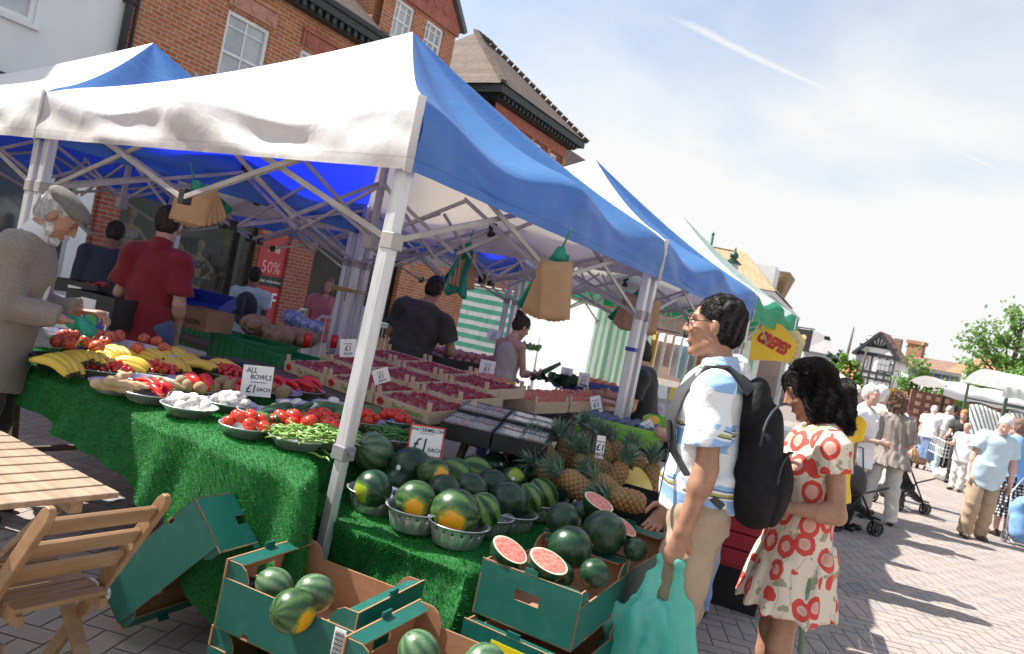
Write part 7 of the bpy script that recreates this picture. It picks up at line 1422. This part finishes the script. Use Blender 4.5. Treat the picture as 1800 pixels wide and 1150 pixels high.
# ------------------------------------------------------------------ sheets, barrier and signs in and behind the tents
def stripe_mat(name, c1, c2, per, ax, duty=.5, tr=.4):
    m, nt, b = _nt(name); N = NT(nt); v = N.coord('Object'); s = N.n('ShaderNodeSeparateXYZ'); N.l(v, s.inputs[0]); f = N.math('FRACT', N.math('MULTIPLY', N.math('ADD', s.outputs[ax], N.math('MULTIPLY', N.noise(v, 3, 2), .02)), 1/per)); c = N.ramp(f, [(0, c1), (duty, c2)], 'CONSTANT'); N.l(c, b.inputs['Base Color']); b.inputs['Roughness'].default_value = .4
    N.bump(N.noise(N.coord('Object', scale=(3, 3, 1)), 6, 3), .5, .02, b); t = N.n('ShaderNodeBsdfTranslucent'); N.l(c, t.inputs[0]); mx = N.n('ShaderNodeMixShader'); mx.inputs[0].default_value = tr; N.l(b.outputs[0], mx.inputs[1]); N.l(t.outputs[0], mx.inputs[2]); N.l(mx.outputs[0], nt.nodes['Material Output'].inputs[0]); return m
def sheet(name, p, q, z0, z1, mt, label, cat, amp=.03, fr_=9, seed=0):
    p, q = V(p), V(q); r = empty(name, (p+q)/2, 0, label, cat); e = (q-p); L = e.length; e.normalize(); n = V((e.y, -e.x, 0)); rs = random.Random(seed); ph = [rs.uniform(0, 6) for _ in range(4)]
    def fn(u, v): x = (u-.5)*L; z = z0+(z1-z0)*v; k = .4+.6*(1-v); return e*x+n*(amp*k*(math.sin(u*fr_*L+ph[0])+.5*math.sin(u*fr_*2.3*L+ph[1]+v*2)))+V((0, 0, z))
    g = MB(); g.grid(fn, 60, 14); o = g.build('sheet', mt, r, smooth=True)
    g = MB(); g.tube([e*(-L/2)+V((0, 0, z1+.02)), e*(L/2)+V((0, 0, z1+.02))], .014, 8); g.build('rail', ALUD, r); return r
PLASTIC = M('clear_plastic_sheet', (.86, .87, .87), (.80, .82, .82), 3, .25, bump=.7, bsc=5, bd=.03, trans=.55)
sheet('plastic_sheet', (-4.93, 8.35, 0), (-4.93, 10.5, 0), .45, 2.02, PLASTIC, 'milky plastic sheet glowing in the sun behind the peach trays', 'sheet', .02, 4, 1)
GSV = stripe_mat('green_white_upright', (.26, .55, .36), (.80, .82, .78), .115, 0, .5); GSH = stripe_mat('green_white_level', (.12, .47, .32), (.78, .80, .77), .13, 2, .52)
sheet('striped_sheet', (-4.88, 10.45, 0), (-3.95, 10.45, 0), .45, 1.98, GSV, 'green and white upright striped sheet right of the plastic sheet', 'sheet', .035, 14, 2)
sheet('striped_sheet', (-6.15, 8.6, 0), (-5.35, 8.7, 0), .6, 1.9, GSH, 'green and white cross striped sheet left of the plastic sheet', 'sheet', .01, 4, 3)
sheet('striped_sheet', (-2.75, 9.6, 0), (-2.3, 10.2, 0), .6, 1.9, GSV, 'green and white striped sheet at the far end, behind the dark shirted vendor', 'sheet', .03, 12, 4)
def barrier(px, py, d, label, w=2.0):
    p = at_d(px, py, d); r = empty('crowd_barrier', (p.x, p.y, 0), R(70), label, 'barrier', 'steel crowd barriers'); g = MB()
    g.tube([(-w/2, 0, .05), (-w/2, 0, 1.02), (-w/2+.06, 0, 1.08), (w/2-.06, 0, 1.08), (w/2, 0, 1.02), (w/2, 0, .05)], .02, 8); g.tube([(-w/2, 0, .22), (w/2, 0, .22)], .016, 8); g.build('frame', ALU, r, smooth=True)
    g = MB()
    for i in range(15): x = -w/2+.12+i*(w-.24)/14; g.tube([(x, 0, .22), (x, 0, 1.07)], .008, 6)
    g.build('bar', ALU, r); g = MB()
    for sx in (-1, 1): g.bar((sx*w*.35, -.3, .03), (sx*w*.35, .3, .03), .04); g.bar((sx*w*.35, 0, .03), (sx*w*.35, 0, .22), .03, up=(1, 0, 0))
    g.build('foot', ALU, r)
barrier(680, 545, 10.5, 'steel crowd barrier seen behind the grey shirted vendor'); barrier(640, 520, 11.3, 'steel crowd barrier farther back by the shop door')
# hanging advertisement boards below the green tent
q = at_d(1358, 600, 8.9); cs = empty('crepe_sign', q, YAW-.1, 'yellow diamond shaped sign with red lettering hanging from the green tent', 'sign'); cs.rotation_euler = (0, R(-6), YAW-.1)
g = MB(); g.poly([(-.15, 0, .27), (.10, 0, .20), (.29, 0, .0), (.24, 0, -.22), (-.25, 0, -.25), (-.24, 0, .05)], .02, axis=(0, 1, 0)); g.build('board', M('yellow_sign', (.78, .50, .02), (.74, .45, .02), 4, .5), cs)
t = text_mesh('lettering', 'CREPES', .19, M('sign_red', (.42, .015, .02), None, 5, .5), cs, (.0, -.003, -.02), (R(90), R(24), 0), .003, .25, sx=.62, bold=.012)
q = at_d(1390, 612, 9.6); cs2 = empty('hanging_board', q, YAW-.3, 'cream hanging board with faint markings beside the yellow diamond sign', 'sign'); g = MB(); g.poly([(-.14, 0, .2), (.05, 0, .24), (.16, 0, .12), (.13, 0, -.22), (-.16, 0, -.2)], .015, axis=(0, 1, 0)); g.build('board', M('cream_board', (.68, .55, .30), (.62, .48, .26), 6, .6), cs2)
g = MB()
for i in range(4): g.bx(-.09, .08, -.003, -.0005, .08-i*.07, .10-i*.07)
g.build('marking', M('ochre_mark', (.5, .33, .08), None, 5, .6), cs2)
for (x, y_, z) in ((cs.location), (cs2.location)): pass
g = MB()
for s_o in (cs, cs2): g.tube([s_o.location+V((0, 0, .2)), V((s_o.location.x, s_o.location.y, 2.06))], .004, 5)
for k, s_o in enumerate((cs, cs2)): g = MB(); g.tube([(0, .01, .2), (0, .01, 2.3-s_o.location.z)], .004, 5); g.build('cord', PAPERW, s_o)
# ------------------------------------------------------------------ shop window figures
SKIN_W = M('mannequin_gold', (.62, .42, .22), (.70, .52, .30), 4, .35)
def mannequin(y, z, label, arm, top_, s=1):
    r = empty('mannequin', (XF-.75, y, z), R(-90), label, 'mannequin', 'mannequins in the shop window')
    P = [cap((0, 0, 0), (0, 0, .18), .13, .105, .05, .7), cap((0, 0, .18), (0, .01, .38), .105, .14, .05, .7), cap((-.15, 0, .44), (.15, 0, .44), .05, .05, .05), cap((0, 0, .46), (0, .02, .60), .045, .04, .03), ell((0, .03, .70), (.075, .09, .11)), ell((.06, .10, .33), (.055, .05, .055)), ell((-.06, .10, .33), (.055, .05, .055))]
    for sx, (e, w) in zip((1, -1), arm): P += [cap((sx*.18, 0, .43), e, .04, .032, .02), cap(e, w, .032, .022, .02)]
    for sx in (-1, 1): P += [cap((sx*.07, 0, -.02), (sx*.08, 0, -.45), .08, .05, .04), cap((sx*.08, 0, -.45), (sx*.09, 0, -.85), .05, .035, .03)]
    sdf_mesh('figure', P, .014, SKIN_W, r); sdf_mesh('outfit', [cap((0, 0, -.06), (0, 0, .08), .145, .13, .03, .72, (0, 1, 0), True), cap((-.07, .09, .33), (.07, .09, .33), .07, .07, .03, .8)], .014, top_, r)
mannequin(7.5, 1.35, 'golden mannequin in the shop window left of the red shirt', (((.35, .05, .25), (.30, .1, .05)), ((-.35, .05, .25), (-.2, .15, .1))), WHC)
mannequin(8.35, 1.25, 'golden mannequin with a raised arm in the shop window', (((.36, .05, .40), (.22, .1, .62)), ((-.30, .05, .2), (-.2, .15, .1))), BLKC)
mannequin(8.95, 1.05, 'pale mannequin with a hand on its hip in the shop window', (((.36, .02, .25), (.16, .06, .08)), ((-.36, .02, .25), (-.16, .06, .08))), M('teal_outfit', (.03, .12, .12), None, 5, .7))
# ------------------------------------------------------------------ clothes and magazines beyond the second leg (end of the row)
p = at_d(1185, 585, 11.5); r = empty('clothes_rail', (p.x, p.y, 0), YAW, 'rail of pale and orange garments at the end stall behind the striped shirt', 'clothes rail')
g = MB(); g.tube([(-.8, 0, .02), (-.8, 0, 1.85), (.8, 0, 1.85), (.8, 0, .02)], .018, 8); g.build('frame', DARKM, r)
for i in range(11):
    g = MB(); x = -.68+i*.13; a = U(.5, .75); g.bx(x-.02, x+.02, -.20, .20, 1.8-a, 1.80); g.build('garment', (WHC, LBLUE, STONE, cloth('orange_cloth', (.65, .35, .06)), WHC, cloth('pale_pink', (.65, .45, .42)))[i % 6], r, bevel=.015)
p = at_d(1190, 640, 9.0); r = empty('book_rack', (p.x, p.y, .72), YAW, 'rack of small printed cards and magazines left of the man in glasses', 'rack')
g = MB(); g.bx(-.5, .5, -.2, .3, -.05, 0); g.build('shelf', DARKM, r)
for i in range(12):
    g = MB(); x = -.42+(i % 6)*.165; zz = .02+(i//6)*.20; g.box((x, -.1+.2*(i//6), zz+.10), (.13, .01, .17), Euler((-.3, 0, 0))); g.build('magazine', (PAPERW, M('mag_yellow', (.7, .5, .05), None, 3, .4), M('mag_grey', (.35, .36, .34), (.6, .6, .58), 20, .4), M('mag_blue', (.2, .35, .5), (.6, .6, .58), 14, .4))[i % 4], r)
p = at_d(1330, 700, 7.4); r = empty('red_box', (p.x, p.y, 0), R(10), 'red slatted crate between the striped shirt and the flower dress', 'crate'); 
REDP = M('red_crate', (.36, .015, .03), (.30, .012, .025), 3, .45)
r.location = (at_d(1292, 970, 4.9).x, at_d(1292, 970, 4.9).y, .28)
g = MB(); g.bx(-.25, .25, -.2, .2, 0, .02); g.build('base', REDP, r)
for i in range(6):
    for n_, b_ in (('slat', (-.25, .25, -.21, -.20)), ('slat', (-.25, .25, .20, .21)), ('slat', (-.26, -.25, -.2, .2)), ('slat', (.25, .26, -.2, .2))): g = MB(); g.bx(*b_, .02+i*.105, .115+i*.105); g.build(n_, REDP, r, bevel=.004)
g = MB(); g.bx(-.2, .2, -.15, .15, -.28, -.001); g.build('stand', DARKM, r)
p = at_d(1340, 700, 8.6); r = empty('market_counter', (p.x, p.y, 0), R(15), 'white counter with red printing at the end of the green tent', 'counter'); g = MB(); g.bx(-.5, .5, -.3, .3, .05, .95); g.build('counter', WPAINT, r, bevel=.01); g = MB(); g.bx(-.4, .4, -.304, -.301, .66, .80); g.bx(-.4, .1, -.304, -.301, .45, .58); g.bx(.5005, .504, -.25, .25, .6, .8); g.build('print', REDINK, r)
# ------------------------------------------------------------------ far stalls
p = at_d(1702, 760, 19.8); r = empty('awning_stall', (p.x, p.y, 0), YAW-.12, 'market stall with a white awning and a dark red back wall of small goods', 'market stall')
g = MB(); g.grid(lambda u, v: V(((u-.5)*2.6, -1.1+2.2*v, 2.06+.22*math.sin(v*math.pi)**.8-.05*math.sin(u*math.pi*3)**2)), 30, 12); g.grid(lambda u, v: V(((u-.5)*2.6, -1.1, 2.06-.05*math.sin(u*math.pi*3)**2-.22*v)), 30, 2); g.build('awning', M('white_awning', (.78, .78, .77), (.7, .7, .7), 2, .6, trans=.2), r, smooth=True)
for x in (-1.25, 1.25):
    for y in (-1.05, 1.05): g = MB(); g.bar((x, y, 0), (x, y, 2.1), .05, up=(1, 0, 0)); g.build('post', DARKM, r)
g = MB(); g.bx(-1.25, 1.25, .9, 1.0, .6, 1.86); g.build('back_wall', M('maroon_board', (.15, .06, .05), (.22, .10, .08), 5, .8), r); g = MB()
for i in range(9):
    for j in range(4): g.bx(-1.1+i*.25, -.98+i*.25, .86, .898, 1.0+j*.22, 1.12+j*.22)
gd_ = g.build('goods', M('tan_goods', (.35, .2, .13), (.5, .35, .28), 30, .6), r); gd_['kind'] = 'stuff'; g = MB(); g.bx(-1.2, 1.2, -.9, -.2, .72, .78); g.bx(-1.2, 1.2, -.9, -.88, .1, .72); g.build('counter', WPAINT, r)
p = at_d(1573, 692, 24); o = MB(); o.bx(-.55, .55, -.05, .05, -.14, .14); o = o.build('orange_banner', M('orange_board', (.75, .36, .06), (.7, .42, .12), 5, .6), None, loc=p, rz=YAW); tag(o, 'orange sign board above the head of the curly haired woman', 'sign'); g = MB(); g.bar((0, .0, -.14), (0, .0, -p.z), .05, up=(1, 0, 0)); g.build('pole', DARKM, o)
p = at_d(1826, 800, 15.2); r = empty('striped_stall', (p.x, p.y, 0), YAW-.2, 'market stall with a pale striped canopy and green poles at the right edge', 'market stall'); PSTR = stripe_mat('pale_stripe', (.74, .77, .74), (.60, .68, .63), .16, 0, .5, .3)
g = MB(); g.grid(lambda u, v: V(((u-.5)*3.4+.4, -1.0+2.0*v, 2.18+.32*math.sin(v*math.pi)**.8)), 20, 12); g.grid(lambda u, v: V(((u-.5)*3.4+.4, -1.0, 2.18-.20*v*(1+.1*math.sin(u*60)))), 40, 2); g.build('canopy', PSTR, r, smooth=True)
for x in (-1.2, -.4, .4, 1.2, 2.0):
    for y in (-.95, .95): g = MB(); g.bar((x, y, 0), (x, y, 2.16), .045, up=(1, 0, 0)); g.build('pole', M('green_grey_pole', (.06, .10, .08), None, 5, .5), r)
g = MB(); g.bar((-1.2, -.95, 1.85), (2, -.95, 1.85), .035); g.bar((-1.2, .95, 1.85), (2, .95, 1.85), .035); g.build('rail', M('green_grey_pole'), r); g = MB(); g.bx(-1.2, 2.0, -.6, .6, .7, .76); g.build('counter', WPAINT, r)
p = at_d(1768, 755, 14.6); r = empty('tilted_awning', (p.x, p.y, 0), YAW+.2, 'sloping grey and white striped cloth on poles behind the old man in pale blue', 'awning'); ZS = stripe_mat('grey_white_stripe', (.66, .67, .68), (.12, .13, .14), .11, 0, .6, .1)
g = MB(); g.grid(lambda u, v: V(((u-.5)*1.5+.28*v, .5*v, .95+.75*v+.04*math.sin(u*9))), 20, 8); g.build('cloth', ZS, r, smooth=True, thick=.004)
for x in (-.7, .75): g = MB(); g.bar((x+.28, .5, 0), (x+.28, .5, 1.7), .035, up=(1, 0, 0)); g.bar((x, 0, 0), (x, 0, .95), .03, up=(1, 0, 0)); g.build('pole', DARKM, r)
# ------------------------------------------------------------------ pushchairs, trolleys, bags on the ground
def wheel(g, c, r_, ax=(1, 0, 0), w=.03):
    x, y, d = basis(V(ax)); P = [V(c)+(x*math.cos(a)+y*math.sin(a))*r_ for a in [i*math.pi/10 for i in range(21)]]; g.tube(P, w*.5, 7, cap=False)
    for k in range(6): a = k*1.0472; g.bar(c, V(c)+(x*math.cos(a)+y*math.sin(a))*r_, .010)
def pushchair(loc, rz, label, s=1):
    r = empty('pushchair', loc, rz, label, 'pushchair', 'black pushchairs'); r.scale = (s,)*3
    for x in (-.26, .26):
        for y in (-.3, .32):
            for o in (-.035, .035): g = MB(); wheel(g, V((x+o, y, .095)), .08, (1, 0, 0), .032); g.ball((x+o, y, .095), (.012, .05, .05), 10); g.build('wheel', BLACKP, r, smooth=True)
        g = MB(); g.tube([(x, -.3, .1), (x*.95, .05, .55), (x*.9, .42, 1.02), (x*.9, .52, 1.03)], .014, 8); g.tube([(x, .32, .1), (x*.95, .0, .5), (x, -.38, .62)], .014, 8); g.build('frame', DARKM, r, smooth=True)
    sdf_mesh('seat', [cap((-.18, .02, .40), (.18, .02, .40), .07, .07, .03), cap((0, -.05, .40), (0, .25, .72), .19, .19, .04, .22, (0, -.7, .7)), cap((0, -.10, .36), (0, -.38, .20), .14, .12, .03, .3, (0, .4, .8))], .014, BLKC, r)
    sdf_mesh('hood', [ell((0, .22, .78), (.24, .22, .17), None, .02), ell((0, .08, .70), (.21, .22, .17), None, .02, '-')], .014, BLKC, r)
    g = MB(); g.bx(-.2, .2, .12, .34, .18, .34); g.build('basket', BLKC, r, bevel=.03); g = MB(); g.tube([(-.24, -.38, .2), (.24, -.38, .2)], .014, 8); g.build('footrest', DARKM, r); g = MB(); g.tube([(-.235, .52, 1.03), (.235, .52, 1.03)], .016, 8); g.build('handle', DARKM, r)
p = at_z(1578, 893, 0); pushchair((p.x, p.y, 0), facing(.8, .3)+math.pi, 'black pushchair behind the legs of the woman in the cape', .85); p = at_d(1492, 850, 8.3); pushchair((p.x, p.y, 0), facing(.9, .3)+math.pi, 'black pushchair with bags before the woman in the white v-neck top', .88)
q = at_d(1496, 830, 7.1); hb3 = empty('black_handbag', q, .3, 'black handbag hung on the pushchair behind the yellow top', 'handbag'); sdf_mesh('bag_body', [ell((0, 0, -.05), (.16, .09, .14), None, .03), cap((-.1, 0, -.14), (.1, 0, -.14), .07, .07, .04)], .012, M('black_leather', (.012, .011, .011), (.02, .02, .02), 8, .3, bump=.4), hb3); g = MB(); g.tube([(-.1, 0, .05), (-.06, 0, .25), (.06, 0, .25), (.1, 0, .05)], .008, 6); g.build('handle', BLACKP, hb3, smooth=True)
q = at_z(1783, 958, 0); r = empty('shopping_trolley', (q.x+.05, q.y, 0), facing(.2, 1), 'blue fabric shopping trolley on two wheels pulled by the woman in the dotted skirt', 'shopping trolley'); SKB = cloth('trolley_blue', (.16, .32, .58), (.20, .38, .64))
r.scale = (.85,)*3; sdf_mesh('fabric_bag', [cap((0, .02, .22), (0, .06, .55), .17, .19, .03, .75), cap((0, .06, .55), (0, -.04, .66), .19, .14, .04, .75)], .010, SKB, r, [(.006, (30, 20, 25), 1)])
for x in (-.2, .2): g = MB(); wheel(g, V((x, .05, .10)), .085, (1, 0, 0), .03); g.build('wheel', M('wheel_grey', (.12, .12, .13), None, 5, .5), r, smooth=True)
g = MB(); g.tube([(-.15, .12, .08), (-.15, .22, .75), (0, .28, 1.0), (.15, .22, .75), (.15, .12, .08)], .011, 8); g.tube([(-.2, .05, .1), (.2, .05, .1)], .01, 6); g.tube([(-.15, .12, .1), (-.15, -.18, .05), (.15, -.18, .05), (.15, .12, .1)], .010, 6); g.build('frame', ALU, r, smooth=True)
def wiretrolley(px, py, label, rz, d=None):
    p = at_z(px, py, 0); r = empty('wire_trolley', (p.x, p.y, 0), rz, label, 'trolley', 'white wire trolleys'); WW = M('white_wire', (.75, .75, .74), None, 5, .4); g = MB()
    for z in (.45, .62, .80): g.tube([(-.25, -.4, z), (.25, -.4, z), (.28, .4, z+.05), (-.28, .4, z+.05), (-.25, -.4, z)], .010, 6)
    for i in range(9): t_ = i/8; g.tube([(-.25+.5*t_, -.4, .45), (-.25+.5*t_, -.4, .80)], .006, 5); g.tube([(-.28+.56*t_, .4, .5), (-.28+.56*t_, .4, .86)], .006, 5); g.tube([(.25, -.4+.8*t_, .45), (.26, -.4+.8*t_, .82)], .006, 5); g.tube([(-.25, -.4+.8*t_, .45), (-.26, -.4+.8*t_, .82)], .006, 5)
    g.build('basket', WW, r); g = MB()
    for x in (-.24, .24): g.tube([(x, -.4, .12), (x, .35, .12), (x, .42, .9), (x, .55, 1.0)], .014, 7)
    g.tube([(-.24, .55, 1.0), (.24, .55, 1.0)], .016, 8); g.build('frame', WW, r, smooth=True)
    for x in (-.24, .24):
        for y in (-.38, .33): g = MB(); wheel(g, V((x, y, .11)), .09, (1, 0, 0), .025); g.build('wheel', WW, r, smooth=True)
wiretrolley(1656, 836, 'white wire trolley right of the old woman in the blue skirt', .4)
for px, py, r3, lb in ((1668, 848, (.34, .22, .14), 'bulging white plastic bag lying on the paving behind the old man in pale blue'), (1688, 842, (.20, .18, .12), 'smaller white plastic bag on the paving by the old man in pale blue')):
    o = sdf_mesh('plastic_bag', [ell((0, 0, r3[2]), r3, None, .05), ell((r3[0]*.6, 0, r3[2]*1.4), (.08, .06, .07), None, .05), ell((-r3[0]*.5, .05, r3[2]*.8), (.14, .1, .1), None, .05)], .016, M('white_plastic', (.78, .79, .80), (.7, .72, .73), 7, .35, bump=.8, bsc=12, trans=.2), None, [(.012, (20, 25, 18), 1), (.008, (-30, 22, 26), 2)]); o.location = at_z(px, py, 0); tag(o, lb, 'bag', 'white bags on the paving')
q = at_d(1616, 797, 17.5); r = empty('basket_bag', q, YAW, 'brown striped basket bag in the hand of the old woman in the blue skirt', 'bag'); sdf_mesh('bag_body', [cap((-.14, 0, -.1), (.14, 0, -.1), .16, .16, .03, .8), cap((-.16, 0, .02), (.16, 0, .02), .08, .08, .03)], .015, stripe_mat('basket_stripe', (.20, .10, .06), (.40, .24, .15), .07, 0, .5, .0), r); g = MB(); g.tube([(-.14, 0, .05), (-.05, 0, .22), (.05, 0, .22), (.14, 0, .05)], .012, 6); g.build('handle', BLACKP, r, smooth=True)
q = at_d(1635, 765, 17.6); r = empty('carrier_bag', q, YAW, 'green carrier bag in the hand of the old woman in the blue skirt', 'carrier bag'); sdf_mesh('bag_body', [ell((0, 0, -.25), (.12, .09, .18), None, .04), cap((0, 0, 0), (0, 0, -.15), .02, .07, .04)], .015, TEALB, r)
# ------------------------------------------------------------------ trees
LEAFY = M('leaf_bright', (.11, .24, .04), (.23, .39, .10), 1.3, .55, trans=.35, spec=.3); LEAFD = M('leaf_dark', (.012, .045, .02), (.025, .075, .03), 1.5, .6, trans=.2); BARK = M('bark', (.09, .065, .05), (.14, .11, .09), 8, .9, bump=.5)
def tree(base, h, blobs, nleaf, ls, leafm, label, seed, trunk_r=.12, name='tree', limbs=(), twig=True):
    r = empty(name, (base[0], base[1], 0), 0, label, 'tree'); q = np.random.default_rng(seed); b0 = V((base[0], base[1], 0))
    g = MB(); zt = min(b[0][2] for b in blobs); g.tube([(0, 0, 0), (.05, .02, h*.25), (-.04, .05, h*.5), (.03, 0, h*.8)], [trunk_r, trunk_r*.8, trunk_r*.6, trunk_r*.25], 10)
    for c, rad in blobs: c = V(c)-b0; g.tube([(0, 0, h*.3), (c.x*.4, c.y*.4, (h*.3+c.z)/2), tuple(c)], [trunk_r*.45, trunk_r*.3, trunk_r*.1], 6)
    for a, b in limbs: a, b = V(a)-b0, V(b)-b0; m = (a+b)/2+V((0, 0, .08)); g.tube([a, m, b], [trunk_r*.22, trunk_r*.14, trunk_r*.05], 5)
    g.build('trunk', BARK, r, smooth=True)
    pts = []; tot = sum(max(rad)**2 for _, rad in blobs)
    for c, rad in blobs:
        n = int(nleaf*max(rad)**2/tot); k = max(6, n//40); cl = q.normal(size=(k, 3)); cl /= np.linalg.norm(cl, axis=1)[:, None]; cl *= q.uniform(.45, 1.05, (k, 1)); cl = cl*np.array(rad)+np.array(c); i = q.integers(0, k, n)
        pts.append(cl[i]+q.normal(size=(n, 3))*np.array(rad)*.16)
    for a, b in limbs:
        n = int(nleaf*.02)+8; t_ = q.random((n, 1))**.7; a, b = np.array(a), np.array(b); pts.append(a+(b-a)*t_+q.normal(size=(n, 3))*ls*.9+np.array((0, 0, .05)))
    P = np.concatenate(pts)-np.array((base[0], base[1], 0)); n = len(P); d = q.normal(size=(n, 3)); d[:, 2] -= .35; d /= np.linalg.norm(d, axis=1)[:, None]; s = np.cross(d, q.normal(size=(n, 3))); s /= np.linalg.norm(s, axis=1)[:, None]; L = ls*q.uniform(.6, 1.3, (n, 1))
    up_ = np.cross(s, d)*.12*L
    vs = np.stack([P-d*L*.5, P+s*L*.28+up_, P+d*L*.5, P-s*L*.28+up_], 1).reshape(-1, 3); np_mesh('crown', vs, np.arange(4*n).reshape(-1, 4), leafm, r, smooth=False); return r
def TB(px, py, d, rad): p = at_d(px, py, d); return (tuple(p), rad)
dT = 21
L_ = lambda a, b, d=dT: (tuple(at_d(*a, d)), tuple(at_d(*b, d)))
tree(at_d(1765, 720, dT), 5.4, [TB(1758, 655, dT, (.75, .8, .5)), TB(1735, 690, dT, (.65, .6, .45)), TB(1790, 630, dT, (.8, .8, .6)), TB(1778, 690, dT, (.8, .8, .5)), TB(1720, 668, dT, (.35, .4, .25)), TB(1700, 705, 20, (.4, .4, .3)), TB(1815, 670, dT, (.9, .9, .8)), TB(1770, 600, dT, (.4, .4, .3)), TB(1795, 565, dT, (.35, .3, .3))], 4200, .14, LEAFY, 'bright green tree with long bare twigs at the right edge above the striped stall', 4, .14, limbs=[L_((1750, 640), (1700, 592)), L_((1745, 630), (1708, 578)), L_((1745, 650), (1688, 606)), L_((1770, 610), (1735, 565)), L_((1785, 590), (1778, 540)), L_((1790, 590), (1798, 548)), L_((1740, 660), (1690, 640)), L_((1755, 620), (1722, 600)), L_((1735, 680), (1685, 672))])
tree(at_d(1600, 740, 33), 4.2, [TB(1590, 705, 33, (1.1, 1.1, .5)), TB(1622, 682, 33, (.8, .8, .5)), TB(1640, 700, 33, (1.0, 1.0, .5)), TB(1565, 718, 33, (.8, .8, .4)), TB(1626, 655, 33, (.4, .4, .4)), TB(1605, 690, 33, (.5, .5, .4)), TB(1665, 712, 33, (.7, .7, .4)), TB(1605, 712, 33, (1, 1, .5))], 2600, .22, LEAFY, 'small light green tree in front of the long white building', 5, .12, limbs=[L_((1615, 670), (1600, 625), 33), L_((1600, 690), (1575, 668), 33), L_((1630, 690), (1668, 690), 33), L_((1620, 660), (1612, 632), 33)])
tree(at_d(1497, 740, 36), 4.6, [TB(1482, 672, 36, (.9, .9, .8)), TB(1494, 662, 36, (.6, .6, .6)), TB(1474, 695, 36, (.9, .9, .9)), TB(1500, 690, 36, (.6, .6, .6)), TB(1484, 645, 36, (.6, .6, .6))], 2600, .26, LEAFY, 'rounded light green tree left of the timbered house', 6, .14)
tree(at_d(1466, 740, 40), 6, [TB(1466, 630, 40, (.55, .6, .5)), TB(1468, 650, 40, (.7, .7, .9)), TB(1470, 675, 40, (.8, .8, 1.0)), TB(1472, 700, 40, (.8, .8, 1.0))], 2400, .20, LEAFD, 'dark evergreen tree beside the pale grey house', 7, .14, name='evergreen_tree')
tree(at_d(1555, 740, 30), 3.0, [TB(1553, 705, 30, (.6, .6, .6)), TB(1562, 720, 30, (.5, .5, .5))], 900, .16, LEAFD, 'dark bush behind the curly haired woman', 8, .06, name='bush')
g_o = MB(); q = at_d(1490, 655, 35)
rs = random.Random(3)
for i in range(40): g_o.ball(q+V((rs.gauss(0, .22), rs.gauss(0, .2), rs.gauss(-.1, .22))), rs.uniform(.03, .07), 6)
tag(g_o.build('orange_blossom', M('blossom_orange', (.6, .28, .12), None, 5, .7), None, smooth=True), 'cluster of orange blossom hanging in the rounded green tree', 'blossom')
# a low wall of far green and roofs closes the square at eye level beyond the stalls
g = MB(); p = at_d(1690, 735, 46); tag(MB().bx(-14, 14, -.2, .2, 0, 1.3).build('garden_wall', brick_mat('pale_brick', (.4, .3, .25), (.48, .38, .32), (.5, .45, .4), .3, .1, 'xy'), None, loc=(p.x, p.y, 0), rz=YAW), 'low pale brick wall far across the square behind the stalls', 'wall')
